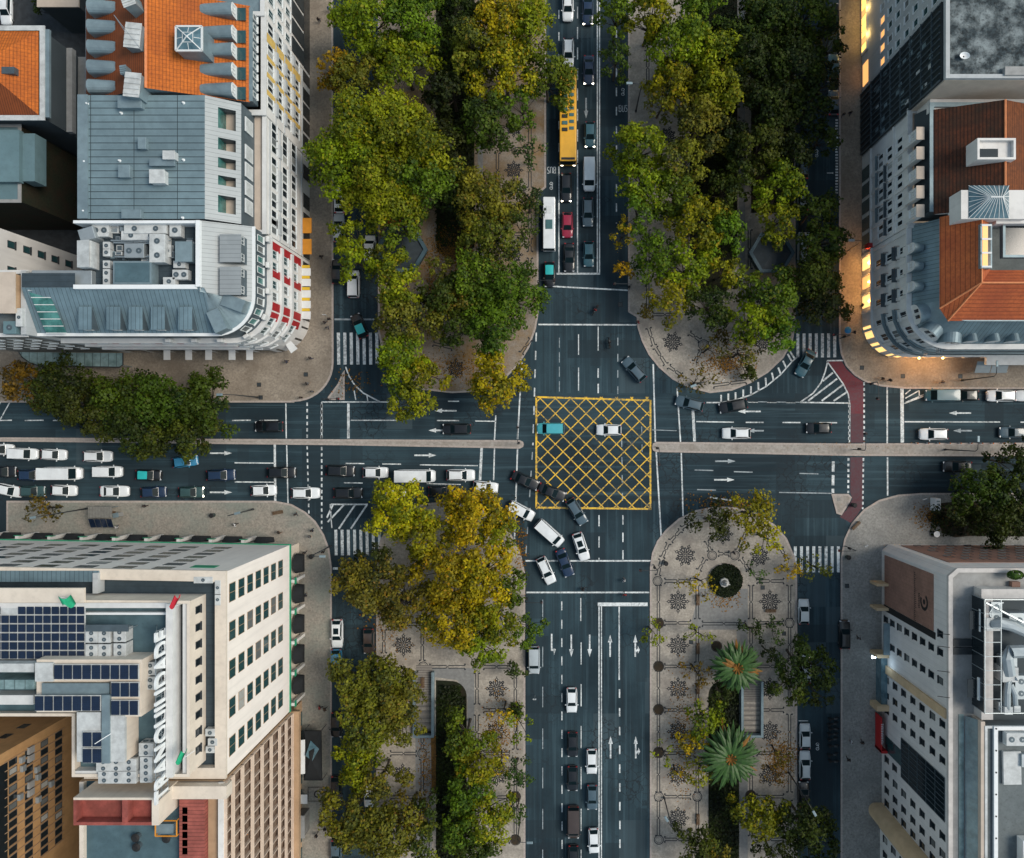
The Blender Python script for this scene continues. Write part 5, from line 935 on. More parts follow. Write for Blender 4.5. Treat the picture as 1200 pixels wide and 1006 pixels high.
def win_mesh(w, h, fm, gm, mull=1, proud=.10, bar=.09, sill=True, hood=False):
    key = (w, h, fm, gm, mull, proud, bar, sill, hood)
    if key in WP: return WP[key]
    m = MB(); a, b = w / 2, h / 2
    m.box(-a, 0, -b, -a + bar, proud, b); m.box(a - bar, 0, -b, a, proud, b); m.box(-a + bar, 0, b - bar, a - bar, proud, b); m.box(-a + bar, 0, -b, a - bar, proud, -b + bar)
    for k in range(mull):
        x = -a + (k + 1) * w / (mull + 1); m.box(x - .035, .0, -b + bar, x + .035, proud * .8, b - bar)
    if sill: m.box(-a - .1, 0, -b - .12, a + .1, proud + .14, -b - .004)
    if hood: m.box(-a - .15, 0, b + .006, a + .15, proud + .16, b + .2)
    o = m.build('window', fm); me1 = o.data; bpy.data.objects.remove(o)
    m = MB(); m.poly([(-a + bar, .025, -b + bar), (-a + bar, .025, b - bar), (a - bar, .025, b - bar), (a - bar, .025, -b + bar)]); o = m.build('pane', gm); me2 = o.data; bpy.data.objects.remove(o)
    WP[key] = (me1, me2); return WP[key]
STUFFW = {}; WR = random.Random(8)
def put_window(root, x, y, z, n, meshes, name='window'):
    a = math.atan2(n.y, n.x) - PI / 2; k = NW_.get(root.name, 0); NW_[root.name] = k + 1
    if k < 96:
        o = bpy.data.objects.new(name, meshes[0]); col.objects.link(o); o.parent = root; o.location = Vector((x, y, z)) - root.location; o.rotation_euler.z = a
        p = bpy.data.objects.new('pane', meshes[1]); col.objects.link(p); p.parent = o; u = WR.random()
        if u < .22: p.material_slots[0].link = 'OBJECT'; p.material_slots[0].material = MATS['blind_pale' if u < .07 else 'blind_dim']
    else:
        Mx = Matrix.Translation(Vector((x, y, z))) @ Matrix.Rotation(a, 4, 'Z'); L = STUFFW.setdefault(root.name, (root, MB(), []))
        for me in meshes:
            mn = me.materials[0].name
            if mn not in L[2]: L[2].append(mn)
            for f in me.polygons: L[1].poly([Mx @ me.vertices[i].co for i in f.vertices], L[2].index(mn))
def win_grid(root, path, ss, zs, meshes, off=0., z0=0, skip=()):
    """windows at distances ss (metres along path) and heights zs"""
    pa = Path(path) if not isinstance(path, Path) else path
    for i, s in enumerate(ss):
        p, t, n = pa.at(s)
        for j, z in enumerate(zs):
            if (i, j) in skip: continue
            put_window(root, p.x + n.x * off, p.y + n.y * off, z, n, meshes)
def flush_windows():
    for r, mb_, ms in STUFFW.values():
        o = mb_.build('far_window', ms, r); o['kind'] = 'stuff'
def shell(root, name, fp, rings, m, closed=True, cap=None, capname='roof'):
    """walls lofted through rings of (height, outward shift); cap = material of a flat roof on the last ring"""
    mb = MB(); R = [ring(fp, d, z, closed) for z, d in rings]
    for a, b in zip(R, R[1:]): mb.strip(a, b, 0, closed)
    o = mb.build(name, m, root)
    if cap: mb = MB(); mb.poly(R[-1]); mb.build(capname, cap, root)
    return o
def cornice(root, fp, z, out=.45, h=.5, m='pale_trim', closed=True, name='cornice'):
    mb = MB(); a = [ring(fp, .004, z, closed), ring(fp, out * .5, z, closed), ring(fp, out, z + h * .5, closed), ring(fp, out, z + h, closed), ring(fp, -.25, z + h, closed)]
    for p, q in zip(a, a[1:]): mb.strip(p, q, 0, closed)
    return mb.build(name, m, root)
def fp_(*uv): return [tuple(G(u, v))[:2] for u, v in uv]
def slope(root, name, pts, m):
    mb = MB(); mb.poly([P(*p) for p in pts]); return mb.build(name, m, root)
def dormer(root, x0, y0, x1, y1, z0, z1, facing, m_roof, face_m, win=None, curved=False, name='dormer', drop=2.2):
    """box dormer between world points; facing = outward unit vector; roof slightly pitched"""
    mb = MB()
    if curved:
        n = 8; fx, fy = facing; px_, py_ = -fy, fx
        cx, cy = (x0 + x1) / 2, (y0 + y1) / 2; lx, ly = abs(x1 - x0), abs(y1 - y0); L = lx if abs(fx) > .5 else ly; Wd = ly if abs(fx) > .5 else lx
        A = []; B = []
        for i in range(n + 1):
            a = PI * i / n; s = -math.cos(a) * Wd / 2; zz = z0 + (z1 - z0) * (.45 + .55 * math.sin(a)); A.append((cx + fx * L / 2 + px_ * s, cy + fy * L / 2 + py_ * s, zz)); B.append((cx - fx * L / 2 + px_ * s * .9, cy - fy * L / 2 + py_ * s * .9, zz - .25 * (z1 - z0)))
        A = [(A[0][0], A[0][1], z0 - drop)] + A + [(A[-1][0], A[-1][1], z0 - drop)]; B = [(B[0][0], B[0][1], z0 - drop)] + B + [(B[-1][0], B[-1][1], z0 - drop)]
        mb.strip(A, B, 0); mb.poly(A, 1); mb.poly(B[::-1], 0)
    else:
        mb.box(x0, y0, z0 - drop, x1, y1, z1 - .12, 1); mb.box(x0 - .12, y0 - .12, z1 - .12, x1 + .12, y1 + .12, z1, 0)
    o = mb.build(name, [m_roof, face_m], root)
    if win:
        fx, fy = facing; cx, cy = (x0 + x1) / 2 + fx * abs(x1 - x0) / 2, (y0 + y1) / 2 + fy * abs(y1 - y0) / 2
        for d in win[1]:
            a = math.atan2(fy, fx) - PI / 2
            w = bpy.data.objects.new('window', win[0][0]); col.objects.link(w); w.parent = o; w.location = Vector((cx - fy * d + fx * .01, cy + fx * d + fy * .01, (z0 + z1) / 2 - .15)) - root.location; w.rotation_euler.z = a
    return o
def panelbox(root, name, path, s0, s1, z0, z1, th, m, off=.0):
    """flat box on a facade between distances s0..s1 along the path"""
    pa = Path(path); mb = MB(); k = max(1, int((s1 - s0) / 1.5)) if len(path) > 2 else 1
    A, B, C, D = [], [], [], []
    for i in range(k + 1):
        p, t, n = pa.at(s0 + (s1 - s0) * i / k)
        A.append((p.x + n.x * off, p.y + n.y * off)); B.append((p.x + n.x * (off + th), p.y + n.y * (off + th)))
    mb.prism(A + B[::-1], z0, z1); return mb.build(name, m, root)
def balcony(root, path, s0, s1, z, depth, m_floor, m_rail, name='balcony'):
    o = panelbox(root, name, path, s0, s1, z - .15, z, depth, m_floor, .006)
    pa = Path(path); mb = MB()
    p0, _, n0 = pa.at(s0 + .03); p1, _, n1 = pa.at(s1 - .03); d = depth - .06
    q = [Vector((p0.x, p0.y)), p0 + n0 * d, p1 + n1 * d, Vector((p1.x, p1.y))]
    if s1 - s0 > 3:
        mid = [pa.at(s0 + (s1 - s0) * i / 6) for i in range(1, 6)]; q = q[:2] + [a + c * d for a, b, c in mid] + q[2:]
    for zz in (z + .95,): mb.tube([(v.x, v.y, zz) for v in q], .04, 5)
    for a, b in zip(q, q[1:]):
        L = (b - a).length; k = max(1, int(L / .22))
        for i in range(k): v = a + (b - a) * (i / k); mb.obox(v.x, v.y, z, z + .95, .03, .03)
    r = mb.build('railing', m_rail, o if False else root); return o
W_std = win_mesh(1.25, 1.7, 'frame_white', 'glass', 1, .06); W_tall = win_mesh(1.2, 2.1, 'frame_white', 'glass', 1); W_sm = win_mesh(1.0, 1.4, 'frame_dark', 'glass_dark', 0, .06); W_bl = win_mesh(2.6, 2.1, 'plaster_tan', 'glass', 1, .05, .06, False)
ROOM = Vector
# ================= NW: orange roofed apartment block
r = thing('apartment_block', 'apartment block with bright orange tiled roof, grey dormers and yellow panelled street front', 'building', tuple(G(-385, -363)))
fp = fp_((-302, -314.6), (-302, -410), (-468, -410), (-468, -314.6)); EA = fp[:2]
shell(r, 'wall', fp, [(0, 0), (21.2, 0)], 'plaster_white'); cornice(r, fp, 21.2, .55, .5, 'pale_trim')
fpa = offset(fp, -.7); fpa = [tuple(p) for p in fpa]
shell(r, 'attic_wall', fpa, [(21.6, 0), (24.4, -.25)], 'zinc_dark')
cornice(r, fpa, 24.3, .35, .25, 'zinc', name='gutter')
zE, zR = 24.5, 29.3
xe, xr, xw = -307, -391, -466; yn, ys = -409, -316
e0, e1 = G(xe, ys, zE), G(xe, yn, zE); r0_, r1_ = G(xr, ys, zR), G(xr, yn, zR); w0, w1 = G(xw, ys, zE), G(xw, yn, zE)
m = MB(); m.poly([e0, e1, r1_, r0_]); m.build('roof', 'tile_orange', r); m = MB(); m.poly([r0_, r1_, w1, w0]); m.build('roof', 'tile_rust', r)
m = MB(); m.poly([e0, r0_, w0]); m.poly([e1, w1, r1_]); m.build('gable', 'zinc', r)
m = MB(); m.tube([r0_, r1_], .18, 6); m.build('ridge', 'ridge_tile', r)
WD = win_mesh(1.1, 1.1, 'frame_white', 'glass', 1, .08, .08, False)
for py in (8, 35, 55.5, 79, 102.5):
    a = P(233, py, 27.2); b = P(273, py, 26.6); y = a.y
    dormer(r, a.x, y - .95, b.x, y + .95, 26.0, 27.3, (1, 0), 'zinc', 'frame_white', (WD, (0,)), True)
    m = MB(); m.box(b.x + .02, y - .9, 24.9, b.x + 1.2, y + .9, 25.2); m.build('dormer_balcony', 'glass', r)
for py in (6, 29, 53, 76.5, 99.5):
    a = P(102, py, 27.2); b = P(133, py, 27.4); y = a.y; dormer(r, a.x, y - 1.0, b.x, y + 1.0, 26.0, 27.5, (-1, 0), 'zinc', 'zinc_dark', None, True)
a = P(205.5, 59, 30.2); b = P(236, 30.5, 30.2)
m = MB(); m.box(a.x, a.y, 25.5, b.x, b.y, 30.0); lt = m.build('lantern', 'zinc', r)
m = MB(); c_ = (a + b) / 2; q = [Vector((a.x, a.y, 30.02)), Vector((b.x, a.y, 30.02)), Vector((b.x, b.y, 30.02)), Vector((a.x, b.y, 30.02))]; t_ = Vector((c_.x, c_.y, 30.7))
for i in range(4): m.poly([q[i], q[(i + 1) % 4], t_])
m.build('skylight_glass', 'glass_blue', lt); m = MB()
for i in range(4):
    m.tube([q[i], t_], .09, 4); m.tube([q[i], q[(i + 1) % 4]], .17, 4); mid = (q[i] + q[(i + 1) % 4]) / 2; m.tube([mid, t_ * .55 + mid * .45], .05, 4)
k_ = [t_ * .6 + v * .4 for v in q]
for i in range(4): m.tube([k_[i], k_[(i + 1) % 4]], .05, 4)
m.build('skylight_bar', 'frame_white', lt)
def chimney(root, px, py, z0, z1, lx, ly, a=0, cap='white_metal', mt='zinc', name='chimney'):
    p = P(px, py, z1); m = MB(); m.obox(p.x, p.y, z0, z1, lx, ly, math.radians(a)); c = m.build(name, mt, root); m = MB()
    for i in range(4): m.obox(p.x + (i - 1.5) * lx * .0 - (i - 1.5) * ly * .235 * math.sin(math.radians(a)), p.y + (i - 1.5) * ly * .235 * math.cos(math.radians(a)), z1 + .05, z1 + .16, lx * 1.08, ly * .15, math.radians(a))
    m.obox(p.x, p.y, z1 + .004, z1 + .045, lx * 1.12, ly * 1.08, math.radians(a)); m.build('chimney_cap', cap, c)
chimney(r, 155.5, 41.5, 26.5, 30.4, 2.0, 3.2, -6); chimney(r, 155, 99.5, 26.5, 30.4, 2.0, 3.1, -6); chimney(r, 144.5, 82, 27, 29.6, .8, 1.2, 8, 'zinc'); chimney(r, 150, 0, 27, 31.5, 1.6, 1.6, 20)
m = MB(); a = P(147, 38, 33); m.tube([a, a + Vector((-1.2, 2.0, .6)), a + Vector((2.2, -2.5, 0))], .05, 4); m.build('antenna', 'steel', r)
# street front: windows, balconies, yellow panels
sy = [-S * v for v in (-330, -348, -365.6, -383, -405)]   # world y of bays
y0 = EA[0][1]; ss = [y - y0 for y in sy]
win_grid(r, EA, [s + d for s in ss for d in (-.48, .48)], (18.6, 14.8, 10.9, 6.9), win_mesh(.8, 2.2, 'frame_white', 'glass_dark', 0, .05))
for z in (4.3, 12.8, 16.6): panelbox(r, 'string_course', EA, .1, 14.2, z - .3, z - .1, .12, 'plaster_grey', .012)
for s in ss:
    for z in (16.6, 12.8, 9.0): o = panelbox(r, 'balcony', EA, s - 1.0, s + 1.0, z - .9, z + .0, .28, 'plaster_grey', .006)
    panelbox(r, 'shop_front', EA, s - 1.1, s + 1.1, .3, 3.9, .08, 'glass_dark', .006)
for s0, s1 in zip(ss, ss[1:]):
    for z in (18.5, 14.7, 10.9, 6.9): panelbox(r, 'yellow_panel', EA, s0 + .98, s1 - .98, z - 1.9, z + 1.7, .05, 'yellow_panel', .004)
fe = [tuple(p) for p in fpa[:2]]
win_grid(r, fe, [1.2 + i * 1.42 for i in range(9)], (22.9,), win_mesh(.85, 1.5, 'frame_white', 'glass', 0, .2), -.1)
# ================= NW top: dark shop fronted white block
r = thing('white_block', 'white block with black upper shop bands at the photo top beyond the orange roofed block', 'building', tuple(G(-385, -450)))
fp = fp_((-302, -411), (-302, -620), (-468, -620), (-468, -411)); EA = fp[:2]
shell(r, 'wall', fp, [(0, 0), (21.6, 0)], 'plaster_white', cap='zinc'); cornice(r, fp, 21.6, .4, .4)
win_grid(r, EA, [1.5 + 2.1 * i for i in range(9)], (18.5, 14.8, 11.2), W_tall)
for i in range(7): panelbox(r, 'dark_bay', EA, .5 + 3.0 * i, 2.9 + 3.0 * i, 3.6, 9.2, .18, 'dark_panel', .006)
panelbox(r, 'shop_front', EA, .4, 24, .3, 3.3, .1, 'glass_dark', .006)
# ================= NW: white block under a grey sheet roof
r = thing('white_apartment_building', 'white apartment building under a broad grey sheet metal roof with sunken terraces', 'building', tuple(G(-385, -255)))
fp = fp_((-302, -196.4), (-302, -313.6), (-458, -313.6), (-458, -196.4)); EA = fp[:2]
shell(r, 'wall', fp, [(0, 0), (21.2, 0)], 'plaster_white'); cornice(r, fp, 20.6, .35, .6, 'pale_trim')
q = lambda u, v, z: G(u, v, z)
m = MB(); m.poly([q(-303.5, -197, 20.7), q(-303.5, -313, 20.7), q(-314, -313, 20.7), q(-314, -197, 20.7)]); m.build('terrace_floor', 'roof_beige', r)
m = MB(); m.poly([q(-312.5, -197, 20.7), q(-312.5, -313, 20.7), q(-313.5, -313, 25.2), q(-313.5, -197, 25.2)]); m.poly([q(-313.5, -197, 25.2), q(-313.5, -197, 20.7), q(-312.5, -197, 20.7)]); m.poly([q(-458, -196.6, 21), q(-313.5, -196.6, 21), q(-313.5, -196.6, 25.2), q(-340, -196.6, 27.98), q(-458, -196.6, 27.98)]); m.poly([q(-458, -313.2, 21), q(-313.5, -313.2, 21), q(-313.5, -313.2, 25.2), q(-340, -313.2, 27.98), q(-458, -313.2, 27.98)]); m.poly([q(-457.8, -313, 21), q(-457.8, -197, 21), q(-457.8, -197, 27.98), q(-457.8, -313, 27.98)])
m.build('attic_wall', 'zinc_dark', r)
for i, py in enumerate((149, 181, 201.5, 223, 243.5)):
    y = P(289, py, 23).y; m = MB(); m.box(G(-312.6, 0).x, y - 1.05, 21.6, G(-312.6, 0).x + .16, y + 1.05, 24.3); o = m.build('window', 'frame_white', r); m = MB(); m.box(G(-312.6, 0).x + .165, y - .9, 21.8, G(-312.6, 0).x + .18, y + .9, 24.1); m.build('blind', 'white_metal', o)
# slope with sunken terraces: build strips around the openings
op = [(129, 153), (164, 178), (187, 199), (208, 219), (231, 251)]
ya, yb = -313, -197
def on(u, v, dz=0):
    t = (-u - 313.5) / (340 - 313.5); return G(u, v, 25.2 + 2.8 * t + dz)
us0, us1 = -317.5, -330.5
m = MB(); m.poly([on(-313.5, yb), on(-313.5, ya), on(us0, ya), on(us0, yb)]); m.poly([on(us1, yb), on(us1, ya), on(-340, ya), on(-340, yb)])
vs = [ya]; tl = []
for a, b in op:
    va = (a - 503) * (140 - 26) / 140; vb = (b - 503) * (140 - 26) / 140; m.poly([on(us0, va), on(us0, vs[-1]), on(us1, vs[-1]), on(us1, va)]); vs.append(vb); tl.append((va, vb))
m.poly([on(us0, yb), on(us0, vs[-1]), on(us1, vs[-1]), on(us1, yb)]); m.build('sloped_roof', 'seam_metal_pale', r)
for va, vb in tl:
    m = MB(); zf = 24.3
    m.poly([G(us0, va, zf), G(us0, vb, zf), G(us1, vb, zf), G(us1, va, zf)], 0)
    m.poly([G(us1, va, zf), G(us1, vb, zf), on(us1, vb), on(us1, va)], 1)
    m.poly([G(us0, va, zf), G(us1, va, zf), on(us1, va), on(us0, va)], 2); m.poly([G(us0, vb, zf), G(us1, vb, zf), on(us1, vb), on(us0, vb)], 2); m.poly([G(us0, va, zf), G(us0, vb, zf), on(us0, vb), on(us0, va)], 2)
    m.build('sunken_terrace', ['roof_beige', 'glass_green', 'zinc_dark'], r)
m = MB(); m.poly([G(-340, yb, 28), G(-340, ya, 28), G(-458, ya, 28), G(-458, yb, 28)]); m.build('roof', 'roof_sheet', r)
m = MB(); m.box(G(-458.5, 0).x, G(0, yb).y, 27.9, G(-449, 0).x, G(0, ya).y, 28.25); m.build('parapet', 'zinc', r)
for px, py, lx, ly, h, mt in ((152, 120, 3.2, 1.5, 1.0, 'zinc'), (166.5, 168, 1, 1.5, .8, 'zinc'), (198, 182, 1.6, 1.1, 1.1, 'white_metal'), (190, 190.5, 3.4, .9, .6, 'zinc'), (184, 207, 2.0, 1.8, 1.2, 'white_metal'), (145.5, 201, 1.5, 1.6, .8, 'zinc'), (154, 251, 2.6, 1.1, .8, 'zinc')):
    p = P(px, py, 28 + h); m = MB(); m.obox(p.x, p.y, 28.004, 28 + h, lx, ly); m.obox(p.x, p.y, 28 + h + .003, 28.1 + h, lx + .15, ly + .15); m.build('roof_vent', mt, r, bevel=.04)
for px, py in ((101, 121), (141, 132), (98, 189), (97, 247), (214, 120), (214, 187), (139, 188), (213, 255)): p = P(px, py, 28.3); m = MB(); m.cyl(p.x, p.y, 28, 28.35, .22, .1, 8); m.build('vent_cap', 'sign_white', r)
yv = [-208, -217, -235, -254.6, -271, -291, -306]; ss = [-S * v - EA[0][1] for v in yv]
win_grid(r, EA, [s + d for s in ss for d in (-.6, .6)], (17.1, 12.4, 8.3), win_mesh(1.1, 2.1, 'frame_white', 'glass_dark', 0, .05))
for z in (4.4, 10.2, 14.6, 18.9): panelbox(r, 'string_course', EA, .1, 17.4, z, z + .25, .16, 'plaster_grey', .004)
for a, b in ((-297, -283), (-270, -228), (-222, -203)): panelbox(r, 'balcony', EA, -S * b - EA[0][1], -S * a - EA[0][1], 14.2, 15.3, .25, 'plaster_grey', .006)
for v in (-295, -262, -240, -222, -205): s = -S * v - EA[0][1]; panelbox(r, 'shop_front', EA, s - 1.2, s + 1.2, .3, 3.5, .08, 'glass_dark', .006)
for v in (-232, -208): s = -S * v - EA[0][1]; panelbox(r, 'awning', EA, s - 1.3, s + 1.3, 3.6, 3.8, 1.5, 'orange_awning', .01)
# ================= NW corner building
r = thing('corner_building', 'rounded corner building with grey seamed mansard and red striped white front', 'building', tuple(G(-400, -140)))
ac = [(-340 + 38 * math.sin(math.radians(a)), -128 + 38 * math.cos(math.radians(a))) for a in range(0, 91, 9)]
front = [(-512, -90)] + ac + [(-302, -195.6)]
fpL = fp_(*(front + [(-458, -195.6), (-458, -150), (-512, -150)])); FR = fp_(*front)
shell(r, 'wall', fpL, [(0, 0), (19.2, 0)], 'plaster_white', cap='roof_grey'); cornice(r, FR, 18.7, .5, .6, 'pale_trim', False)
FA = [tuple(p) for p in offset(FR, -.25, False)]
shell(r, 'attic_wall', FA, [(19.3, 0), (24.4, -.1)], 'zinc_dark', False); cornice(r, FA, 24.3, .3, .35, 'sign_white', False, 'gutter')
FI = offset(FR, -.3, False); FT = offset(FR, -6.4, False)
A = [(p.x, p.y, 24.6) for p in FI]; B = [(p.x, p.y, 28.0) for p in FT]
# split the seamed roof: south slope, corner, east slope
m = MB(); m.strip(A[:2], B[:2], 0); m.build('mansard_roof', 'seam_metal_x', r); m = MB(); m.strip(A[1:11], B[1:11], 0); m.build('mansard_roof', 'zinc', r); m = MB(); m.strip(A[10:], B[10:], 0); m.build('mansard_roof', 'seam_metal_pale', r)
m = MB(); zf = 26.2; x0, x1 = G(-462, 0).x, G(-347, 0).x; yA, yB = G(0, -133).y, G(0, -195).y
m.poly([(x0, yA, zf), (x1, yA, zf), (x1, yB, zf), (x0, yB, zf)]); m.poly([(G(-512, 0).x, yA, 27.9), (x0, yA, 27.9), (x0, yA + 2, 27.9), (G(-512, 0).x, yA + 2, 27.9)]); m.build('roof_well_floor', 'deck_dark', r)
m = MB(); m.box(x1 - .02, yA, zf, x1 + .55, yB, 28.5); m.box(x0, yB - .4, zf, x1 - .02, yB, 28.35); m.box(x0, yA - .3, zf, x1 - .02, yA + .3, 28.35); m.build('parapet', 'sign_white', r)
m = MB(); m.box(G(-517, 0).x, G(0, -89.4).y, .1, G(-512.2, 0).x, G(0, -150).y, 27.0); m.build('fire_wall', 'plaster_grey', r)
q4 = [P(35, 341, 27.4), P(58, 341, 27.2), P(80, 391, 25.3), P(56, 391, 25.3)]
m = MB(); m.poly([v + Vector((0, 0, .35)) for v in q4]); gp = m.build('glass_roof', 'glass_green', r); m = MB()
for i in range(7): t = i / 6; m.tube([q4[0].lerp(q4[3], t) + Vector((0, 0, .38)), q4[1].lerp(q4[2], t) + Vector((0, 0, .38))], .07, 4)
m.build('glazing_bar', 'frame_white', gp)
for px in (101, 134, 160, 186, 218):
    a = P(px - 7, 386, 26.6); b = P(px + 7, 361, 26.6); dormer(r, a.x, a.y, b.x, b.y, 25.6, 26.9, (0, -1), 'seam_metal_x', 'zinc_dark', (WD, (0,)))
for py0, py1 in ((276, 307), (314, 345)):
    a = P(259, py1, 27.2); b = P(282, py0, 27.2); dormer(r, a.x, a.y, b.x, b.y, 26.2, 27.4, (1, 0), 'seam_metal_pale', 'zinc_dark', (WD, (-1.2, 1.2)))
for px, py, an in ((273, 355, -20), (254, 376, -66)):
    p = P(px, py, 26.6); m = MB(); m.obox(p.x, p.y, 24.2, 26.7, 3.2, 1.8, math.radians(an)); m.build('dormer', 'zinc', r)
FAp = FA
pathL = Path(FAp)
win_grid(r, pathL, [pathL.len - 1.2 - 1.55 * i for i in range(10)], (22,), win_mesh(1.0, 2.2, 'frame_white', 'glass_green', 0, .1), 0)
PF = Path(FR); LT = PF.len
sE = lambda v: LT - (-195.6 - v) * -S if False else LT - (v + 195.6) * S
for v in (-179, -167, -148, -136, -110): win_grid(r, PF, [sE(v)], (17, 12.2, 7.9), win_mesh(1.3, 1.9, 'frame_white', 'glass', 1, .12))
for v in (-188, -160, -126, -116): panelbox(r, 'red_stripe', FR, sE(v) - .62, sE(v) + .62, 4.8, 18.4, .06, 'red_panel', .004)
for k in range(5): s = PF.len - 12.9 - 2.6 * k - 1.6; win_grid(r, PF, [s], (17, 12.2, 7.9), win_mesh(1.3, 1.9, 'frame_white', 'glass', 1, .12))
for k in range(7): win_grid(r, PF, [24.5 - 3.4 * k], (16.5, 12, 8), win_mesh(1.3, 1.9, 'frame_white', 'glass', 1, .12)); panelbox(r, 'red_stripe', FR, 22.2 - 3.4 * k, 23.2 - 3.4 * k, 4.8, 18.4, .06, 'red_panel', .004)
for z in (14.6, 10.0): panelbox(r, 'balcony', FR, LT - 14.5, LT - .8, z - .9, z, .35, 'pale_trim', .01); panelbox(r, 'balcony', FR, 25.8, LT - 15, z - .9, z, .35, 'pale_trim', .01); panelbox(r, 'balcony', FR, .8, 24.6, z - .9, z, .5, 'pale_trim', .01)
for k, v in enumerate((-180, -168, -155, -143, -131)):
    panelbox(r, 'awning', FR, sE(v) - .85, sE(v) + .4, 4.1, 4.25, 1.5, 'white_awning', .01); panelbox(r, 'awning', FR, sE(v) + .45, sE(v) + .95, 4.0, 4.15, 1.3, 'yellow_awning', .01)
for s in (8.5, 12.2, 15.6, 19.6, 22.6, 29.5): panelbox(r, 'awning', FR, s - .55, s + .55, 4.1, 4.25, 1.7, 'white_awning', .01)
for k in range(14): panelbox(r, 'shop_front', FR, 1 + 3.7 * k, 3.6 + 3.7 * k, .3, 3.6, .07, 'glass_dark', .006) if 3.6 + 3.7 * k < LT else None
for k in range(8): # ornaments over the cornice
    p, t, n = PF.at(LT - .8 - 3.9 * k); m = MB(); m.obox(p.x + n.x * .2, p.y + n.y * .2, 19.32, 20.6, .9, .55, math.atan2(t.y, t.x)); m.build('ornament', 'pale_trim', r, bevel=.15)
# roof plant of the corner building: every unit a thing of its own
def ac_unit(px, py, z, lx, ly, h, label, fans=1, face=(0, 1), group='air conditioning units on the roofs', mt='white_metal'):
    p = P(px, py, z + h); t = thing('air_conditioner', label, 'air conditioner', (p.x, p.y, z), group); m = MB(); m.obox(p.x, p.y, z + .1, z + h, lx, ly); m.build('casing', mt, t, bevel=.04)
    for k in range(fans):
        o = (k - (fans - 1) / 2) * (lx / fans)
        if face == 'top':
            m = MB(); rr = min(lx / fans, ly) * .38; oo = (k - (fans - 1) / 2) * (max(lx, ly) / fans); cx, cy = (p.x + oo, p.y) if lx >= ly else (p.x, p.y + oo); rr = min(lx, ly, 1.5) * .27
            m.cyl(cx, cy, z + h + .01, z + h + .06, rr, rr, 14, 0); m.cyl(cx, cy, z + h + .062, z + h + .08, rr * .3, rr * .3, 8, 1); m.build('fan', ['zinc_dark', 'steel'], t)
        else:
            m = MB(); fx, fy = face; rr = min(lx / fans, h) * .38; cx, cy, cz = p.x + fy * o, p.y + fy * (ly / 2 + .02), z + h * .55
            q_ = [Vector((cx + rr * math.cos(2 * PI * i / 14), cy, cz + rr * math.sin(2 * PI * i / 14))) for i in range(14)]; m.poly(q_, 0); m.poly([Vector((cx + rr * .3 * math.cos(2 * PI * i / 8), cy + fy * .01, cz + rr * .3 * math.sin(2 * PI * i / 8))) for i in range(8)], 1); m.build('fan', ['zinc_dark', 'steel'], t)
    m = MB()
    for sx in (-1, 1): m.obox(p.x + sx * lx * .35, p.y, z, z + .1, .1, ly)
    m.build('foot', 'steel', t); return t
gl = 'air conditioning units on the corner building'
for i, (px, py, fx) in enumerate(((124.5, 288, 1), (124.5, 296, 1), (124.5, 310, 1), (124.5, 320, 1), (124.5, 329, 1))): ac_unit(px, py, 26.25, 1.0, 1.1, 1.1, 'small round fan unit in the column along the white duct of the rooftop well', 1, 'top', gl)
for px, py, lx, ly, h, lb, mt in ((184, 291, 2.2, 4.0, 2.0, 'tall cream cooling unit in the middle of the rooftop well', 'white_metal'), (170, 268, 6.0, 1.4, 1.4, 'long low pale cooler at the upper edge of the rooftop well', 'white_metal'), (165, 276, 5.6, 1.3, 1.2, 'second long cooler just below the upper one in the rooftop well', 'white_metal'), (157, 294, 2.8, 2.0, 1.3, 'ribbed silver cooler in the rooftop well', 'duct'), (210, 310, 1.7, 1.0, 1.2, 'small white unit near the right rim of the rooftop well', 'white_metal'), (211, 322, 2.2, 1.4, 1.2, 'white split unit at the lower right of the rooftop well', 'white_metal'), (198, 330, 1.7, 1.2, 1.2, 'white box unit at the foot of the rooftop well', 'white_metal'), (196, 294, 1.0, 1.8, 1.0, 'slim white unit beside the tall cream cooler', 'white_metal'), (117, 270, 2.4, 1.8, 1.2, 'pale unit with an orange pipe at the upper end of the rooftop well', 'white_metal'), (205, 270, 1.6, 1.8, 1.3, 'white unit in the upper right nook of the rooftop well', 'white_metal')):
    ac_unit(px, py, 26.25, lx, ly, h, lb, 2 if max(lx, ly) > 2.1 else 1, 'top', gl, mt)
t = thing('roof_cabin', 'flat green grey plant cabin in the rooftop well', 'plant room', tuple(P(155, 320, 26.3))); a = P(132, 333, 28.3); b = P(177, 306, 28.3)
m = MB(); m.box(a.x, a.y, 26.25, b.x, b.y, 28.2); m.build('wall', 'zinc', t); m = MB(); m.box(a.x + .25, a.y + .25, 28.204, b.x - .25, b.y - .25, 28.26); m.build('roof', 'deck_teal', t)
t = thing('roof_cabin', 'small blue grey cabin right of the tall cream cooler', 'plant room', tuple(P(215, 294, 26.3))); a = P(206, 306, 28.3); b = P(224, 284, 28.3); m = MB(); m.box(a.x, a.y, 26.25, b.x, b.y, 28.2); m.box(a.x - .1, a.y - .1, 28.203, b.x + .1, b.y + .1, 28.3); m.build('cabin', 'zinc', t)
t = thing('air_duct', 'big silver elbow duct along the west rim of the rooftop well', 'duct', tuple(P(100, 300, 26.3))); m = MB()
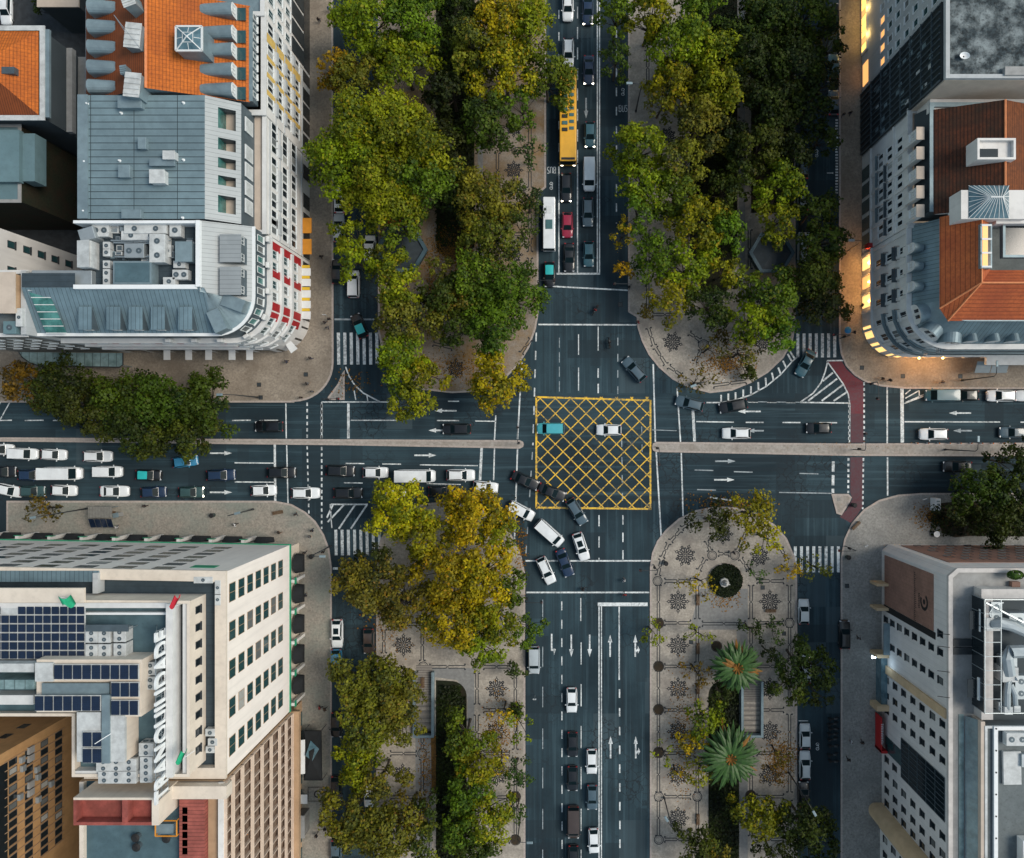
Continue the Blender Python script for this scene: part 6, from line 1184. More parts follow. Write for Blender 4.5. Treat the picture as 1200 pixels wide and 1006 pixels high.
a = P(88, 313, 28.6); b = P(113, 281, 28.6); m.box(a.x, a.y, 24, b.x - 1, b.y, 28.2); m.poly([(a.x, a.y, 28.2), (a.x, b.y, 28.2), (b.x - 1, b.y, 28.6), (b.x - 1, a.y, 28.6)]); m.build('duct_box', 'white_metal', t, bevel=.08); m = MB(); a2 = P(38, 328, 27); m.box(a2.x, a.y - 2.2, 25.5, b.x - 1.5, a.y - .2, 27.2); m.build('duct_run', 'duct', t, bevel=.08); m = MB(); a3 = P(92, 279, 28.4); m.obox(a3.x + 1.0, a3.y + .6, 25.5, 28.2, 2.2, 1.8, .3); m.build('duct_head', 'duct', t, bevel=.1)
t = thing('pipe_run', 'thin pale pipes crossing the rooftop well', 'pipes', tuple(P(170, 285, 26.3))); m = MB()
for py, x0_, x1_ in ((282, 130, 200), (284.5, 133, 196), (301, 135, 176)): m.tube([P(x0_, py, 27.2), P((x0_ + x1_) / 2, py + 1, 27.3), P(x1_, py, 27.2)], .11, 6)
m.build('pipe', 'steel', t)
rn = random.Random(12)
for k in range(26):
    px, py = rn.uniform(118, 226), rn.choice((rn.uniform(263, 304), rn.uniform(263, 275), rn.uniform(304, 334) if rn.random() < .0 else rn.uniform(278, 303)))
    p = P(px, py, 27); t = thing('roof_box', 'small grey plant box among the coolers of the rooftop well', 'plant box', (p.x, p.y, 26.21), 'small plant boxes in the rooftop well'); h = rn.uniform(.35, .9); w_, d_ = rn.uniform(.4, 1.3), rn.uniform(.4, 1.1); m = MB(); m.obox(p.x, p.y, 26.21, 26.21 + h, w_, d_); m.build('casing', rn.choice(('zinc', 'duct', 'zinc_dark', 'white_metal')), t); m = MB(); m.obox(p.x, p.y, 26.213 + h, 26.26 + h, w_ * .7, d_ * .7); m.build('lid', rn.choice(('zinc_dark', 'steel')), t)
# ================= NW: stone neighbour on the far west with glass canopy
r = thing('stone_building', 'grey stone building at the photo edge beside the rounded corner building', 'building', tuple(G(-570, -120)))
fp = fp_((-640, -90), (-517.6, -90), (-517.6, -150), (-640, -150)); shell(r, 'wall', fp, [(0, 0), (25.6, 0)], 'stone_grey', cap='roof_grey'); cornice(r, fp, 25.5, .3, .35, 'pale_trim')
win_grid(r, fp[:2], [1.5 + 2.8 * i for i in range(6)], (20, 16, 12, 8), W_std)
t = thing('roof_cabin', 'beige rooftop hut at the photo edge left of the white fire wall', 'plant room', tuple(P(8, 343, 26))); a = P(-6, 366, 28); b = P(17, 321, 28); m = MB(); m.box(a.x, a.y, 26, b.x, b.y, 28); m.build('wall', 'plaster_tan', t); m = MB(); m.box(a.x - .2, a.y - .2, 28.003, b.x + .2, b.y + .2, 28.2); m.build('roof', 'roof_beige', t)
ac_unit(11, 384, 26, 1.8, 1.8, 1.2, 'green grey box unit on the stone building at the photo edge', 1, 'top', gl, 'roof_teal'); ac_unit(22, 372, 26, .9, 2.6, 1.6, 'white upright unit beside the fire wall of the stone building', 1, 'top', gl)
t = thing('glass_canopy', 'long curved glass canopy behind the roadside trees', 'canopy', tuple(P(80, 420, 4))); pts = [(22, 413), (26, 419), (34, 425), (46, 429), (140, 430.5), (144, 428), (144, 414)]
m = MB(); q_ = [tuple(P(x, y, 4.2))[:2] for x, y in pts]; m.prism(q_[::-1], 4.1, 4.25); m.build('canopy_glass', 'canopy_glass', t); m = MB(); m.tube([P(x, y, 4.3) for x, y in pts], .1, 5); m.build('canopy_frame', 'frame_dark', t)
m = MB()
for x in (50, 95, 140): p = P(x, 428, 4); m.cyl(p.x, p.y, .1, 4.1, .09, .09, 8)
m.build('post', 'steel', t)
# ================= NW courtyard buildings
r = thing('hipped_house', 'courtyard house with orange hipped roof and dark blue wall bands', 'house', tuple(G(-580, -355)))
fp = fp_((-526, -312), (-526, -400), (-660, -400), (-660, -312)); shell(r, 'wall', fp, [(0, 0), (20.4, 0)], 'dark_plaster'); cornice(r, fp, 20.2, .5, .4, 'white_metal', name='gutter')
Z0, Z1 = 20.5, 23.5; c = [G(-529, -314, Z0), G(-529, -398, Z0), G(-657, -398, Z0), G(-657, -314, Z0)]; a, b = G(-575, -356, Z1), G(-610, -356, Z1)
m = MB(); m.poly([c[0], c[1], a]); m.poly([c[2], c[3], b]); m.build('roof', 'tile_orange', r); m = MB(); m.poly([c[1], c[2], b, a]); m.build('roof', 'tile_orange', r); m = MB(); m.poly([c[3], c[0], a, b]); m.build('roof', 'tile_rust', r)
p = P(10, 83, 22.3); m = MB(); m.obox(p.x, p.y, 21.5, 22.45, 1.9, 1.0); m.build('skylight', 'zinc_dark', r)
for z0, z1, d, mt in ((13.6, 14.6, .9, 'concrete'), (10.8, 11.6, 1.3, 'concrete'), (20.0, 20.45, 1.1, 'zinc')): panelbox(r, 'ledge', fp[:2], 0, 13.2, z0, z1, d, mt, .01)
r = thing('teal_roofed_house', 'courtyard house with flat teal roof and ivy clad east wall', 'house', tuple(G(-600, -280)))
fp = fp_((-560, -233), (-560, -310), (-700, -310), (-700, -233)); shell(r, 'wall', fp, [(0, 0), (17.8, 0)], 'ivy', cap='roof_teal'); cornice(r, fp, 17.6, .25, .35, 'concrete', name='parapet')
m = MB(); a = P(-20, 213, 19); b = P(22, 152, 19); m.box(a.x, a.y, 17.9, b.x, b.y, 18.9); m.box(b.x + .02, a.y + .3, 15.5, b.x + 1.9, b.y - .3, 18.2); m.build('upper_deck', 'roof_teal', r); p = P(8, 128, 19); m = MB(); m.obox(p.x, p.y, 17.9, 19.4, 1.4, 1.4); m.build('roof_vent', 'zinc', r)
r = thing('pale_rear_house', 'pale plastered rear house showing two files of dark windows', 'house', tuple(G(-600, -170)))
fp = fp_((-565, -151), (-565, -200), (-700, -200), (-700, -151)); shell(r, 'wall', fp, [(0, 0), (24, 0)], 'plaster_white', cap='roof_teal'); cornice(r, fp, 23.8, .2, .3, 'pale_trim')
win_grid(r, fp[:2], [(-151 + 187) * S, (-151 + 161) * S], (18.7, 15.2, 11.8, 8.4, 4.8), win_mesh(1.1, 1.6, 'frame_dark', 'glass', 0, .08))
r = thing('low_garage', 'low flat roofed courtyard garage with a wall light at the photo top', 'garage', tuple(P(70, 5, 0))); a = P(46, 8, 9); b = P(92, -60, 9); m = MB(); m.box(a.x, a.y, .1, b.x, b.y, 9); m.build('wall', 'dark_plaster', r); m = MB(); m.box(a.x - .2, a.y - .2, 9.003, b.x + .2, b.y + .2, 9.3); m.build('roof', 'roof_beige', r)
m = MB(); p = P(60, 14, 6); m.obox(p.x, p.y + .2, 6, 6.3, .5, .3); m.build('lamp', 'lit_yellow', r)
# ================= SW: white insurance block with green trim
r = thing('office_block', 'white office block with green trim, tall roof lettering and solar panels', 'building', tuple(G(-430, 220)))
fp = fp_((-311, 316), (-311, 130), (-700, 123), (-700, 256), (-437, 256), (-437, 316)); EA = fp[:2]; NA = fp[1:3]
shell(r, 'wall', fp, [(6.2, 0), (31.2, 0)], 'plaster_pinkish'); shell(r, 'ground_floor_wall', fp, [(0, -.5), (6.0, -.5)], 'plaster_cream')
m = MB(); a = [ring(fp, .15, 5.9), ring(fp, .15, 6.4), ring(fp, -.1, 6.4), ring(fp, -.6, 5.9)]
for p_, q_ in zip(a, a[1:]): m.strip(p_, q_, 0, True)
m.build('green_band', 'green_trim', r)
m = MB(); a = [ring(fp, .18, 31.2), ring(fp, .18, 31.7), ring(fp, -1.3, 31.7), ring(fp, -1.3, 30.6)]
a[0:0] = [ring(fp, .003, 31.2)]
for p_, q_ in zip(a, a[1:]): m.strip(p_, q_, 0, True)
m.build('parapet', 'plaster_cream', r)
m = MB(); m.poly([(v[0], v[1], 30.62) for v in ring(fp, -1.25, 0)]); m.build('terrace_floor', 'deck_dark', r)
ev = [151, 186.5, 222, 257.5, 293]; ss = [(316 - v) * S for v in ev]
zf = [29.2, 26.1, 23.0, 19.9, 16.8, 13.7, 10.6]
win_grid(r, EA, ss, zf, W_bl)
PN = Path(NA); win_grid(r, NA, [9.5 + 5.4 * i for i in range(9)], zf, win_mesh(2.7, 1.75, 'frame_dark', 'glass', 1, .04, .06, False))
for k in range(6): # arched shop awnings, east
    s = 1.6 + 5.2 * k
    if k > 4: break
    pa = Path(EA); p, t, n = pa.at(s + 1.9); m = MB(); A = []; B = []
    for i in range(9):
        th = PI * i / 8; d = -1.75 * math.cos(th); A.append((p.x + t.x * d, p.y + t.y * d, 2.9 + 1.9 * math.sin(th))); B.append((p.x + t.x * d * .85 + n.x * 1.3, p.y + t.y * d * .85 + n.y * 1.3, 2.6 + 1.2 * math.sin(th)))
    m.strip(A, B); m.poly(B); m.build('arched_awning', 'black_fabric', r); m = MB(); m.obox(p.x + n.x * .28 - t.x * 2.6, p.y + n.y * .28 - t.y * 2.6, .1, 5.6, .55, .5, math.atan2(n.y, n.x)); m.build('pier', 'plaster_white', r)
    m = MB(); m.obox(p.x + n.x * .6 - t.x * 2.6, p.y + n.y * .6 - t.y * 2.6, 4.6, 5.5, .06, 1.1, math.atan2(n.y, n.x)); m.build('green_sign', 'green_trim', r)
for k in range(11):
    s = 5.5 + 5.45 * k; p, t, n = PN.at(s); m = MB(); A = []; B = []
    for i in range(9):
        th = PI * i / 8; d = -1.75 * math.cos(th); A.append((p.x + t.x * d, p.y + t.y * d, 2.9 + 1.9 * math.sin(th))); B.append((p.x + t.x * d * .85 + n.x * .8, p.y + t.y * d * .85 + n.y * .8, 2.6 + 1.2 * math.sin(th)))
    m.strip(A, B); m.poly(B); m.build('arched_awning', 'black_fabric', r); m = MB(); m.obox(p.x + n.x * .3 + t.x * 2.7, p.y + n.y * .3 + t.y * 2.7, .1, 5.6, .6, .5, math.atan2(n.y, n.x)); m.build('pier', 'plaster_white', r)
    m = MB(); m.obox(p.x + n.x * .64 + t.x * 2.7, p.y + n.y * .64 + t.y * 2.7, 4.7, 5.5, .08, 1.2, math.atan2(n.y, n.x)); m.build('green_sign', 'green_trim', r)
panelbox(r, 'green_emblem', NA, 2.8, 6.2, 26.8, 28.6, .06, 'green_trim', .004)
# upper roof block
fu = fp_((-331, 303), (-331, 151), (-700, 149), (-700, 250), (-432, 250), (-432, 303)); UE = fu[:2]
shell(r, 'penthouse_wall', fu, [(30.64, 0), (35.4, 0)], 'plaster_cream'); cornice(r, fu, 35.4, .15, .25, 'plaster_cream', name='parapet')
win_grid(r, UE, [2.4 + 2.35 * i for i in range(9)], (33.0,), W_sm)
x = lambda u: G(u, 0).x; y = lambda v: G(0, v).y
m = MB(); m.box(x(-343), y(302), 33.6, x(-337), y(153), 33.9); m.build('glazed_slot', 'glass_dark', r)
m = MB(); m.box(x(-337), y(302.5), 30.7, x(-331.6), y(152), 35.38); m.box(x(-349), y(303), 30.7, x(-343), y(152), 36.2); m.box(x(-700), y(156), 30.7, x(-349.1), y(151.6), 35.9); m.box(x(-431.9), y(302.9), 30.7, x(-349.1), y(299), 35.5); m.build('roof_wall', 'pale_trim', r)
m = MB(); m.poly([(x(-349.05), y(299), 34.2), (x(-349.05), y(156), 34.2), (x(-700), y(156), 34.2), (x(-700), y(249.6), 34.2), (x(-431), y(249.6), 34.2), (x(-431), y(299), 34.2)]); m.build('roof', 'deck_teal', r)
m = MB(); m.box(x(-700), y(163), 34.3, x(-345), y(161), 35.2); m.build('roof_wall', 'sign_white', r)
a = P(-40, 676, 31); b = P(106, 698, 31)
m = MB(); a = P(0, 671, 33); b = P(110, 684, 33); m.box(-130, b.y, 30.7, b.x, a.y, 31.9); m.build('side_roof', 'seam_metal_x', r)
m = MB(); a = P(108, 672, 32.4); b = P(114, 696, 32.4); m.box(a.x, b.y, 30.7, b.x, a.y, 32.3); m.build('roof_wall', 'plaster_grey', r)
m = MB(); a = P(-5, 689, 36); b = P(100, 706, 36); m.box(-140, b.y, 35.9, b.x, a.y, 36.3); m.build('roof_slab', 'plaster_cream', r)
# lettering: the word stands on the roof edge facing the avenue
t = thing('roof_sign', 'tall white rooftop letters spelling TRANQUILIDADE on a steel frame', 'sign', tuple(P(199, 830, 34.3)))
cu = bpy.data.curves.new('letters', 'FONT'); cu.body = 'TRANQUILIDADE'; cu.size = 4.6; cu.extrude = .14; cu.offset = .11; cu.space_character = 1.06; tmp = bpy.data.objects.new('tmp', cu); col.objects.link(tmp)
bpy.context.view_layer.update(); me = bpy.data.meshes.new_from_object(tmp.evaluated_get(bpy.context.evaluated_depsgraph_get())); bpy.data.objects.remove(tmp)
xs = [v.co.x for v in me.vertices]; ys_ = [v.co.y for v in me.vertices]; sx = (P(199, 733, 34.4).y - P(199, 927, 34.4).y) / (max(xs) - min(xs)); hs = 3.8 / (max(ys_) - min(ys_))
X0 = P(200.5, 930, 34.4).x; Y0 = P(199, 927, 34.4).y
for v in me.vertices:
    cx, cy, cz = v.co; v.co = Vector((X0 + cz, Y0 + (cx - min(xs)) * sx, 34.75 + (cy - min(ys_)) * hs)) - t.location
me.materials.clear(); me.materials.append(MATS['sign_white']); lo = bpy.data.objects.new('lettering', me); col.objects.link(lo); lo.parent = t
m = MB()
for i in range(27):
    yy = Y0 + i * (P(199, 733, 34.4).y - Y0) / 26; m.tube([(X0 - .25, yy, 34.2), (X0 - .25, yy, 38)], .05, 4); m.tube([(X0 - .25, yy, 37.6), (X0 - 2.0, yy, 34.2)], .05, 4)
    if i < 26: m.tube([(X0 - .25, yy, 34.4), (X0 - .25, yy + 1.0, 37.8)], .035, 4)
for z in (34.8, 36.4, 37.9): m.tube([(X0 - .25, Y0, z), (X0 - .25, P(199, 733, 34.4).y, z)], .05, 4)
m.build('frame', 'steel', t)
# solar arrays
def solar(px0, py0, px1, py1, z, nx, ny, label, skip=()):
    a = P(px0, py1, z); b = P(px1, py0, z); t = thing('solar_array', label, 'solar panels', (a.x, a.y, z - .3), 'solar arrays of the office block'); w, h = (b.x - a.x) / nx, (b.y - a.y) / ny
    m = MB(); m.box(a.x, a.y, z - .28, b.x, b.y, z - .16); m.build('rack', 'white_metal', t)
    for i in range(nx):
        for j in range(ny):
            if (i, j) in skip: continue
            m = MB(); m.box(a.x + i * w + .09, a.y + j * h + .09, z - .12, a.x + (i + 1) * w - .09, a.y + (j + 1) * h - .09, z); m.build('solar_panel', 'solar', t)
solar(-19, 710.5, 99, 773, 36.0, 12, 6, 'large square solar array beside the row of cooler boxes', ((2, 5), (3, 5)))
# upper plant block with the L-shaped solar roof
q = thing('plant_block', 'white plant block carrying the L-shaped solar roof', 'plant room', tuple(P(110, 800, 34.3)))
for px0, py0, px1, py1, z in ((41, 774, 165, 799, 38), (128, 799, 164, 841, 38), (90, 836, 146, 894, 37.6), (41, 799, 128, 836, 37.2)):
    a = P(px0, py1, z); b = P(px1, py0, z); m = MB(); m.box(a.x, a.y, 34.25, b.x, b.y, z - .3 - .002 * px0 / 10); m.build('wall', 'plaster_cream', q)
for px0, py0, px1, py1, z, mt in ((49, 801, 128, 815, 37.4, 'zinc'), (119, 815, 128.5, 895, 38.1, 'zinc'), (129, 839, 146, 893, 37.9, 'white_metal'), (90, 835, 118, 893, 37.8, 'white_metal'), (41, 777, 62, 799, 38.05, 'white_metal')):
    a = P(px0, py1, z); b = P(px1, py0, z); m = MB(); m.box(a.x, a.y, z - .5, b.x, b.y, z); m.build('roof', mt, q)
m = MB(); m.tube([P(111, 872, 39.2), P(130, 860, 38.5)], .06, 4); m.build('antenna', 'sign_white', q)
solar(62.5, 779, 162, 797, 38.35, 9, 1, 'long upper solar row on the plant block'); solar(129.5, 800, 162.5, 817.5, 38.35, 3, 1, 'three panel solar row just below the long upper one'); solar(129.5, 821, 162, 839, 38.35, 3, 1, 'lower three panel solar row at the elbow of the plant block'); solar(40, 815.5, 117.5, 834, 38.1, 7, 1, 'seven panel solar row reaching over the brown building'); solar(96, 858, 119, 876, 38.2, 2, 1, 'upper pair of panels on the white leg of the plant block'); solar(96, 877.5, 119, 895, 38.2, 2, 1, 'lower pair of panels on the white leg of the plant block')
gl2 = 'cooling boxes on the office block'
for px, py, n, lb in ((107, 746, 1, 'first cooling box in the upper row below the dark screen'), (122, 746, 1, 'second cooling box in the upper row below the dark screen'), (140, 745, 1, 'larger cooling box at the right end of the upper row'), (107, 763, 1, 'first cooling box in the lower row beside the solar array'), (122, 763, 1, 'second cooling box in the lower row beside the solar array'), (140, 762, 1, 'larger cooling box at the right end of the lower row'),
    (176, 784, 1, 'cooling box behind the long upper solar row'), (176, 801, 1, 'cooling box behind the three panel solar row'), (171, 879, 2, 'twin fan cooling box nearest the letters'), (151, 897, 2, 'twin fan box in the upper row at the foot of the roof'), (136, 897, 1, 'single fan box in the upper row at the foot of the roof'), (121, 897, 2, 'twin fan box at the left end of the upper foot row'), (171, 895, 1, 'single fan box at the letters in the upper foot row'), (122, 911, 1, 'single fan box at the left end of the lower foot row'), (136, 911, 1, 'second fan box of the lower foot row'), (151, 911, 2, 'twin fan box of the lower foot row'), (171, 910, 1, 'single fan box at the letters in the lower foot row')):
    zz = 34.25; ac_unit(px, py, zz, 1.6 if n == 1 else 1.9, 1.7, 1.9, lb, n, (0, -1) if False else (0, 1), gl2)
    # fans face the camera side and the top
for o in [o for o in col.objects if o.get('group') == gl2]:
    p = o.location; m = MB(); n_ = 14
    for dy in (-.42, .42): m.cyl(p.x, p.y + dy, p.z + 1.905, p.z + 1.95, .27, .27, n_, 0); m.cyl(p.x, p.y + dy, p.z + 1.952, p.z + 1.96, .1, .1, 8, 1)
    m.build('fan', ['zinc_dark', 'steel'], o)
t = thing('screen_canopy', 'dark flat canopy over the cooling boxes beside the solar array', 'canopy', tuple(P(125, 735, 34.3))); a = P(99, 741, 37); b = P(149, 733, 37); m = MB(); m.box(a.x, a.y, 36.6, b.x, b.y, 36.75); m.build('sheet', 'zinc_dark', t); m = MB()
for xx in (a.x + .2, b.x - .2): m.tube([(xx, a.y + .2, 34.2), (xx, a.y + .2, 36.6)], .05, 5)
m.build('post', 'steel', t)
for px, py, lx, ly, lb in ((238, 680, 2.6, .9, 'white cabinet in the corner of the dark roof terrace'), (255, 689, .8, 2.0, 'upper white box beside the cream parapet of the dark terrace'), (255, 703, .8, 1.6, 'lower white box beside the cream parapet of the dark terrace'), (246, 859, 1.3, 1.0, 'first small white box at the foot of the dark terrace'), (249, 870, 1.3, 1.0, 'second small white box at the foot of the dark terrace'), (246, 879, 1.2, .9, 'third small white box at the foot of the dark terrace')):
    ac_unit(px, py, 30.63, lx, ly, 1.1, lb, 1, 'top', 'white boxes on the dark terrace')
def flag(px, py, z, lx, ly, mt, label, pole_to):
    p = P(px, py, z); t = thing('flag', label, 'flag', tuple(p), 'rooftop flags'); m = MB(); e = P(*pole_to); m.tube([p, e], .045, 5); m.build('flagpole', 'sign_white', t)
    m = MB(); A = []; B = []
    for i in range(9): s = i / 8; w = .25 * math.sin(s * 9); A.append((p.x + lx * s * .9, p.y + w, p.z + .1 + .5 * math.sin(s * 6))); B.append((p.x + lx * s * .9 + .5, p.y + ly + w * 1.3, p.z - .3 + .5 * math.sin(s * 6 + .5)))
    m.strip(A, B); m.build('cloth', mt, t, True)
flag(69, 700, 38, 1.7, -1.2, 'flag_green', 'green flag blowing over the cream roof slab', (96, 704, 34.5)); flag(200, 712, 38.5, .55, 1.3, 'flag_red', 'red flag at the top end of the roof letters', (213, 708, 35)); flag(207, 894, 38.5, .7, 1.3, 'flag_green', 'green flag at the bottom end of the roof letters', (228, 880, 35))
# ================= SW: grid fronted tan block beyond
r = thing('grid_fronted_block', 'tan block with a dense balcony grid front south of the white office block', 'building', tuple(G(-420, 420)))
fp = fp_((-311, 640), (-311, 318), (-441, 318), (-441, 640)); EA = fp[:2]
shell(r, 'wall', fp, [(0, 0), (32.0, 0)], 'plaster_tan'); m = MB(); Pth = Path(EA); L = Pth.len
zs = [5.6, 8.6, 11.6, 15.2, 18.9, 22.6, 26.2, 29.4, 31.9]; xf = EA[0][0]
for z in zs: m.box(xf + .02, EA[0][1], z, xf + .5, EA[1][1] - .2, z + .26)
k = 0; yy = EA[1][1] - .2
while yy > EA[0][1]: m.box(xf + .02, yy - .13, 5.87, xf + .46, yy, 31.85); yy -= 1.72
for za, zb_ in zip(zs, zs[1:]): m.box(xf + .34, EA[0][1], za + .27, xf + .48, EA[1][1] - .3, za + 1.0)
m.build('balcony_grid', 'grid_cream', r)
m = MB(); m.box(xf + .004, EA[0][1], 5.6, xf + .04, EA[1][1] - .25, 32); m.build('recessed_glazing', 'recess_brown', r)
m = MB(); m.box(xf + .05, EA[0][1], 4.6, xf + 1.3, EA[1][1], 5.55); m.build('ledge', 'plaster_tan', r)
for k in range(8): panelbox(r, 'shop_front', EA, L - 3 - 3.4 * k - 1.2, L - 3 - 3.4 * k + 1.2, .3, 3.8, .1, 'glass', .006)
m = MB(); m.box(x(-315), y(640), 31.9, x(-310), y(319), 32.3); m.build('parapet', 'plaster_white', r)
m = MB(); m.poly([(x(-315.2), y(640), 31.6), (x(-315.2), y(319), 31.6), (x(-326), y(319), 31.6), (x(-326), y(640), 31.6)]); m.build('gutter_roof', 'yellow_panel', r) if False else m.build('gutter_roof', 'plaster_tan', r)
m = MB(); m.box(x(-349), y(640), 31.5, x(-326.2), y(330), 32.6); m.build('red_roof', 'roof_red_ribbed', r)
m = MB(); m.poly([(x(-349.2), y(640), 31.3), (x(-349.2), y(319), 31.3), (x(-437.6), y(319), 31.3), (x(-437.6), y(640), 31.3)]); m.build('roof', 'deck_teal', r)
m = MB(); m.box(x(-441.3), y(640), 31.2, x(-437.5), y(319), 32); m.build('parapet', 'plaster_cream', r)
m = MB(); a = P(196, 936, 33); b = P(266, 921, 33); m.box(a.x, a.y, 31.35, b.x, b.y, 33.2); m.build('party_wall', 'plaster_cream', r)
for i in range(6): m = MB(); p = P(215, 952 + 9.5 * i, 33); m.obox(p.x, p.y, 31.35, 32.6, .7, .9); m.build('roof_vent', 'sign_white', r)
t = thing('roof_walkway', 'white roof walkway with a dark gap left of the plant block', 'walkway', tuple(P(20, 800, 34.3)))
for px0, py0, px1, py1, z, mt in ((-20, 778, 40, 788, 37.2, 'white_metal'), (-20, 797, 40, 808, 37.0, 'canopy_glass'), (-20, 815, 39, 826, 36.2, 'pale_trim')): a = P(px0, py1, z); b = P(px1, py0, z); m = MB(); m.box(a.x, a.y, 34.25, b.x, b.y, z); m.build('slab', mt, t)
# stair tower with red-washed open top
t = thing('roof_tower', 'beige rooftop tower with red washed open tanks on top', 'tower', tuple(P(140, 940, 31.3))); z = 36.8; a = P(86, 967.5, z); b = P(186, 935, z)
m = MB(); m.box(a.x, a.y, 31.2, b.x, b.y, z - 1.8); m.box(a.x, b.y - .3, z - 1.8, b.x, b.y, z); m.box(b.x - .9, a.y, z - 1.8, b.x, b.y - .3, z); m.build('wall', 'plaster_cream', t)
m = MB(); m.box(a.x, a.y, z - 1.796, b.x - .92, b.y - .32, z - 1.5); m.box(a.x, a.y, z - 1.49, a.x + .3, b.y - .32, z); m.box(a.x + .3, a.y, z - 1.49, b.x - .92, a.y + .4, z - .02); c_ = a.x + (b.x - a.x) * .6; m.box(c_ - .35, a.y + .4, z - 1.49, c_ + .35, b.y - .32, z - .05); m.build('tank', 'roof_red', t)
t = thing('roof_frame', 'orange steel frame around a small plant on the teal roof', 'frame', tuple(P(195, 970, 31.3))); m = MB()
cs = [P(182, 962, 33), P(207, 962, 33), P(207, 980, 33), P(182, 980, 33)]
for i in range(4): m.tube([cs[i], cs[(i + 1) % 4]], .1, 5); m.tube([cs[i], (cs[i].x, cs[i].y, 31.3)], .08, 5)
m.build('frame', 'orange_awning', t); m = MB(); p = P(193, 972, 32.4); m.obox(p.x, p.y, 31.35, 32.4, 2.4, 1.4); m.build('plant', 'zinc', t)
for px, py, lb in ((159, 982, 'dark round vent on the teal roof nearest the tower'), (160, 993, 'second dark round vent on the teal roof'), (195, 983, 'dark round vent beside the orange frame')):
    p = P(px, py, 32); t = thing('roof_vent', lb, 'vent', (p.x, p.y, 31.3), 'dark vents on the teal roof'); m = MB(); m.cyl(p.x, p.y, 31.3, 32.0, .45, .45, 12); m.build('pipe', 'zinc_dark', t); m = MB(); m.cyl(p.x, p.y, 32.1, 32.25, .6, .3, 12); m.build('cowl', 'ink', t)
# ================= SW: brown rear block
r = thing('brown_block', 'brown rear block with files of dark windows at the photo edge', 'building', tuple(G(-600, 400)))
fp = fp_((-533, 470), (-533, 306), (-720, 306), (-720, 470)); EA = fp[:2]
shell(r, 'wall', fp, [(0, 0), (28.6, 0)], 'plaster_brown', cap='roof_grey'); cornice(r, fp, 28.4, .3, .5, 'concrete')
evs = [320 + 8.4 * i for i in range(14)]
win_grid(r, EA, [(470 - v) * S for v in evs], (25.2, 21.8, 18.3, 14.9), win_mesh(.95, 1.7, 'frame_dark', 'glass_dark', 0, .05, sill=False))
for v in (318, 326, 352, 360): panelbox(r, 'balcony', EA, (470 - v) * S - .5, (470 - v) * S + .5, 21, 22.2, .35, 'concrete', .01)
for k in range(15): panelbox(r, 'ledge', EA, (470 - 316 - 8.4 * k) * S - .05, (470 - 316 - 8.4 * k) * S + .05, 13.6, 27, .12, 'plaster_tan', .005)
panelbox(r, 'glazed_bay', EA, 4, 23, 26.4, 28.2, .1, 'glass_dark', .01)
win_grid(r, fp[1:3], [4, 9, 14], (25, 21, 17), win_mesh(1.2, 1.8, 'frame_dark', 'glass_dark', 0, .05, sill=False))
for v, z in ((322, 23.6), (331, 23.4), (341, 20.3), (349, 20.1), (357, 24), (365, 17), (372, 20)): 
    p, tt, n = Path(EA).at((470 - v) * S); t = thing('air_conditioner', ('grey cooler hanging on the brown wall, storey %s of its file' % ['one', 'two', 'three', 'four', 'five', 'six', 'seven'][[322, 331, 341, 349, 357, 365, 372].index(v)]), 'air conditioner', (p.x, p.y, z), 'coolers hung on the brown wall'); m = MB(); m.box(p.x + .03, p.y - .45, z - .4, p.x + .5, p.y + .45, z + .4); m.build('casing', 'duct', t, bevel=.03)
    t['label'] = 'small grey cooler hung on the brown rear wall'
r = thing('low_annex', 'low annex with a pale grey roof at the foot of the brown wall', 'annex', tuple(G(-540, 455))); pts = [(92, 958, 9), (92, 975, 9), (58, 1012, 9), (15, 1012, 9)]
m = MB(); q_ = [tuple(P(a, b, 9.0))[:2] for a, b, c in pts]; m.prism(q_, .1, 9.0); m.build('wall', 'plaster_tan', r); m = MB(); m.prism([tuple(v) for v in offset(q_[::-1], .3)], 9.004, 9.3); m.build('roof', 'roof_beige' if False else 'zinc', r)
# ================= NE: tall glass block at the photo top
r = thing('tall_office', 'tall office block with white window wall and dark metal front', 'building', tuple(G(420, -400)))
fp = fp_((345, -620), (345, -320), (640, -320), (640, -620)); WA = fp[:2]
shell(r, 'wall', fp, [(0, 0), (30.8, 0)], 'plaster_grey', cap='roof_stained'); m = MB(); m.poly([tuple(G(346, -322, 30.83)), tuple(G(640, -322, 30.83)), tuple(G(640, -620, 30.83)), tuple(G(346, -620, 30.83))]); m.build('roof_felt', 'roof_stained', r)
a_ = [ring(fp, .004, 30.7), ring(fp, .1, 30.7), ring(fp, .1, 31.3), ring(fp, -.45, 31.3), ring(fp, -.45, 30.6)]; m = MB()
for p_, q_ in zip(a_, a_[1:]): m.strip(p_, q_, 0, True)
m.build('parapet', 'plaster_grey', r)
PW = Path(WA); sv = lambda v: (v + 620) * S
win_grid(r, WA, [sv(v) for v in (-402, -417, -432, -447, -462, -477, -492)], (9.5, 12.5, 15.5, 18.7, 21.8, 25, 28), win_mesh(1.15, 1.5, 'frame_white', 'glass', 0, .08))
for v in (-402, -417, -432, -447): panelbox(r, 'lit_window', WA, sv(v) - .5, sv(v) + .5, 8.8, 10.1, .03, 'lit_orange', .05)
panelbox(r, 'shop_front', WA, sv(-520), sv(-436), .4, 3.0, .25, 'frame_white', .006); [panelbox(r, 'lit_shop_window', WA, sv(-518 + 8 * k) + .06, sv(-510 + 8 * k) - .12, .7, 2.6, .05, 'lit_yellow' if k % 4 else 'lit_orange', .26) for k in range(10)]; panelbox(r, 'lit_shop_window', WA, sv(-424), sv(-399), .7, 3.0, .1, 'lit_orange', .01)
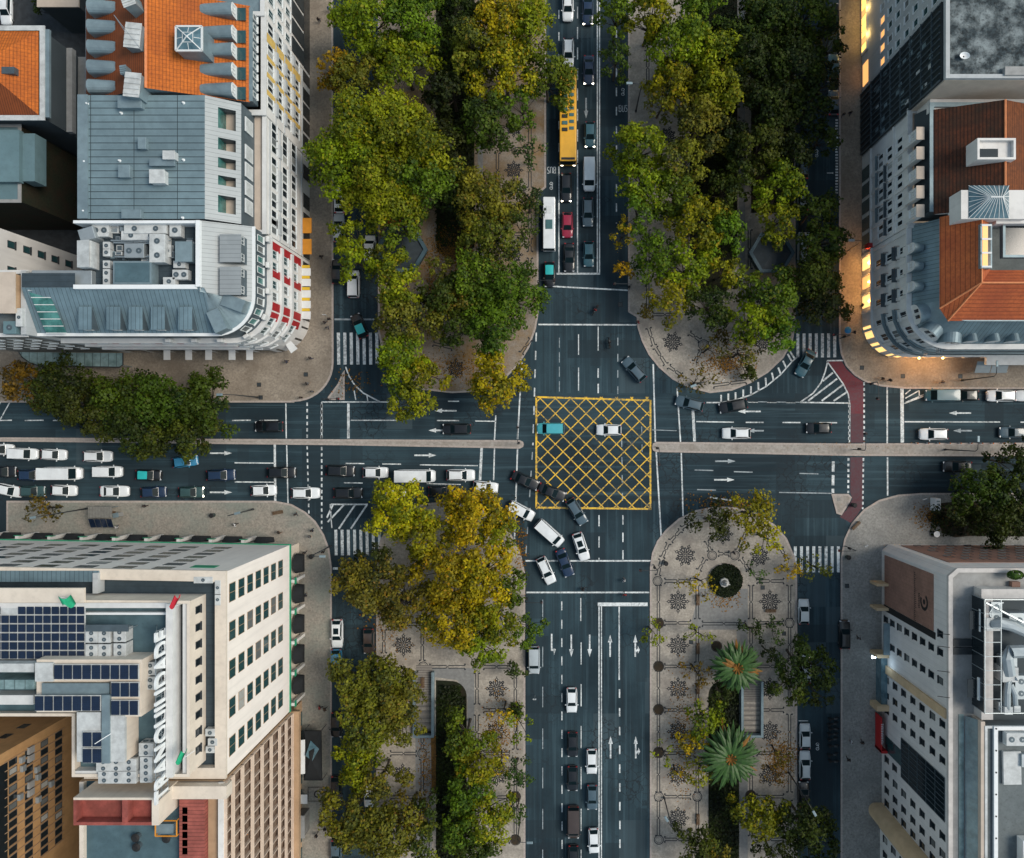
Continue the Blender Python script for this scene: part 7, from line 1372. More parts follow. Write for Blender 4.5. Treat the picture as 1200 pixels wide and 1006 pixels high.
# dark metal part
panelbox(r, 'dark_front', WA, sv(-392), sv(-320.2), .2, 30.4, .3, 'dark_panel', .006)
m = MB(); P_ = Path(WA)
for k in range(12):
    p, t_, n = P_.at(sv(-390 + 6.3 * k)); m.obox(p.x + n.x * .42, p.y + n.y * .42, .4, 30.2, .2, .12, 0)
for z in (5.2, 9.4, 13.2, 17, 20.6, 24.2, 27.6): p, t_, n = P_.at(sv(-356)); m.box(p.x - .5, WA[0][1] - 0 if False else G(0, -321).y, z, p.x - .33, G(0, -392).y, z + .18)
m.build('metal_fin', 'zinc_dark', r)
rn = random.Random(4)
for k in range(26):
    v = -388 + rn.random() * 64; z = 5 + rn.random() * 24; panelbox(r, 'blind', WA, sv(v) - .35, sv(v) + .35, z, z + 1.2, .04, 'zinc' if rn.random() < .8 else 'white_metal', .32)
m = MB(); p = P(1131, 65, 31.5); 
t = thing('satellite_dish', 'white satellite dish lying on the stained roof', 'dish', (p.x, p.y, 30.85)); A = [[(p.x + (.15 + .55 * j / 3) * math.cos(i * PI / 8), p.y + .7 * (.15 + .55 * j / 3) * math.sin(i * PI / 8), 31.1 + .35 * (j / 3) ** 2) for i in range(16)] for j in range(4)]
for a, b in zip(A, A[1:]): m.strip(a, b, 0, True)
m.poly(A[0]); m.build('dish', 'sign_white', t, True); m = MB(); m.cyl(p.x, p.y, 30.85, 31.1, .12, .12, 8); m.build('mount', 'steel', t)
panelbox(r, 'party_wall', fp[1:3], .05, 43, 20, 30.65, .12, 'roof_beige', .008)
m = MB(); a = P(1178, 88, 31.6); b = P(1215, 78, 31.6); m.box(a.x, a.y, 30.85, b.x, b.y, 31.6); m.build('roof_hatch', 'concrete', r)
# ================= NE: ornate block with moss-brown roof
r = thing('ornate_block', 'ornate white block with mossy brown tile roof and five dormers', 'building', tuple(G(430, -262)))
fp = fp_((345, -318.8), (345, -205.4), (640, -205.4), (640, -318.8)); WA = fp[:2]
shell(r, 'wall', fp, [(0, 0), (19.8, 0)], 'ornate_white'); cornice(r, fp, 19.4, .5, .6, 'ornate_white')
fa = [tuple(p) for p in offset(fp, -.5)]; shell(r, 'mansard_wall', fa, [(20, 0), (24.8, -.6)], 'dark_plaster'); fb = [tuple(p) for p in offset(fp, -1.0)]; cornice(r, fb, 24.6, .4, .35, 'zinc', name='gutter')
zE, zR = 25.0, 29.2; e0, e1 = G(352.5, -206.5, zE), G(352.5, -307.5, zE); r0_, r1_ = G(406, -206.5, zR), G(406, -305.5, zR); w0, w1 = G(470, -206.5, zE), G(470, -307.5, zE)
m = MB(); a = G(351, -307); b = G(640, -319.4); m.box(a.x, a.y, 20, b.x, b.y, 24.4); m.build('party_ledge', 'plaster_white', r)
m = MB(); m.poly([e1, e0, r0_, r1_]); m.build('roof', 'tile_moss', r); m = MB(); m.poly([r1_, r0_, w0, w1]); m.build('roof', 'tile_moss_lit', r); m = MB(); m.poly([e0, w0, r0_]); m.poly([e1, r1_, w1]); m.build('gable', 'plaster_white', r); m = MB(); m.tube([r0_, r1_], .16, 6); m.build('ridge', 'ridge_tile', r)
bays = [-295, -276, -257, -237, -217.5]; sv = lambda v: (v + 318.8) * S
win_grid(r, WA, [sv(v) + d for v in bays for d in (-.62, .62)], (16.1, 12.2, 8.6), win_mesh(.8, 1.9, 'frame_white', 'glass_dark', 0, .05)); 
for v in bays: panelbox(r, 'shop_front', WA, sv(v) - 1.1, sv(v) + 1.1, .3, 3.8, .1, 'glass', .006)
for v in bays[1:]: balcony(r, WA, sv(v) - 1.3, sv(v) + 1.3, 11.0, .55, 'zinc_dark', 'frame_dark')
for v in bays[:4]: balcony(r, WA, sv(v) - 1.2, sv(v) + 1.2, 7.4, .5, 'zinc', 'frame_dark'); panelbox(r, 'pilaster', WA, sv(v + 9.5) - .25, sv(v + 9.5) + .25, 4.5, 19.2, .2, 'ornate_white', .006)
for z in (4.3, 13.9): panelbox(r, 'string_course', WA, 0.1, Path(WA).len - .1, z, z + .35, .3, 'ornate_white', .008)
panelbox(r, 'red_awning', WA, sv(-209) - .2, sv(-209) + .6, 3.4, 5.0, .8, 'red_panel', .01)
for py in (157.5, 180.5, 203.5, 226, 248):
    a = P(1073.5, py + 6.5, 23.8); b = P(1081, py - 6.5, 23.8); dormer(r, a.x, a.y, b.x, b.y, 21.6, 24.2, (-1, 0), 'roof_beige', 'ornate_white', (win_mesh(.9, 1.5, 'frame_white', 'glass_dark', 1, .1), (0,)))
# light well with white lining; a dark floor sheet paints its shaded hole
m = MB(); a = P(1145.5, 187, 30.1); b = P(1190.5, 162, 30.1); z = 30.1; t_ = .3
m.box(a.x, a.y, 26, b.x, a.y + t_, z); m.box(a.x, b.y - t_, 26, b.x, b.y, z); m.box(a.x, a.y + t_, 26, a.x + t_, b.y - t_, z); m.box(b.x - t_, a.y + t_, 26, b.x, b.y - t_, z); o = m.build('light_well', 'plaster_white', r); m = MB(); m.box(a.x + t_ + .01, a.y + t_ + .01, 29.3, b.x - t_ - .01, b.y - t_ - .01, 29.4, 1); m.box(a.x + .5, a.y + .45, 29.402, a.x + 3.2, a.y + 1.7, 29.43, 0); m.build('well_floor', ['glass_dark', 'plaster_white'], o)
t = thing('roof_lantern', 'pyramid glass lantern on a white base over the mossy roof', 'skylight', tuple(P(1157, 235, 29))); a = P(1128, 256, 29.8); b = P(1205, 222, 29.8); m = MB(); m.box(a.x, a.y, 25.5, b.x, b.y, 29.4); m.build('base', 'plaster_white', t)
a = P(1137, 255, 29.9); b = P(1184.5, 216.5, 29.9); z0, z1 = 29.45, 31.2; c = [Vector((a.x, a.y, z0)), Vector((b.x, a.y, z0)), Vector((b.x, b.y, z0)), Vector((a.x, b.y, z0))]; p0, p1 = P(1161, 231, z1), P(1175, 231, z1)
m = MB(); m.poly([c[0], c[1], p1, p0]); m.poly([c[1], c[2], p1]); m.poly([c[2], c[3], p0, p1]); m.poly([c[3], c[0], p0]); g_ = m.build('glass', 'glass_blue', t); m = MB()
for i in range(9): u = i / 8; m.tube([c[0].lerp(c[1], u), p0.lerp(p1, u)], .05, 4); m.tube([c[3].lerp(c[2], u), p0.lerp(p1, u)], .05, 4)
for i in range(1, 6): u = i / 6; m.tube([c[0].lerp(c[3], u), p0], .05, 4); m.tube([c[1].lerp(c[2], u), p1], .05, 4)
m.tube([p0, p1], .12, 6); m.build('glazing_bar', 'frame_white', t)
# ================= NE: corner block with orange hipped roof
r = thing('lit_corner_block', 'rounded white corner block with blue grey mansard, orange hipped roof and lit shops', 'building', tuple(G(430, -145)))
ac = [(345 + 40 - 40 * math.cos(math.radians(a)), -124 + 40 * math.sin(math.radians(a))) for a in range(0, 91, 9)]
front = [(345, -204.6)] + ac + [(640, -84)]; FR = fp_(*front); fpL = fp_(*(front + [(640, -204.6)]))
shell(r, 'wall', fpL, [(0, 0), (19.4, 0)], 'ornate_white', cap='roof_grey'); cornice(r, FR, 19.0, .55, .7, 'pale_trim', False); cornice(r, FR, 4.6, .4, .5, 'pale_trim', False, 'string_course')
FI = offset(FR, -.3, False); FT = offset(FR, -3.1, False); A = [(p.x, p.y, 19.75) for p in FI]; B = [(p.x, p.y, 24.9) for p in FT]
m = MB(); m.strip(A[:2], B[:2]); m.build('mansard_roof', 'seam_metal_y', r); m = MB(); m.strip(A[1:11], B[1:11]); m.build('mansard_roof', 'zinc', r); m = MB(); m.strip(A[10:], B[10:]); m.build('mansard_roof', 'seam_metal_x', r)
zE, zR = 25.05, 29.0
cW, cS = 357.5, -103.5; k0 = G(358, -204, zE); k1 = G(358, -116, zE); k2 = G(366, -104, zE); k3 = G(640, -104, zE); rd = G(385, -136, zR); re = G(640, -136, zR); rn0 = G(385, -204, zR); 
m = MB(); m.poly([k0, k1, rd, rn0]); m.build('roof', 'tile_red', r); m = MB(); m.poly([k1, k2, rd]); m.build('roof', 'tile_red', r); m = MB(); m.poly([k2, k3, re, rd]); m.build('roof', 'tile_red_y', r)
i0 = G(399, -150, 27.2); i1 = G(640, -150, 27.2); i2 = G(399, -204, 27.2); m = MB(); m.poly([rd, re, i1, i0]); m.build('roof', 'tile_red_y', r); m = MB(); m.poly([rn0, rd, i0, i2]); m.build('roof', 'tile_red', r)
m = MB(); m.tube([k1, rd], .14, 5); m.tube([k2, rd], .14, 5); m.tube([rd, re], .14, 5); m.tube([rd, rn0], .14, 5); m.build('ridge', 'ridge_tile', r); cornice(r, [tuple(p) for p in offset(FR, -3.15, False)], 24.85, .2, .3, 'zinc', False, 'gutter')
# roof slot window and the inner court
m = MB(); a = P(1150.5, 314, 29.6); b = P(1164, 262, 29.6); m.box(a.x, a.y, 26, b.x, b.y, 29.3); o = m.build('roof_window', 'zinc', r); m = MB(); m.box(a.x + .25, a.y + .3, 29.304, a.x + 1.0, b.y - .3, 29.33); m.build('lit_pane', 'lit_orange', o); m = MB(); m.box(a.x + 1.05, a.y + .3, 29.304, b.x - .2, b.y - .3, 29.33); m.build('pane', 'glass_dark', o)
m = MB()
for k in range(4): yy = a.y + .2 + (b.y - a.y - .4) * k / 3; m.box(a.x + .1, yy - .12, 29.335, b.x - .1, yy + .12, 29.42)
m.build('glazing_bar', 'frame_white', o)
m = MB(); a = P(1175, 302, 27.6); b = P(1230, 262, 27.6); m.box(a.x, a.y, 26.8, b.x, a.y + .35, 27.7); m.box(a.x, a.y + .35, 26.8, a.x + .35, b.y, 27.7); m.build('court_rim', 'zinc', r); m = MB(); m.poly([(a.x + .36, a.y + .36, 27.25), (b.x, a.y + .36, 27.25), (b.x, b.y, 27.25), (a.x + .36, b.y, 27.25)]); m.build('court_glass', 'glass_dark', r);  # flat dark sheet stands for the shade down in the open court
m = MB(); a = P(1168, 262, 28.6); b = P(1235, 246, 28.6); m.box(a.x, a.y, 26, b.x, b.y, 28.5); m.build('white_wall', 'plaster_white', r)
PF = Path(FR); fs = [3.2, 6.6, 9.8]
Wf = win_mesh(1.3, 2.3, 'frame_white', 'glass_dark', 1, .06)
win_grid(r, PF, fs, (17.2, 12.2, 7.6), Wf); win_grid(r, PF, [13.2, 15.6, 18.0, 20.4], (17.2, 12.2, 7.6), Wf); win_grid(r, PF, [23.5 + 3.1 * i for i in range(6)], (17.2, 12.2, 7.6), Wf)
for z in (14.9, 10.6):
    for s in fs: balcony(r, FR, s - 1.05, s + 1.05, z, .8, 'zinc_dark', 'frame_dark')
    balcony(r, FR, 12.0, 21.6, z, .8, 'zinc', 'frame_dark'); balcony(r, FR, 22.3, 38, z, .6, 'zinc', 'frame_dark')
for k in range(12): s = .4 + 3.25 * k; panelbox(r, 'pilaster', FR, s, s + .45, .2, 18.9, .16, 'pale_trim', .006) if s < 40 else None
for s, mt in ((2.0, 'lit_window'), (5.3, 'lit_orange'), (8.6, 'lit_window'), (14.0, 'lit_window'), (17.2, 'lit_window'), (20.5, 'lit_window'), (23.7, 'lit_orange'), (27, 'lit_orange')): panelbox(r, 'lit_shop_window', FR, s - 1.05, s + 1.05, .5, 3.9, .08, mt, .02)
for py in (289.5, 311, 335): a = P(1070.5, py + 6, 22); b = P(1083, py - 6, 22); dormer(r, a.x, a.y, b.x, b.y, 20.4, 22.6, (-1, 0), 'zinc', 'ornate_white', (win_mesh(.9, 1.2, 'frame_white', 'glass_dark', 1, .1), (0,)), True)
for px in (1141, 1167, 1190): a = P(px - 6, 400, 22); b = P(px + 6, 389, 22); dormer(r, a.x, a.y, b.x, b.y, 20.6, 22.6, (0, -1), 'zinc', 'ornate_white', None, True)
for s, a0 in ((13.6, 0), (17.3, 0), (21, 0)):
    p, t_, n = PF.at(s); m = MB(); an = math.atan2(t_.y, t_.x); q_ = []
    for i in range(13): th = PI * i / 12; q_.append((-1.5 * math.cos(th), 19.7 + 1.0 + 1.7 * math.sin(th)))
    q_ = [(-1.5, 19.7)] + q_ + [(1.5, 19.7)]
    A = [Vector((p.x + t_.x * u - n.x * .2, p.y + t_.y * u - n.y * .2, z)) for u, z in q_]; B = [v - Vector((n.x, n.y, 0)) * 2.6 for v in A]; m.strip(A, B, 1); m.poly(A, 0); g_ = m.build('round_dormer', ['ornate_white', 'zinc'], r)
    m = MB(); 
    for d in (-.45, .45): m.obox(p.x + t_.x * d - n.x * .17, p.y + t_.y * d - n.y * .17, 20.6, 21.9, .5, .08, an)
    m.build('pane', 'glass_dark', g_)
m = MB(); a = P(1155, 428, 4.6); b = P(1240, 411, 4.6); m.box(a.x, a.y, 4.2, b.x, b.y, 4.9); m.build('entrance_canopy', 'pale_trim', r)
t = thing('shop_awning', 'pair of grey pitched awnings on the pavement beside the lit corner block', 'awning', tuple(P(1162, 432, 0)))
for px0, px1 in ((1143.5, 1161), (1162, 1181)): a = P(px0, 437, 3); b = P(px1, 424, 3); m = MB(); m.poly([(a.x, a.y, 2.6), (b.x, a.y, 2.6), (b.x, b.y, 3.6), (a.x, b.y, 3.6)]); m.poly([(a.x, a.y, 2.55), (a.x, b.y, 3.55), (b.x, b.y, 3.55), (b.x, a.y, 2.55)]); m.poly([(a.x, a.y, 2.6), (a.x, a.y, 2.3), (b.x, a.y, 2.3), (b.x, a.y, 2.6)]); m.build('cloth', 'grey_awning', t)
m = MB()
for px in (1144, 1161.5, 1180): p = P(px, 436, 2.4); m.cyl(p.x, p.y, .12, 2.6, .05, .05, 6)
m.build('post', 'steel', t)
# ================= SE: pale block with brown tiled panels
r = thing('hotel_block', 'pale office block with brown tiled panels and small square windows', 'building', tuple(G(440, 300)))
fp = fp_((640, 135), (376, 135), (368, 142), (368, 437), (640, 437)); NA = fp[:2]; WA = fp[2:4]
shell(r, 'wall', fp, [(0, 0), (24.4, 0)], 'panel_white_wall', cap='concrete'); 
a_ = [ring(fp, .004, 24.3), ring(fp, .12, 24.3), ring(fp, .12, 24.9), ring(fp, -.5, 24.9), ring(fp, -.5, 23.6)]; m = MB()
for p_, q_ in zip(a_, a_[1:]): m.strip(p_, q_, 0, True)
m.build('parapet', 'pale_concrete', r)
sv = lambda v: (v - 142) * S
panelbox(r, 'brown_panel', WA, sv(146), sv(203), 1.6, 20, .12, 'tile_brown_wall', .005); panelbox(r, 'black_band', WA, sv(203.6), sv(210.5), 1.2, 20.6, .10, 'ink', .005)
panelbox(r, 'brown_panel', NA, .2, 38.2, 2.0, 19.4, .10, 'tile_brown_wall', .005)
zz = [2.2, 5.0, 7.8, 10.7, 13.6, 16.5, 19.4, 22.3]
W8 = win_mesh(1.0, 1.35, 'frame_dark', 'glass_dark', 0, .06, .07)
win_grid(r, WA, [sv(v) for v in (220, 248)], zz, W8); win_grid(r, WA, [sv(202)], (22.3,), W8)
win_grid(r, WA, [sv(v) for v in (289, 306.7, 324.4)], (2.6, 6.1, 9.5, 13, 16.3, 19.8, 23), W8); win_grid(r, WA, [sv(381)], (2.6, 5.9), W8); win_grid(r, WA, [sv(v) for v in (399, 416.5, 431.5)], (2.6, 6.1, 9.5, 13, 16.3, 19.8, 23), W8)
panelbox(r, 'tan_band', WA, sv(272), sv(281), 1, 24.2, .35, 'ochre_trim', .006)
panelbox(r, 'glass_curtain', WA, sv(340), sv(383), 8.4, 23.6, .06, 'glass_dark', .006); panelbox(r, 'glass_curtain', WA, sv(354), sv(372), 1.8, 8.3, .06, 'glass', .006)
m = MB(); p, t_, n = Path(WA).at(sv(340))
for k in range(9): yy = G(0, 340 + 5.37 * k).y; m.box(p.x - .12, yy - .05, 8.4, p.x - .066, yy + .05, 23.6)
for k in range(6): z = 8.4 + 3.04 * k; m.box(p.x - .124, G(0, 383).y, z - .05, p.x - .068, G(0, 340).y, z + .05)
m.build('mullion', 'zinc_dark', r)
WNm = win_mesh(1.1, 1.5, 'frame_dark', 'glass_dark', 0, .14, .07)
win_grid(r, NA, [.9 + 2.9 * i for i in range(13)], (3.4, 8.8, 14.2), WNm); win_grid(r, NA, [2.3 + 2.9 * i for i in range(12)], (6.1, 11.5, 16.9), WNm)
# the round-headed fin and the facade beyond
m = MB(); q_ = [tuple(G(368.2, 437.3))[:2]]; q_ += [tuple(G(359 + 6.5 * math.cos(math.radians(t_)), 446 + 8.6 * -math.sin(math.radians(t_))))[:2] for t_ in range(90, 271, 15)] + [tuple(G(368.2, 454.7))[:2]]
m.prism(q_, 0, 25.2); m.build('curved_fin', 'ochre_trim', r)
for v0, v1, lb in ((177, 180, 0), (205, 208, 0), (258, 262, 0), (317, 323, 0)): m = MB(); a = G(354, v1); b = G(367.9, v0); m.box(a.x, a.y, .1, b.x, b.y, 3.4); m.build('porch_wall', 'ochre_trim', r)
m = MB(); a = G(361, 258); b = G(367.8, 222); m.box(a.x, a.y, 3.41, b.x, b.y, 3.7); m.build('porch_roof', 'zinc', r)
m = MB(); a = G(361, 317); b = G(367.8, 262.2); m.box(a.x, a.y, .15, b.x, b.y, 2.6); m.build('porch_glass', 'glass_blue', r)
# emblem and lettering on the brown panel (unreadable at this size: ring mark and lines of strokes)
m = MB(); p, t_, n = Path(WA).at(sv(176)); xw = p.x - .135
def ringmark(cy, cz, r0, r1, a0=0, a1=2 * PI):
    A = []; B = []
    for i in range(21): a = a0 + (a1 - a0) * i / 20; A.append((xw, cy + r0 * math.cos(a), cz + r0 * math.sin(a))); B.append((xw, cy + r1 * math.cos(a), cz + r1 * math.sin(a)))
    m.strip(A, B)
cy = G(0, 178).y
ringmark(cy, 17.0, .85, 1.35, .5, 5.2); ringmark(cy, 17.0, 0.01, .42)
rn = random.Random(5)
for k in range(26): 
    yy = G(0, 152 + 2.0 * k).y; hgt = rn.choice((.7, .9, .5)); m.poly([(xw, yy - .05, 13.4), (xw, yy + .06, 13.4), (xw, yy + .06, 13.4 + hgt), (xw, yy - .05, 13.4 + hgt)]); m.poly([(xw, yy + .06, 13.4), (xw, yy + .2, 13.4), (xw, yy + .2, 13.52), (xw, yy + .06, 13.52)])
for k in range(9): yy = G(0, 172 + 1.8 * k).y; m.poly([(xw, yy - .05, 15.0), (xw, yy + .12, 15.0), (xw, yy + .12, 15.5), (xw, yy - .05, 15.5)])
m.build('lettering', 'ink', r)
t = thing('wall_sign', 'red vertical sign with white letter strokes beside the pale office block', 'sign', tuple(G(361, 345))); a = G(359.9, 372); b = G(361, 331); m = MB(); m.box(a.x, a.y, .3, b.x, b.y, 3.0); m.build('sign_board', 'sign_red', t); m = MB()
for k in range(12): yy = a.y + 1.6 + .3 * k; m.box(a.x + .3, yy, 3.004, b.x - .2, yy + .1, 3.02); m.box(a.x + .3, yy, 3.004, a.x + .38, yy + .2, 3.021) if k % 2 else None
m.build('lettering', 'sign_white', t); m = MB(); m.obox(a.x + .5, a.y + .25, .1, 3.2, 1.0, .4); m.build('bracket', 'sign_red', t)
# roof of the hotel block
x2 = lambda u: G(u, 0).x
m = MB(); m.box(x2(393), y(276), 23.7, x2(404), y(152), 26.6); m.box(x2(404.1), y(161), 23.7, x2(640), y(152), 26.6); m.build('roof_wall', 'pale_concrete', r)
m = MB(); m.poly([(x2(404), y(281), 24.6), (x2(640), y(281), 24.6), (x2(640), y(161), 24.6), (x2(404), y(161), 24.6)]); m.build('plant_floor', 'dark_plaster', r)
m = MB(); m.box(x2(378), y(436), 24.0, x2(383.5), y(276), 24.42); m.build('glass_strip', 'canopy_glass', r); m = MB(); m.poly([(x2(384), y(436), 24.6), (x2(391), y(436), 26.2), (x2(391), y(277), 26.2), (x2(384), y(277), 24.6)]); m.build('sloped_glazing', 'glass_blue', r); m = MB(); m.box(x2(391.1), y(470), 23, x2(395), y(277), 27); m.build('roof_wall', 'roof_beige', r)
m = MB(); m.box(x2(395.1), y(470), 23, x2(640), y(281), 26.8); m.build('upper_storey', 'roof_grey', r); cornice(r, fp_((395.3, 281.3), (395.3, 470), (640, 470), (640, 281.3)), 26.8, .1, .3, 'white_metal', name='parapet')
for px, py, n_ in ((1142, 727, 0), (1140, 807, 0)): p = P(px, py, 26.7); m = MB(); m.box(p.x - .7, p.y - 1.3, 26.61, p.x + .6, p.y + 1.3, 26.7); m.build('skylight', 'glass_dark', r); m = MB(); m.box(p.x + .65, p.y - 1.6, 26.61, p.x + .85, p.y + 1.6, 27.1); m.build('kerb', 'sign_white', r)
p = P(1127.5, 758, 24.6); m = MB()
for d in (-.62, .62): m.box(p.x - 1.35, p.y + d - .5, 24.42, p.x + 1.35, p.y + d + .5, 24.75)
m.build('roof_hatch', 'dark_panel', r)
for py in (744, 759, 788, 818): p = P(1113, py, 25); m = MB(); m.tube([p, p + Vector((-1.6, .1, -.4))], .05, 5); m.build('cable_bracket', 'ink', r)
t = thing('planter_tree', 'green shrub in a brown planter on the pale roof terrace', 'potted plant', tuple(P(1190, 685, 24.5))); a = P(1186, 692, 25.2); m = MB(); m.box(a.x, a.y - 1.2, 24.42, a.x + 1.2, a.y + 1.2, 25.2); m.build('planter', 'tile_brown_wall', t)
rng = np.random.default_rng(3); d = rng.normal(size=(260, 3)); d /= np.linalg.norm(d, axis=1)[:, None]; me = leaf_mesh(d * np.array([1.2, .7, .6]), d, rng.random(260), .4, rng); o = bpy.data.objects.new('foliage', me); col.objects.link(o); o.parent = t; o.location = P(1190, 674, 26) - t.location; o.color = (.03, .07, .02, 1)
# greenhouse frame and ducts
t = thing('glass_enclosure', 'steel framed glass enclosure around the ducts on the pale block', 'enclosure', tuple(P(1180, 770, 26))); za, zb_ = 24.65, 28.2; X0_, X1_, Y1_, Y0_ = P(1154, 0, zb_).x, P(1260, 0, zb_).x, P(0, 703, zb_).y, P(0, 836, zb_).y
m = MB()
for yy in (Y0_, Y1_): m.tube([(X0_, yy, zb_), (X1_, yy, zb_)], .08, 5)
m.tube([(X0_, Y0_, zb_), (X0_, Y1_, zb_)], .08, 5)
for k in range(9): yy = Y0_ + (Y1_ - Y0_) * k / 8; m.tube([(X0_, yy, za), (X0_, yy, zb_)], .07, 4); m.tube([(X0_, yy, zb_), (X0_ + 2.3, yy, zb_)], .06, 4)
m.tube([(X0_ + 2.3, Y0_, zb_), (X0_ + 2.3, Y1_, zb_)], .07, 4); m.tube([(X0_ + .3, Y1_ - .5, zb_ - .3), (X0_ + 6, Y1_ - 3.5, zb_ - .3), (X0_ + 12, Y1_ - 8, zb_ - .3)], .16, 5)
m.tube([(X0_ + .8, Y1_ - 2.4, zb_)] + [(X0_ + 2.8 - 2.2 * math.cos(a), Y1_ - 2.4 + 2.0 * math.sin(a), zb_) for a in (.3, .7, 1.1, 1.5)], .08, 4); m.build('frame', 'steel', t)
m = MB(); m.poly([(X0_, Y0_, za), (X0_, Y1_, za), (X0_, Y1_, zb_ - .2), (X0_, Y0_, zb_ - .2)]); m.build('glass', 'glass_dark', t)
gd = 'ducts and coolers in the glass enclosure'
def duct(pts, rad, label, mt='duct'):
    t = thing('air_duct', label, 'duct', tuple(pts[0]), gd); m = MB(); m.tube(pts, rad, 10); m.build('pipe', mt, t, False); m = MB(); m.obox(pts[0][0], pts[0][1], za, pts[0][2] + .5, rad * 2.4, rad * 2.2); m.build('box', 'white_metal', t, bevel=.05)
duct([P(1162, 731, 26.4), P(1172, 730, 27), P(1185, 733, 27), P(1205, 742, 26.6)], .85, 'fat white duct in the upper part of the glass enclosure'); duct([P(1182, 790, 26.6), P(1179, 770, 27), P(1184, 764, 27.2), P(1205, 763, 27)], .95, 'big bent silver duct in the middle of the glass enclosure'); duct([P(1180, 832, 26.4), P(1180, 812, 26.8), P(1181, 800, 26.8), P(1190, 795, 26.8)], .5, 'slim vertical duct at the foot of the glass enclosure'); duct([P(1190, 830, 26.4), P(1189, 813, 26.8), P(1184, 802, 26.8)], .4, 'second slim duct bending beside the first')
for px, py, lx, ly, h, lb in ((1168, 718, 1.6, 3.0, 2.2, 'twin drum cooler at the upper end of the glass enclosure'), (1195, 727, 3.0, 2.0, 2.0, 'wide pale cooler at the photo edge of the glass enclosure'), (1184, 780, 2.0, 2.4, 2.0, 'pale casing beneath the big bent duct'), (1197, 806, 1.8, 3.4, 1.6, 'dark fronted casing beside the slim ducts'), (1174, 828, .9, 1.2, 1.6, 'small white casing at the foot of the glass enclosure')):
    ac_unit(px, py, za, lx, ly, h, lb, 1 if ly < lx else 2, 'top', gd, 'duct')
t = thing('roof_rail', 'white roof rail with dark joints running down the grey roof', 'rail', tuple(P(1167, 930, 27))); m = MB(); a = P(1165.5, 1012, 27.4); b = P(1169, 852, 27.4); m.box(a.x, a.y, 26.85, a.x + .55, b.y, 27.3); m.box(a.x + .56, b.y - .55, 26.85, P(1230, 0, 27.3).x, b.y, 27.3); m.build('rail', 'sign_white', t); m = MB()
for k in range(7): m.cyl(a.x + .28, b.y - .3 - k * 3.1, 27.304, 27.36, .12, .12, 8)
m.build('joint', 'ink', t)
ac_unit(1192, 867, 26.85, 3.0, 1.8, 1.2, 'twin white cooler at the photo edge of the grey roof', 2, 'top', gd); t = thing('roof_plate', 'large white skewed plate with stains lying on the grey roof', 'roof plate', tuple(P(1186, 900, 26.8))); p = P(1186, 900, 27.2); m = MB(); m.obox(p.x, p.y, 26.84, 27.3, 2.5, 4.7, .02); m.build('plate', 'white_metal', t); m = MB(); m.obox(p.x + 1.6, p.y + 1.2, 26.85, 27.7, 1.0, 1.8); m.cyl(p.x + 1.9, p.y + .8, 27.704, 27.8, .35, .35, 10); m.build('fan_box', 'duct', t)
t = thing('roof_hut', 'white hut cut by the photo edge at the foot of the grey roof', 'roof hut', tuple(P(1200, 1000, 27))); a = P(1197, 1020, 28); b = P(1240, 984, 28); m = MB(); m.box(a.x, a.y, 26.84, b.x, b.y, 28.4); m.build('wall', 'plaster_white', t); m = MB(); m.box(a.x - .1, a.y, 28.404, b.x, b.y + .1, 28.55); m.build('roof', 'white_metal', t)
# next building south
r = thing('cream_block', 'cream fronted block beyond the round fin at the photo foot', 'building', tuple(G(430, 500))); fp = fp_((366, 456), (366, 620), (392, 620), (392, 456)); shell(r, 'wall', fp, [(0, 0), (24, 0)], 'plaster_white', cap='concrete'); panelbox(r, 'tan_band', fp[:2], .1, 1.4, .5, 23.8, .3, 'ochre_trim', .006); win_grid(r, fp[:2], [2.6 + 2.65 * i for i in range(5)], (2.6, 6.1, 9.5, 13, 16.3, 19.8), W8)
flush_windows()
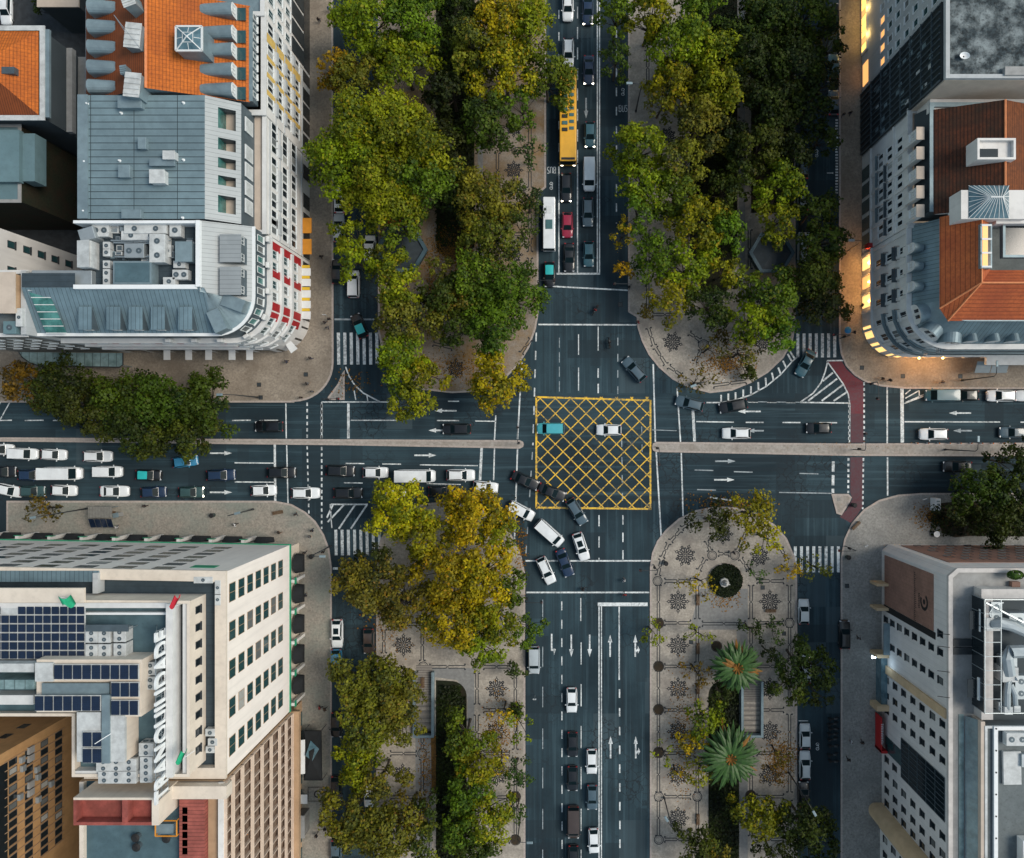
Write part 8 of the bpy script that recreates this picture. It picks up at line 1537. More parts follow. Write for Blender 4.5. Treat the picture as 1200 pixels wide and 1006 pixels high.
# ------------------------------------------------------------------ street furniture
mat('kiosk_roof', (.012, .022, .030), .6, .25, 1.5, (.03, .045, .055), .5, .5); mat('kiosk_rim', (.045, .085, .11), .55, .15, 1); mat('kiosk_wall', (.03, .05, .045), .6, .15, 1); mat('shelter_roof', (.17, .165, .15), .8, .2, 2, line=('X', .5, .05)); mat('bronze', (.035, .04, .035), .6, .3, 4); mat('stone_pale', (.42, .42, .41), .8, .15, 3, (.3, .3, .3), .8, .4, bump=.3); mat('wood', (.12, .07, .035), .7, .2, 5); mat('water_dark', (.006, .010, .009), .35, .3, 1, (.018, .022, .010), .6, .7); mat('stair_stone', (.22, .20, .18), .85, .12, 3, line=('Y', .42, .1), lc=.35); mat('stair_dark', (.035, .032, .03), .9, .2, 2)
def hexkiosk(px, py, rpx, label, rot=0, sat=True):
    h = 3.4; p = P(px, py, h); R = rpx * S * (H - h) / H; t = thing('kiosk', label, 'kiosk', (p.x, p.y, .12), 'six-sided kiosks')
    hx = lambda r: [(p.x + r * math.cos(rot + k * PI / 3), p.y + r * math.sin(rot + k * PI / 3)) for k in range(6)]
    m = MB(); m.prism(hx(R * .86), .12, 2.8); m.build('wall', 'kiosk_wall', t); m = MB(); m.strip([(*q, 2.82) for q in hx(R)], [(*q, 3.3) for q in hx(R)], 0, True); m.strip([(*q, 3.3) for q in hx(R)], [(*q, 3.3) for q in hx(R * .84)], 0, True); m.strip([(*q, 3.3) for q in hx(R * .84)], [(*q, 2.95) for q in hx(R * .83)], 0, True); m.strip([(*q, 2.82) for q in hx(R)], [(*q, 2.82) for q in hx(R * .7)], 0, True); m.build('rim', 'kiosk_rim', t)
    m = MB()
    for i in range(6): a, b = hx(R * .835)[i], hx(R * .835)[(i + 1) % 6]; m.poly([(*a, 2.96), (*b, 2.96), (p.x, p.y, 3.35)])
    m.build('roof', 'kiosk_roof', t); m = MB()
    for i in range(6): a, b = Vector(hx(R * .862)[i]), Vector(hx(R * .862)[(i + 1) % 6]); c = (a + b) / 2; an = math.atan2(b.y - a.y, b.x - a.x); m.obox(c.x, c.y, 1.0, 2.4, (b - a).length * .7, .08, an)
    m.build('hatch', 'glass_dark', t)
hexkiosk(905, 296, 27, 'dark six-sided kiosk with a blue rim under the north-east trees', 0); hexkiosk(470, 292, 31, 'dark six-sided kiosk half hidden under the giant tree', 0)
t = thing('market_stall', 'orange roofed stall beside the half hidden kiosk', 'stall', tuple(P(462, 260, .1))); p = P(462, 260, 2.6); m = MB(); m.obox(p.x, p.y, .12, 2.2, 1.6, 1.6); m.build('stall_body', 'kiosk_wall', t); m = MB(); m.obox(p.x, p.y, 2.21, 2.5, 2.2, 2.2); m.build('roof', 'tile_orange', t, bevel=.05)
# bus shelter
t = thing('bus_shelter', 'bus shelter with a grey slatted roof and four solar panels', 'bus shelter', tuple(P(117, 606, .12))); h = 2.6; a = P(103, 607, h); b = P(131, 594, h); m = MB(); m.box(a.x, a.y, h - .15, b.x, b.y, h); m.build('roof', 'shelter_roof', t)
for k in range(4): c = P(103.5 + 6.9 * k, 619, h); d = P(109.8 + 6.9 * k, 608.5, h); m = MB(); m.poly([(c.x, c.y, h - .75), (d.x, c.y, h - .75), (d.x, d.y, h + .05), (c.x, d.y, h + .05)]); m.build('solar_panel', 'solar', t)
m = MB()
for xx in (a.x + .2, (a.x + b.x) / 2, b.x - .2): m.cyl(xx, b.y - .2, .12, h - .15, .05, .05, 8)
m.build('post', 'steel', t); m = MB(); m.box(a.x + .1, b.y - .14, .4, b.x - .1, b.y - .1, 2.2); m.build('rear_glass', 'glass_blue', t); m = MB(); m.box(a.x + .4, a.y + .5, .5, b.x - .5, a.y + .9, .58); m.build('bench', 'wood', t)
t = thing('ticket_machine', 'small cabinet with clutter beside the bus shelter', 'cabinet', tuple(P(136, 604, .12))); p = P(136, 604, 1.6); m = MB(); m.obox(p.x, p.y, .12, 1.7, .9, .7, .2); m.build('cabinet', 'concrete', t, bevel=.05); m = MB(); m.obox(p.x, p.y, 1.705, 1.8, 1.0, .8, .2); m.build('lid', 'zinc', t)
# sunken stairs
def stairwell(px0, py0, px1, py1, label, open_top):
    a = P(px0, py1, 0); b = P(px1, py0, 0); t = thing('stairwell', label, 'stairs', ((a.x + b.x) / 2, (a.y + b.y) / 2, .12), 'sunken stairs'); w = .42
    m = MB(); m.box(a.x, a.y, .12, a.x + w, b.y, 1.15); m.box(b.x - w, a.y, .12, b.x, b.y, 1.15); m.box(a.x + w, a.y, .12, b.x - w, a.y + w, 1.15); m.build('balustrade', 'zinc', t, bevel=.03)
    L = b.y - a.y; m = MB(); m.box(a.x + w + .01, b.y - L * .34, .127, b.x - w - .01, b.y + 1.0, .135); m.build('landing', 'stair_stone', t); n = 14
    m = MB()
    for k in range(n): m.box(a.x + w + .01, b.y - L * .34 - (k + 1) * L * .045, .13, b.x - w - .01, b.y - L * .34 - k * L * .045, .132 + .0015 * (n - k), k % 2)
    m.build('steps', ['stair_stone', 'park_paving'], t); m = MB(); m.box(a.x + w + .01, a.y + w + .01, .128, b.x - w - .01, a.y + L * .28, .1345); m.build('passage_mouth', 'stair_dark', t)  # passage opening is a flat sheet, its shade put into the colour
stairwell(485, 786, 509.5, 862, 'sunken stair with grey walls between the olive trees and the planting bed', 0); stairwell(867, 797, 893, 862, 'sunken stair with grey walls below the first palm', 0)
# round planter with statue
p = P(850, 680, 0); t = thing('round_planter', 'round dark planter bed with hedge on the south-east plaza', 'planter', (p.x, p.y, .12)); m = MB(); m.cyl(p.x, p.y, .12, .3, 3.1, 3.0, 40); m.build('rim', 'kerb_stone', t); rng = np.random.default_rng(9); n = 3600; u = rng.random(n) ** .5; a = rng.random(n) * 2 * PI; R = 2.95
c = np.stack([R * u * np.cos(a), R * u * np.sin(a), .2 + .55 * (1 - u ** 4) * rng.random(n) ** .5], 1); me = leaf_mesh(c, np.array([0, 0, 1.]) + rng.normal(0, .5, (n, 3)), rng.random(n) * .5, .26, rng); me.name = 'hedge'; o = bpy.data.objects.new('hedge', me); col.objects.link(o); o.parent = t; o.location = (0, 0, .12); o.color = (.012, .022, .008, 1)
p = P(849.5, 683.5, 1.5); t = thing('statue', 'pale stone statue on a plinth in the middle of the round planter', 'statue', (p.x, p.y, .3)); m = MB(); m.cyl(p.x, p.y, .3, 1.3, .95, .8, 8); m.build('plinth', 'stone_pale', t); m = MB(); m.tube([(p.x, p.y, 1.3), (p.x + .1, p.y, 1.9), (p.x + .05, p.y + .05, 2.5), (p.x, p.y + .1, 2.9)], [.55, .4, .45, .2], 8); m.tube([(p.x - .45, p.y, 2.3), (p.x - .7, p.y + .2, 1.9)], [.16, .1], 6); m.tube([(p.x + .45, p.y, 2.3), (p.x + .75, p.y - .2, 2.1)], [.16, .1], 6); m.cyl(p.x, p.y + .1, 2.9, 3.3, .2, .16, 10); m.build('figure', 'stone_pale', t, True)
# black tent and awning by the south-west block
t = thing('terrace_tent', 'black pyramid tent with a white awning on the south-west pavement', 'tent', tuple(P(368, 885, .12))); h = 3.2; q = [P(356, 915, h), P(377, 915, h), P(376, 857, h), (P(356, 857, h))]; c = (q[0] + q[1] + q[2] + q[3]) / 4 + Vector((0, 0, 1.1)); m = MB()
for i in range(4): m.poly([q[i], q[(i + 1) % 4], c]); m.poly([q[i], (q[i].x, q[i].y, h - .4), (q[(i + 1) % 4].x, q[(i + 1) % 4].y, h - .4), q[(i + 1) % 4]])
m.build('canopy', 'black_fabric', t); m = MB()
for v in q: m.cyl(v.x, v.y, .12, h - .1, .06, .06, 8)
m.build('post', 'frame_dark', t); m = MB(); a = P(349, 907, 3.5); b = P(357.5, 867, 3.5); m.poly([(a.x, a.y, 3.95), (b.x, a.y, 3.5), (b.x, b.y, 3.5), (a.x, b.y, 3.95)]); m.build('awning', 'white_awning', t)
m = MB(); s_ = P(366, 873, 4.2); m.poly([P(358, 886, 4.1), P(364, 868, 3.9), P(374, 878, 3.8), P(366, 892, 4.15)]); m.build('clear_roof_panel', 'glass_blue', t)
for px, py, lb in ((356, 937, 'white parasol table at the foot of the tent'),):
    p = P(px, py, 2.4); t = thing('parasol', 'small white square parasol below the black tent', 'parasol', (p.x, p.y, .12)); m = MB(); m.obox(p.x, p.y, 2.3, 2.4, 1.2, 1.6); m.build('cloth', 'white_awning', t, bevel=.03); m = MB(); m.cyl(p.x, p.y, .12, 2.3, .04, .04, 6); m.build('pole', 'steel', t)
t = thing('pavement_grate', 'square grate with a dark ring set in the pavement below the tent', 'grate', tuple(P(372, 931, .12))); a = P(361, 939, 0); b = P(384, 922, 0); m = MB(); 
for (x0, y0, x1, y1) in ((a.x, a.y, b.x, a.y + .1), (a.x, b.y - .1, b.x, b.y), (a.x, a.y + .1, a.x + .1, b.y - .1), (b.x - .1, a.y + .1, b.x, b.y - .1)): m.box(x0, y0, .12, x1, y1, .15)
c = (a + b) / 2; A = [(c.x + .55 * math.cos(i / 12 * 5 + .7), c.y + .55 * math.sin(i / 12 * 5 + .7)) for i in range(13)]; m.ribbon(A, .22, .14); m.build('frame', 'ink', t)
t = thing('bin_shelter', 'grey walled entrance shelter at the foot of the grid fronted block', 'shelter', tuple(P(350, 970, .12))); a = P(341, 982, 3.2); b = P(356, 957, 3.2); m = MB(); m.box(a.x, a.y, .12, b.x, b.y, 3); m.build('wall', 'stone_grey', t); m = MB(); m.box(a.x - .1, a.y - .1, 3.003, b.x + .1, b.y + .1, 3.2); m.build('roof', 'concrete', t)
t = thing('notice_box', 'small white information kiosk box on the corner lawn', 'kiosk box', tuple(P(1099.5, 593, .12))); p = P(1099.5, 592, 2.2); m = MB(); m.obox(p.x, p.y, .13, 2.2, .9, 2.2); m.build('box', 'sign_white', t, bevel=.04); m = MB()
for d in (-.55, .1, .6): m.obox(p.x, p.y + d, 2.204, 2.24, .55, .3)
m.build('roof_hatch', 'zinc', t)
# ---- lamps, signals, bollards, bins
def lamp_proto():
    r = thing('street_lamp', 'l', 'street lamp', (0, 0, .12)); m = MB(); m.tube([(0, 0, .12), (0, 0, 5), (0, 0, 10.6), (.35, 0, 11.3), (1.6, 0, 11.5)], [.13, .10, .07, .06, .05], 8); m.cyl(0, 0, .12, .8, .2, .15, 10); m.build('pole', 'frame_dark', r, True); m = MB(); m.obox(2.0, 0, 11.42, 11.6, 1.0, .4); m.build('lamp_head', 'zinc', r, bevel=.06); m = MB(); m.obox(2.05, 0, 11.39, 11.415, .7, .28); m.build('lamp_glass', 'headlight', r); adopt(r); return r
lp = lamp_proto(); LL = [(297, 597, 15, 'tall lamp post on the south-west pavement above the green trim'), (103, 596, 190, 'tall lamp post beside the bus shelter roof'), (304, 466, 180, 'tall lamp post at the kerb of the brown north-west pavement'), (1127, 446, 90, 'tall lamp post on the lit pavement before the parked teal van'), (778, 934, 120, 'tall lamp post beside the last circle of the plaza'), (924, 905, -60, 'tall lamp post beside the parked silver pair'), (745, 131, 180, 'tall lamp post overhanging the bus lane in the north'), (984, 300, 180, 'tall lamp post by the lit shop pavement'), (388, 640, 0, 'tall lamp post at the rounded south-west pavement corner'), (611, 948, 0, 'tall lamp post by the south avenue kerb'), (1107, 527, 90, 'tall lamp post on the east median'), (813, 452, 200, 'tall lamp post at the tip of the north-east plaza')]
for k, (px, py, an, lb) in enumerate(LL):
    p = P(px, py, 0)
    if k == 0: lp.location = (p.x, p.y, .12); lp.rotation_euler.z = math.radians(an); lp['label'] = lb; lp['group'] = 'street lamps'
    else: dup(lp, (p.x, p.y, .12), math.radians(an), lb, 'street lamps')
def sig_proto():
    r = thing('traffic_light', 't', 'traffic light', (0, 0, .12)); m = MB(); m.tube([(0, 0, .12), (0, 0, 5.4), (.4, 0, 5.8), (2.8, 0, 6.0)], [.09, .07, .06, .05], 8); m.build('pole', 'green_trim' if False else 'frame_dark', r); m = MB(); m.obox(2.8, 0, 5.2, 6.2, .35, .4); m.obox(.2, 0, 2.4, 3.4, .3, .36); m.build('signal_head', 'ink', r, bevel=.03); m = MB()
    for z in (5.35, 5.65, 5.95): m.obox(2.985, 0, z, z + .18, .02, .18)
    m.build('lens', 'tail_light', r); adopt(r); return r
sg = sig_proto(); SL = [(737, 340, 180, 'signal post at the north stop line'), (631, 336, 0, 'signal post on the bus bay side of the north stop line'), (617, 698, 0, 'signal post at the tree side of the south crossing'), (766, 662, 180, 'signal post at the plaza end of the south crossing'), (609, 520, 90, 'signal post on the rounded nose of the west median'), (768, 524, -90, 'signal post on the rounded nose of the east median'), (1014, 450, -90, 'signal post where the red cycle crossing meets the lit pavement'), (388, 469, 0, 'signal post at the rounded north-west corner'), (1000, 527, 90, 'signal post on the east median beside the cycle crossing'), (990, 640, 180, 'signal post at the zebra of the south-east street'), (984, 397, 180, 'signal post at the zebra of the lit corner')]
for k, (px, py, an, lb) in enumerate(SL):
    p = P(px, py, 0)
    if k == 0: sg.location = (p.x, p.y, .12); sg.rotation_euler.z = math.radians(an); sg['label'] = lb; sg['group'] = 'traffic lights'
    else: dup(sg, (p.x, p.y, .12), math.radians(an), lb, 'traffic lights')
def mini(name, parts, label, cat, group, spots, labels=None):
    r = thing(name, label, cat, (0, 0, .12), group); 
    for nm, mt, f in parts: m = MB(); f(m); m.build(nm, mt, r)
    adopt(r)
    for k, s in enumerate(spots):
        p = P(s[0], s[1], .3); a = math.radians(s[2]) if len(s) > 2 else 0
        if k == 0: r.location = (p.x, p.y, .12); r.rotation_euler.z = a; d = r
        else: d = dup(r, (p.x, p.y, .12), a)
        if labels: d['label'] = labels[k]
mini('bollard', [('post', 'sign_white', lambda m: m.cyl(0, 0, .12, .85, .12, .10, 8)), ('cap', 'tile_orange', lambda m: m.cyl(0, 0, .86, .95, .13, .05, 8))], 'short pale bollard on the upper edge of the east median', 'bollard', 'bollards along the east median', [(1074 + 12.6 * i, 519.7) for i in range(10)])
mini('drain_cover', [('cover', 'ink', lambda m: m.obox(0, 0, .121, .135, .75, .75)), ('grating', 'zinc_dark', lambda m: [m.obox(-.25 + .12 * k, 0, .136, .142, .04, .6) for k in range(5)])], 'dark square drain cover', 'drain cover', 'square drain covers in the pavements', [(358, 439), (1010.5, 431), (1058.5, 441), (1022, 531), (1060, 529), (983, 585.5), (305, 466), (303, 451), (993, 687), (1126, 441), (727, 357), (810, 753), (919, 743), (894, 689)],
     ['dark drain cover on the brown pavement of the rounded corner', 'dark drain cover beside the lit shop windows', 'dark drain cover below the lit shop fronts', 'dark drain cover on the median beside the cycle crossing', 'dark drain cover further along the east median', 'dark drain cover in the small traffic island', 'dark drain cover at the foot of the north-west lamp post', 'dark drain cover above the north-west lamp post', 'dark drain cover on the grey south-east pavement', 'dark drain cover beside the lamp on the lit pavement', 'dark drain cover in the north avenue crossing', 'dark drain cover right of the second plaza rosette', 'dark drain cover near the silver car on the plaza', 'dark drain cover above the grey sparse plaza tree'])
mini('manhole_cover', [('cover', 'zinc_dark', lambda m: m.cyl(0, 0, -.117, -.108, .36, .36, 18)), ('rim', 'ink', lambda m: [m.obox(.4 * math.cos(k * PI / 9), .4 * math.sin(k * PI / 9), -.1165, -.106, .07, .15, k * PI / 9) for k in range(18)])], 'round iron manhole cover in the roadway', 'manhole cover', 'manhole covers in the roadways', [(403, 350), (715, 640), (668, 735), (731, 740), (712, 560), (590, 505), (440, 533), (900, 560), (958, 585), (1090, 550), (690, 410), (650, 850), (300, 545), (1020, 490), (640, 920), (735, 900)])
mini('litter_bin', [('bin', 'kiosk_wall', lambda m: m.cyl(0, 0, .12, 1.1, .35, .4, 10)), ('lid', 'ink', lambda m: m.cyl(0, 0, 1.105, 1.2, .42, .3, 10))], 'dark litter bin', 'litter bin', 'litter bins', [(250, 604), (993, 653), (780, 660), (1000, 592), (366, 652)], ['dark litter bin by the lamp post on the south-west pavement', 'dark litter bin on the grey south-east pavement', 'dark litter bin beside the first bar of the plaza', 'dark litter bin on the kerb of the corner lawn', 'dark litter bin behind the rounded pavement corner'])
mini('bench', [('seat', 'wood', lambda m: [m.obox(0, -.2 + .14 * k, .5, .55, 1.9, .1) for k in range(4)]), ('backrest', 'wood', lambda m: [m.obox(0, .32, .68 + .14 * k, .78 + .14 * k, 1.9, .04) for k in range(2)]), ('leg', 'ink', lambda m: m.obox(-.75, 0, .12, .5, .07, .5)), ('leg', 'ink', lambda m: m.obox(.75, 0, .12, .5, .07, .5))], 'bench', 'bench', 'park benches', [(818, 703, 90), (818, 760, 90), (818, 807, 90), (818, 960, 90), (496, 800, 90), (560, 720, 90), (500, 960, 90), (903, 716, 0), (1003, 616, 45), (326, 601, 10)], ['bench beside the round planter on the plaza', 'bench beside the second rosette of the plaza', 'bench beside the third rosette of the plaza', 'bench beside the lowest plaza rosette', 'bench at the head of the south-west sunken stair', 'bench under the golden mass of trees', 'bench by the lower planting bed', 'bench near the silver car on the plaza', 'bench on the rounded south-east corner', 'bench on the south-west pavement near the crossing'])
mini('tree_pit', [('grate', 'soil', lambda m: m.cyl(0, 0, .121, .14, .85, .85, 20)), ('rim', 'ink', lambda m: [m.obox(.92 * math.cos(k * PI / 10), .92 * math.sin(k * PI / 10), .121, .16, .1, .3, k * PI / 10) for k in range(20)])], 'pit', 'tree pit', 'round tree pits', [(772, 731), (772, 781.5), (772, 832), (772, 882.5), (604, 832), (604, 934.5), (604, 985), (880, 933), (840, 758)], ['round tree pit under the small yellow kerb tree', 'empty round tree pit next to the third plaza row', 'round tree pit with bare twigs next to the fourth plaza row', 'round tree pit under the sparse sapling', 'round tree pit beside the second south-west rosette', 'round tree pit at the south avenue kerb', 'lowest round tree pit at the south avenue kerb', 'round tree pit above the round yellow tree', 'empty round pit beside the first palm'])
mini('parking_sign', [('post', 'steel', lambda m: m.cyl(0, 0, .12, 2.6, .04, .04, 6)), ('panel', 'sign_white', lambda m: m.obox(0, 0, 2.0, 2.6, .6, .05))], 'sign', 'road sign', 'road signs', [(384, 371, 0), (1010, 638, 30), (1078, 584, 20), (845, 447, 40), (627, 815, 0)], ['white sign board at the kerb of the north-west zebra', 'white sign board on the grey south-east pavement', 'white sign board on the corner lawn', 'white sign board at the tip of the north-east plaza', 'sign board beside the silver van kerb'])
t = thing('fountain_bowl', 'small white fountain on the corner lawn', 'fountain', tuple(P(1097, 626, .12))); p = P(1097, 626, .6); m = MB(); m.cyl(p.x, p.y, .12, .7, .3, .2, 10); m.build('stem', 'stone_pale', t); m = MB(); m.cyl(p.x, p.y, .7, .95, .3, .55, 12); m.build('bowl', 'sign_white', t)
mini('wall_lantern', [('bracket', 'ink', lambda m: m.obox(0, 0, 4.1, 4.2, .5, .08)), ('lantern', 'lamp_warm', lambda m: m.cyl(-.25, 0, 3.7, 4.08, .12, .18, 8))], 'warm lantern', 'lantern', 'warm lanterns of the lit corner', [(1010.6, 313), (1010.6, 335), (1011, 357), (1020, 391), (1036, 408), (1068, 422), (1095, 422)], ['uppermost warm lantern beside the lit shop window', 'warm lantern between two lit shop windows', 'warm lantern where the lit corner begins to round', 'warm lantern on the upper curve of the lit corner', 'warm lantern on the lower curve of the lit corner', 'first warm lantern on the south side of the lit corner', 'second warm lantern on the south side of the lit corner'])
def lampL(px, py, z, e, c, size=.4):
    l = bpy.data.lights.new('lamp_light', 'POINT'); l.energy = e; l.color = c; l.shadow_soft_size = size; o = bpy.data.objects.new('lamp_light', l); col.objects.link(o); o.location = P(px, py, 0) + Vector((0, 0, z))
for px, py, e in ((1008, 313, 110), (1008, 335, 90), (1009, 357, 120), (1017, 390, 120), (1034, 411, 120), (1068, 424, 140), (1095, 424, 110)): lampL(px, py, 3.6, e * 2.6, (1, .50, .16))
lampL(1006, 20, 3.2, 80, (1, .62, .18)); lampL(1006, 50, 3.2, 80, (1, .62, .18))
t = thing('flood_lamp', 'blue white lamp lighting the porch of the pale office block', 'lamp', tuple(P(1024, 770, 3))); p = P(1024, 770, 3.6); m = MB(); m.obox(p.x, p.y, 3.75, 3.95, .5, .3); m.build('housing', 'steel', t); m = MB(); m.obox(p.x, p.y, 3.98, 4.0, .4, .2); m.obox(p.x - .3, p.y, 3.6, 3.74, .2, .5); m.build('lens', 'lamp_cool', t); lampL(1022, 771, 4.4, 45, (.6, .82, 1), .2)
# ------------------------------------------------------------------ people
mat('skin', (.30, .17, .11), .6, .1, 4); mat('hair_dark', (.02, .014, .010), .7, .2, 8)
CL = {k: mat('cloth_' + k, c, .9, .15, 5) for k, c in dict(black=(.012, .013, .016), navy=(.02, .03, .06), grey=(.10, .11, .12), white=(.5, .51, .52), red=(.26, .02, .025), blue=(.04, .20, .40), brown=(.08, .05, .03), teal=(.02, .12, .13)).items()}
def skinned(name, nodes, edges, mt, parent, root=0, sub=1):
    me = bpy.data.meshes.new(name); me.from_pydata([n[0] for n in nodes], edges, []); o = bpy.data.objects.new(name, me); col.objects.link(o); o.parent = parent
    me.materials.append(mt); o.modifiers.new('skin', 'SKIN').use_smooth_shade = True
    for i, n in enumerate(nodes): me.skin_vertices[0].data[i].radius = (n[1], n[2] if len(n) > 2 else n[1]); me.skin_vertices[0].data[i].use_root = i == root
    s = o.modifiers.new('sub', 'SUBSURF'); s.levels = sub; s.render_levels = sub
    dg = bpy.context.evaluated_depsgraph_get(); bpy.context.view_layer.update(); m2 = bpy.data.meshes.new_from_object(o.evaluated_get(dg)); o.modifiers.clear(); o.data = m2
    for p in m2.polygons: p.use_smooth = True
    if not m2.materials: m2.materials.append(mt)
    return o
def make_person(st, arm):
    r = thing('person', 'p', 'person', (0, 0, 0)); N, E = [], []
    def nd(x, y, z, a, b=None): N.append(((x, y, z), a, b or a)); return len(N) - 1
    pel = nd(0, 0, .95, .13, .16); ab = nd(.01, 0, 1.12, .11, .14); ch = nd(.0, 0, 1.32, .12, .17); nk = nd(.02, 0, 1.50, .055); hd0 = nd(.035, 0, 1.60, .085, .078); hd1 = nd(.03, 0, 1.70, .085, .08); E += [(pel, ab), (ab, ch), (ch, nk), (nk, hd0), (hd0, hd1)]
    nose = nd(.125, 0, 1.615, .014); E.append((hd0, nose))
    for s in (-1, 1):
        f = st * s; hip = nd(0, s * .095, .88, .085); kn = nd(.16 * f + .06 * abs(st), s * .1, .50, .06); an = nd(.30 * f - .05, s * .1, .10, .042); toe = nd(.30 * f + .13, s * .11, .045, .035); E += [(pel, hip), (hip, kn), (kn, an), (an, toe)]
        g = -arm * s; sh = nd(0, s * .19, 1.42, .06); el = nd(.12 * g - .03, s * .25, 1.14, .042); wr = nd(.26 * g + .06, s * .25, .92, .03); pm = nd(.30 * g + .08, s * .25, .85, .032); E += [(ch, sh), (sh, el), (el, wr), (wr, pm)]
        for k in range(4): t1 = nd(.30 * g + .06 + .02 * k, s * .262, .79 - .004 * abs(k - 1), .009); t2 = nd(.30 * g + .075 + .018 * k, s * .25, .745 + .012 * abs(k - 1), .008); E += [(pm, t1), (t1, t2)]
        th = nd(.30 * g + .13, s * .235, .82, .010); th2 = nd(.30 * g + .15, s * .23, .785, .009); E += [(pm, th), (th, th2)]
    skinned('body', N, E, MATS['skin'], r)
    N, E = [], []; pel = nd(0, 0, .98, .145, .18); ab = nd(.01, 0, 1.12, .13, .165); ch = nd(0, 0, 1.33, .14, .195); up = nd(.01, 0, 1.44, .10, .13); E += [(pel, ab), (ab, ch), (ch, up)]
    for s in (-1, 1): g = -arm * s; sh = nd(0, s * .2, 1.42, .08); el = nd(.12 * g - .03, s * .255, 1.14, .06); wr = nd(.25 * g + .05, s * .25, .94, .045); E += [(ch, sh), (sh, el), (el, wr)]
    skinned('jacket', N, E, CL['black'], r)
    N, E = [], []; pel = nd(0, 0, .96, .14, .175)
    for s in (-1, 1): f = st * s; hip = nd(0, s * .095, .88, .10); kn = nd(.16 * f + .06 * abs(st), s * .1, .50, .075); an = nd(.29 * f - .04, s * .1, .13, .058); E += [(pel, hip), (hip, kn), (kn, an)]
    skinned('trousers', N, E, CL['navy'], r)
    m = MB(); A = []
    for j in range(6):
        ph = j / 5 * PI * .58; A.append([(.018 + .098 * math.sin(ph) * math.cos(i * PI / 6), .094 * math.sin(ph) * math.sin(i * PI / 6), 1.665 + .135 * math.cos(ph)) for i in range(12)])
    for a, b in zip(A, A[1:]): m.strip(a, b, 0, True)
    m.build('hair', 'hair_dark', r, True)
    m = MB()
    for s in (-1, 1): m.obox(.116, s * .032, 1.645, 1.66, .012, .02); m.obox(.02, s * .098, 1.6, 1.66, .03, .014)
    m.obox(.112, 0, 1.562, 1.57, .014, .045); m.build('face_detail', 'hair_dark', r); adopt(r); return r
PP = [make_person(1, 1), make_person(-1, .8), make_person(.15, .2)]
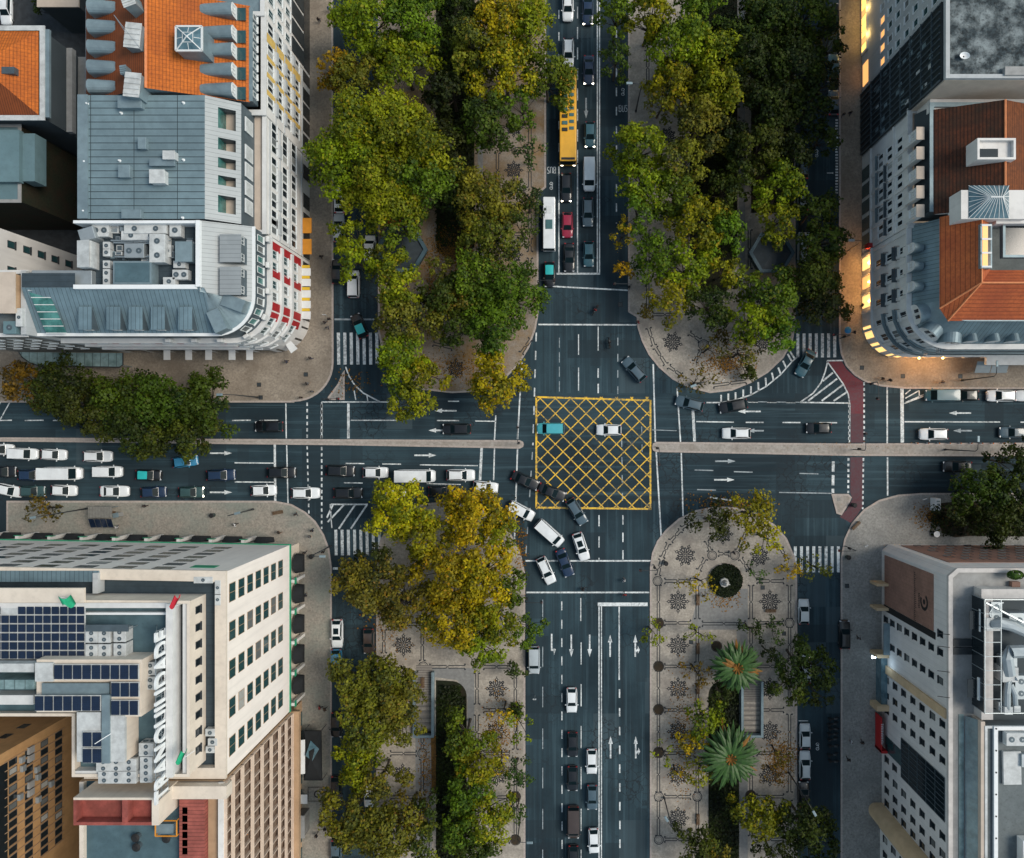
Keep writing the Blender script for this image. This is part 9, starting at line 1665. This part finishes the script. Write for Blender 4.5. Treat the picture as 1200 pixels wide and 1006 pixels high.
PE = [(336, 424, 0, 30, 'navy', 'black', 'person in dark clothes walking on the brown pavement below the rounded corner'), (364, 420, 1, 200, 'black', 'navy', 'person in black near the orange corner awning'), (360, 450, 0, 20, 'black', 'grey', 'person in black waiting near the rounded kerb'), (366, 459, 2, 90, 'grey', 'black', 'person in grey at the very edge of the rounded kerb'), (353, 466, 2, 270, 'black', 'black', 'person in black standing by the crossing dots'), (381, 378, 1, 60, 'black', 'navy', 'person walking towards the white sign board of the north-west zebra'), (386, 374, 2, 120, 'black', 'black', 'person standing beside the white sign board'), (384, 384, 0, 270, 'grey', 'navy', 'person in grey below the white sign board'), (377, 301, 1, 90, 'black', 'black', 'lone person in black on the narrow north-west pavement'), (386, 11, 0, 270, 'blue', 'navy', 'person in bright blue at the photo top'), (374, 24, 1, 80, 'black', 'grey', 'person in black near the person in blue'), (375, 100, 0, 260, 'black', 'navy', 'person in black beside the yellow panelled block'),
  (683.5, 691, 0, 180, 'black', 'black', 'person in black crossing on the south pedestrian line'), (731, 681, 1, 100, 'white', 'navy', 'person in a white top on the south crossing'), (732, 697, 0, 250, 'red', 'black', 'person in dull red on the south crossing line'),
  (996, 133, 0, 90, 'black', 'navy', 'first of two persons walking by the dark metal front'), (988, 135, 1, 90, 'black', 'grey', 'second of two persons walking by the dark metal front'), (1010, 358, 2, 180, 'black', 'black', 'person in black in front of the lit shop window'), (994, 375, 0, 270, 'red', 'black', 'person in dark red on the lit pavement'), (1001, 390, 1, 180, 'black', 'navy', 'person in black beside the blue umbrella'), (994, 388, 2, 0, 'blue', 'navy', 'person under the blue umbrella'), (1034, 444, 0, 30, 'brown', 'black', 'person in brown at the kerb of the lit corner'), (1043, 446, 1, 200, 'black', 'black', 'person in black at the kerb of the lit corner'), (1104, 448, 0, 10, 'grey', 'navy', 'person in grey by the lamp post on the lit pavement'),
  (22, 629, 2, 0, 'black', 'black', 'person in black near the photo edge on the south-west pavement'), (137, 618, 0, 60, 'white', 'grey', 'person in white just below the bus shelter cabinet'), (170, 593, 1, 30, 'black', 'black', 'person in black at the kerb of the south-west pavement'), (276, 615, 0, 190, 'white', 'black', 'person in a white coat below the tall lamp post'), (327, 624, 1, 10, 'black', 'brown', 'person in black above the office block corner'), (347, 603, 0, 100, 'black', 'grey', 'person near the rounded south-west corner'), (379, 647, 1, 260, 'black', 'black', 'person in black at the zebra side of the rounded corner'), (366, 622, 0, 240, 'black', 'navy', 'first person of the pair at the rounded corner'), (363, 629, 2, 40, 'grey', 'black', 'second person of the pair at the rounded corner'), (357, 648, 1, 250, 'black', 'black', 'person in black by the first arched awning'), (358, 698, 0, 80, 'black', 'navy', 'person walking past the second arched awning'), (355, 757, 2, 270, 'black', 'black', 'person standing by the fourth arched awning'), (375, 829, 1, 180, 'red', 'black', 'person in red on the pavement above the tent'), (381, 831, 0, 20, 'brown', 'black', 'person in brown beside the person in red'), (376, 965, 0, 60, 'black', 'black', 'upper one of three persons below the pavement grate'), (381, 971, 1, 50, 'black', 'navy', 'middle one of three persons below the pavement grate'), (371, 979, 0, 230, 'black', 'black', 'lowest of three persons below the pavement grate'),
  (1006, 748, 0, 80, 'grey', 'black', 'person in grey on the pavement opposite the black parked car'), (1010, 870, 1, 100, 'black', 'black', 'person in black beside the red wall sign'), (997, 869, 2, 180, 'white', 'navy', 'person in a white helmet colour top beside the motorcycles'), (994, 890, 0, 270, 'black', 'black', 'person in black below the motorcycles'), (860, 648, 1, 200, 'black', 'navy', 'person in black inside the second plaza circle'), (824, 698, 0, 90, 'black', 'grey', 'person in black by the bench of the round planter'), (757, 335, 2, 0, 'navy', 'black', 'person at the pavement end of the north stop line'), (748, 378, 1, 180, 'red', 'black', 'person in red on the plaza corner of the north crossing')]
firsts = {}
for px, py, k, an, c1, c2, lb in PE:
    p = P(px, py, .9); road = 615 < px < 760 and py > 600
    rc = {'jacket': CL[c1], 'trousers': CL[c2]}
    d = dup(PP[k], (p.x, p.y, .01 if road else .125), math.radians(an), lb, 'people on foot', rc); d.name = 'person'
p = P(994, 387, 2.1); t = thing('umbrella', 'open blue umbrella held on the lit pavement', 'umbrella', (p.x, p.y, 1.0)); m = MB(); A = [[(p.x + .62 * math.sin(j / 5 * 1.25) / .95 * math.cos(i * PI / 8), p.y + .62 * math.sin(j / 5 * 1.25) / .95 * math.sin(i * PI / 8), 1.85 + .45 * math.cos(j / 5 * 1.25)) for i in range(16)] for j in range(6)]
for a, b in zip(A, A[1:]): m.strip(a, b, 0, True)
m.build('canopy', CL['blue'], t); m = MB(); m.tube([(p.x, p.y, 1.0), (p.x, p.y, 2.35)], .015, 5); m.build('shaft', 'steel', t)
for mo, c1, lb in ((mA, 'black', 'rider in black on the motorcycle in the north avenue'), (mB_, 'red', 'rider in a red jacket on the scooter at the north crossing')):
    d = dup(PP[2], (mo.location.x, mo.location.y, .02), mo.rotation_euler.z, lb, 'riders', {'jacket': CL[c1], 'trousers': CL['black']}); d.name = 'person'
for r in PP:
    for c in KIDS.get(r.name, []): bpy.data.objects.remove(c)
    bpy.data.objects.remove(r)
# ------------------------------------------------------------------ sky, sun, camera
w = bpy.data.worlds.new('World'); sc.world = w; w.use_nodes = True; n = w.node_tree.nodes; l = w.node_tree.links
sky = n.new('ShaderNodeTexSky'); sky.sky_type = 'NISHITA'; sky.sun_disc = False; SE_, SA = math.radians(50), math.radians(84)
sky.sun_elevation = SE_; sky.sun_rotation = SA; bw = n.new('ShaderNodeRGBToBW'); l.new(sky.outputs[0], bw.inputs[0]); l.new(mixc(n, l, 1.0, mixc(n, l, .5, sky.outputs[0], bw.outputs[0]), (.95, 1.05, 1.0), 'MULTIPLY'), n['Background'].inputs[0]); n['Background'].inputs[1].default_value = .105
su = bpy.data.lights.new('sun', 'SUN'); su.energy = 1.5; su.angle = math.radians(26); su.color = (1, .90, .78); so = bpy.data.objects.new('sun', su); col.objects.link(so)
d = Vector((math.sin(SA) * math.cos(SE_), math.cos(SA) * math.cos(SE_), math.sin(SE_))); so.rotation_euler = d.to_track_quat('Z', 'Y').to_euler(); so.location = d * 200
cam = bpy.data.cameras.new('camera'); cam.sensor_width = 36; cam.lens = 36 * H / (1200 * S); cam.shift_x = -(CX - 600) / 1200; cam.clip_end = 3000; co = bpy.data.objects.new('camera', cam); col.objects.link(co); co.location = (0, 0, H); sc.camera = co
vs = sc.view_settings; vs.view_transform = 'Standard'; vs.look = 'None'; vs.exposure = 0.84; vs.gamma = 1
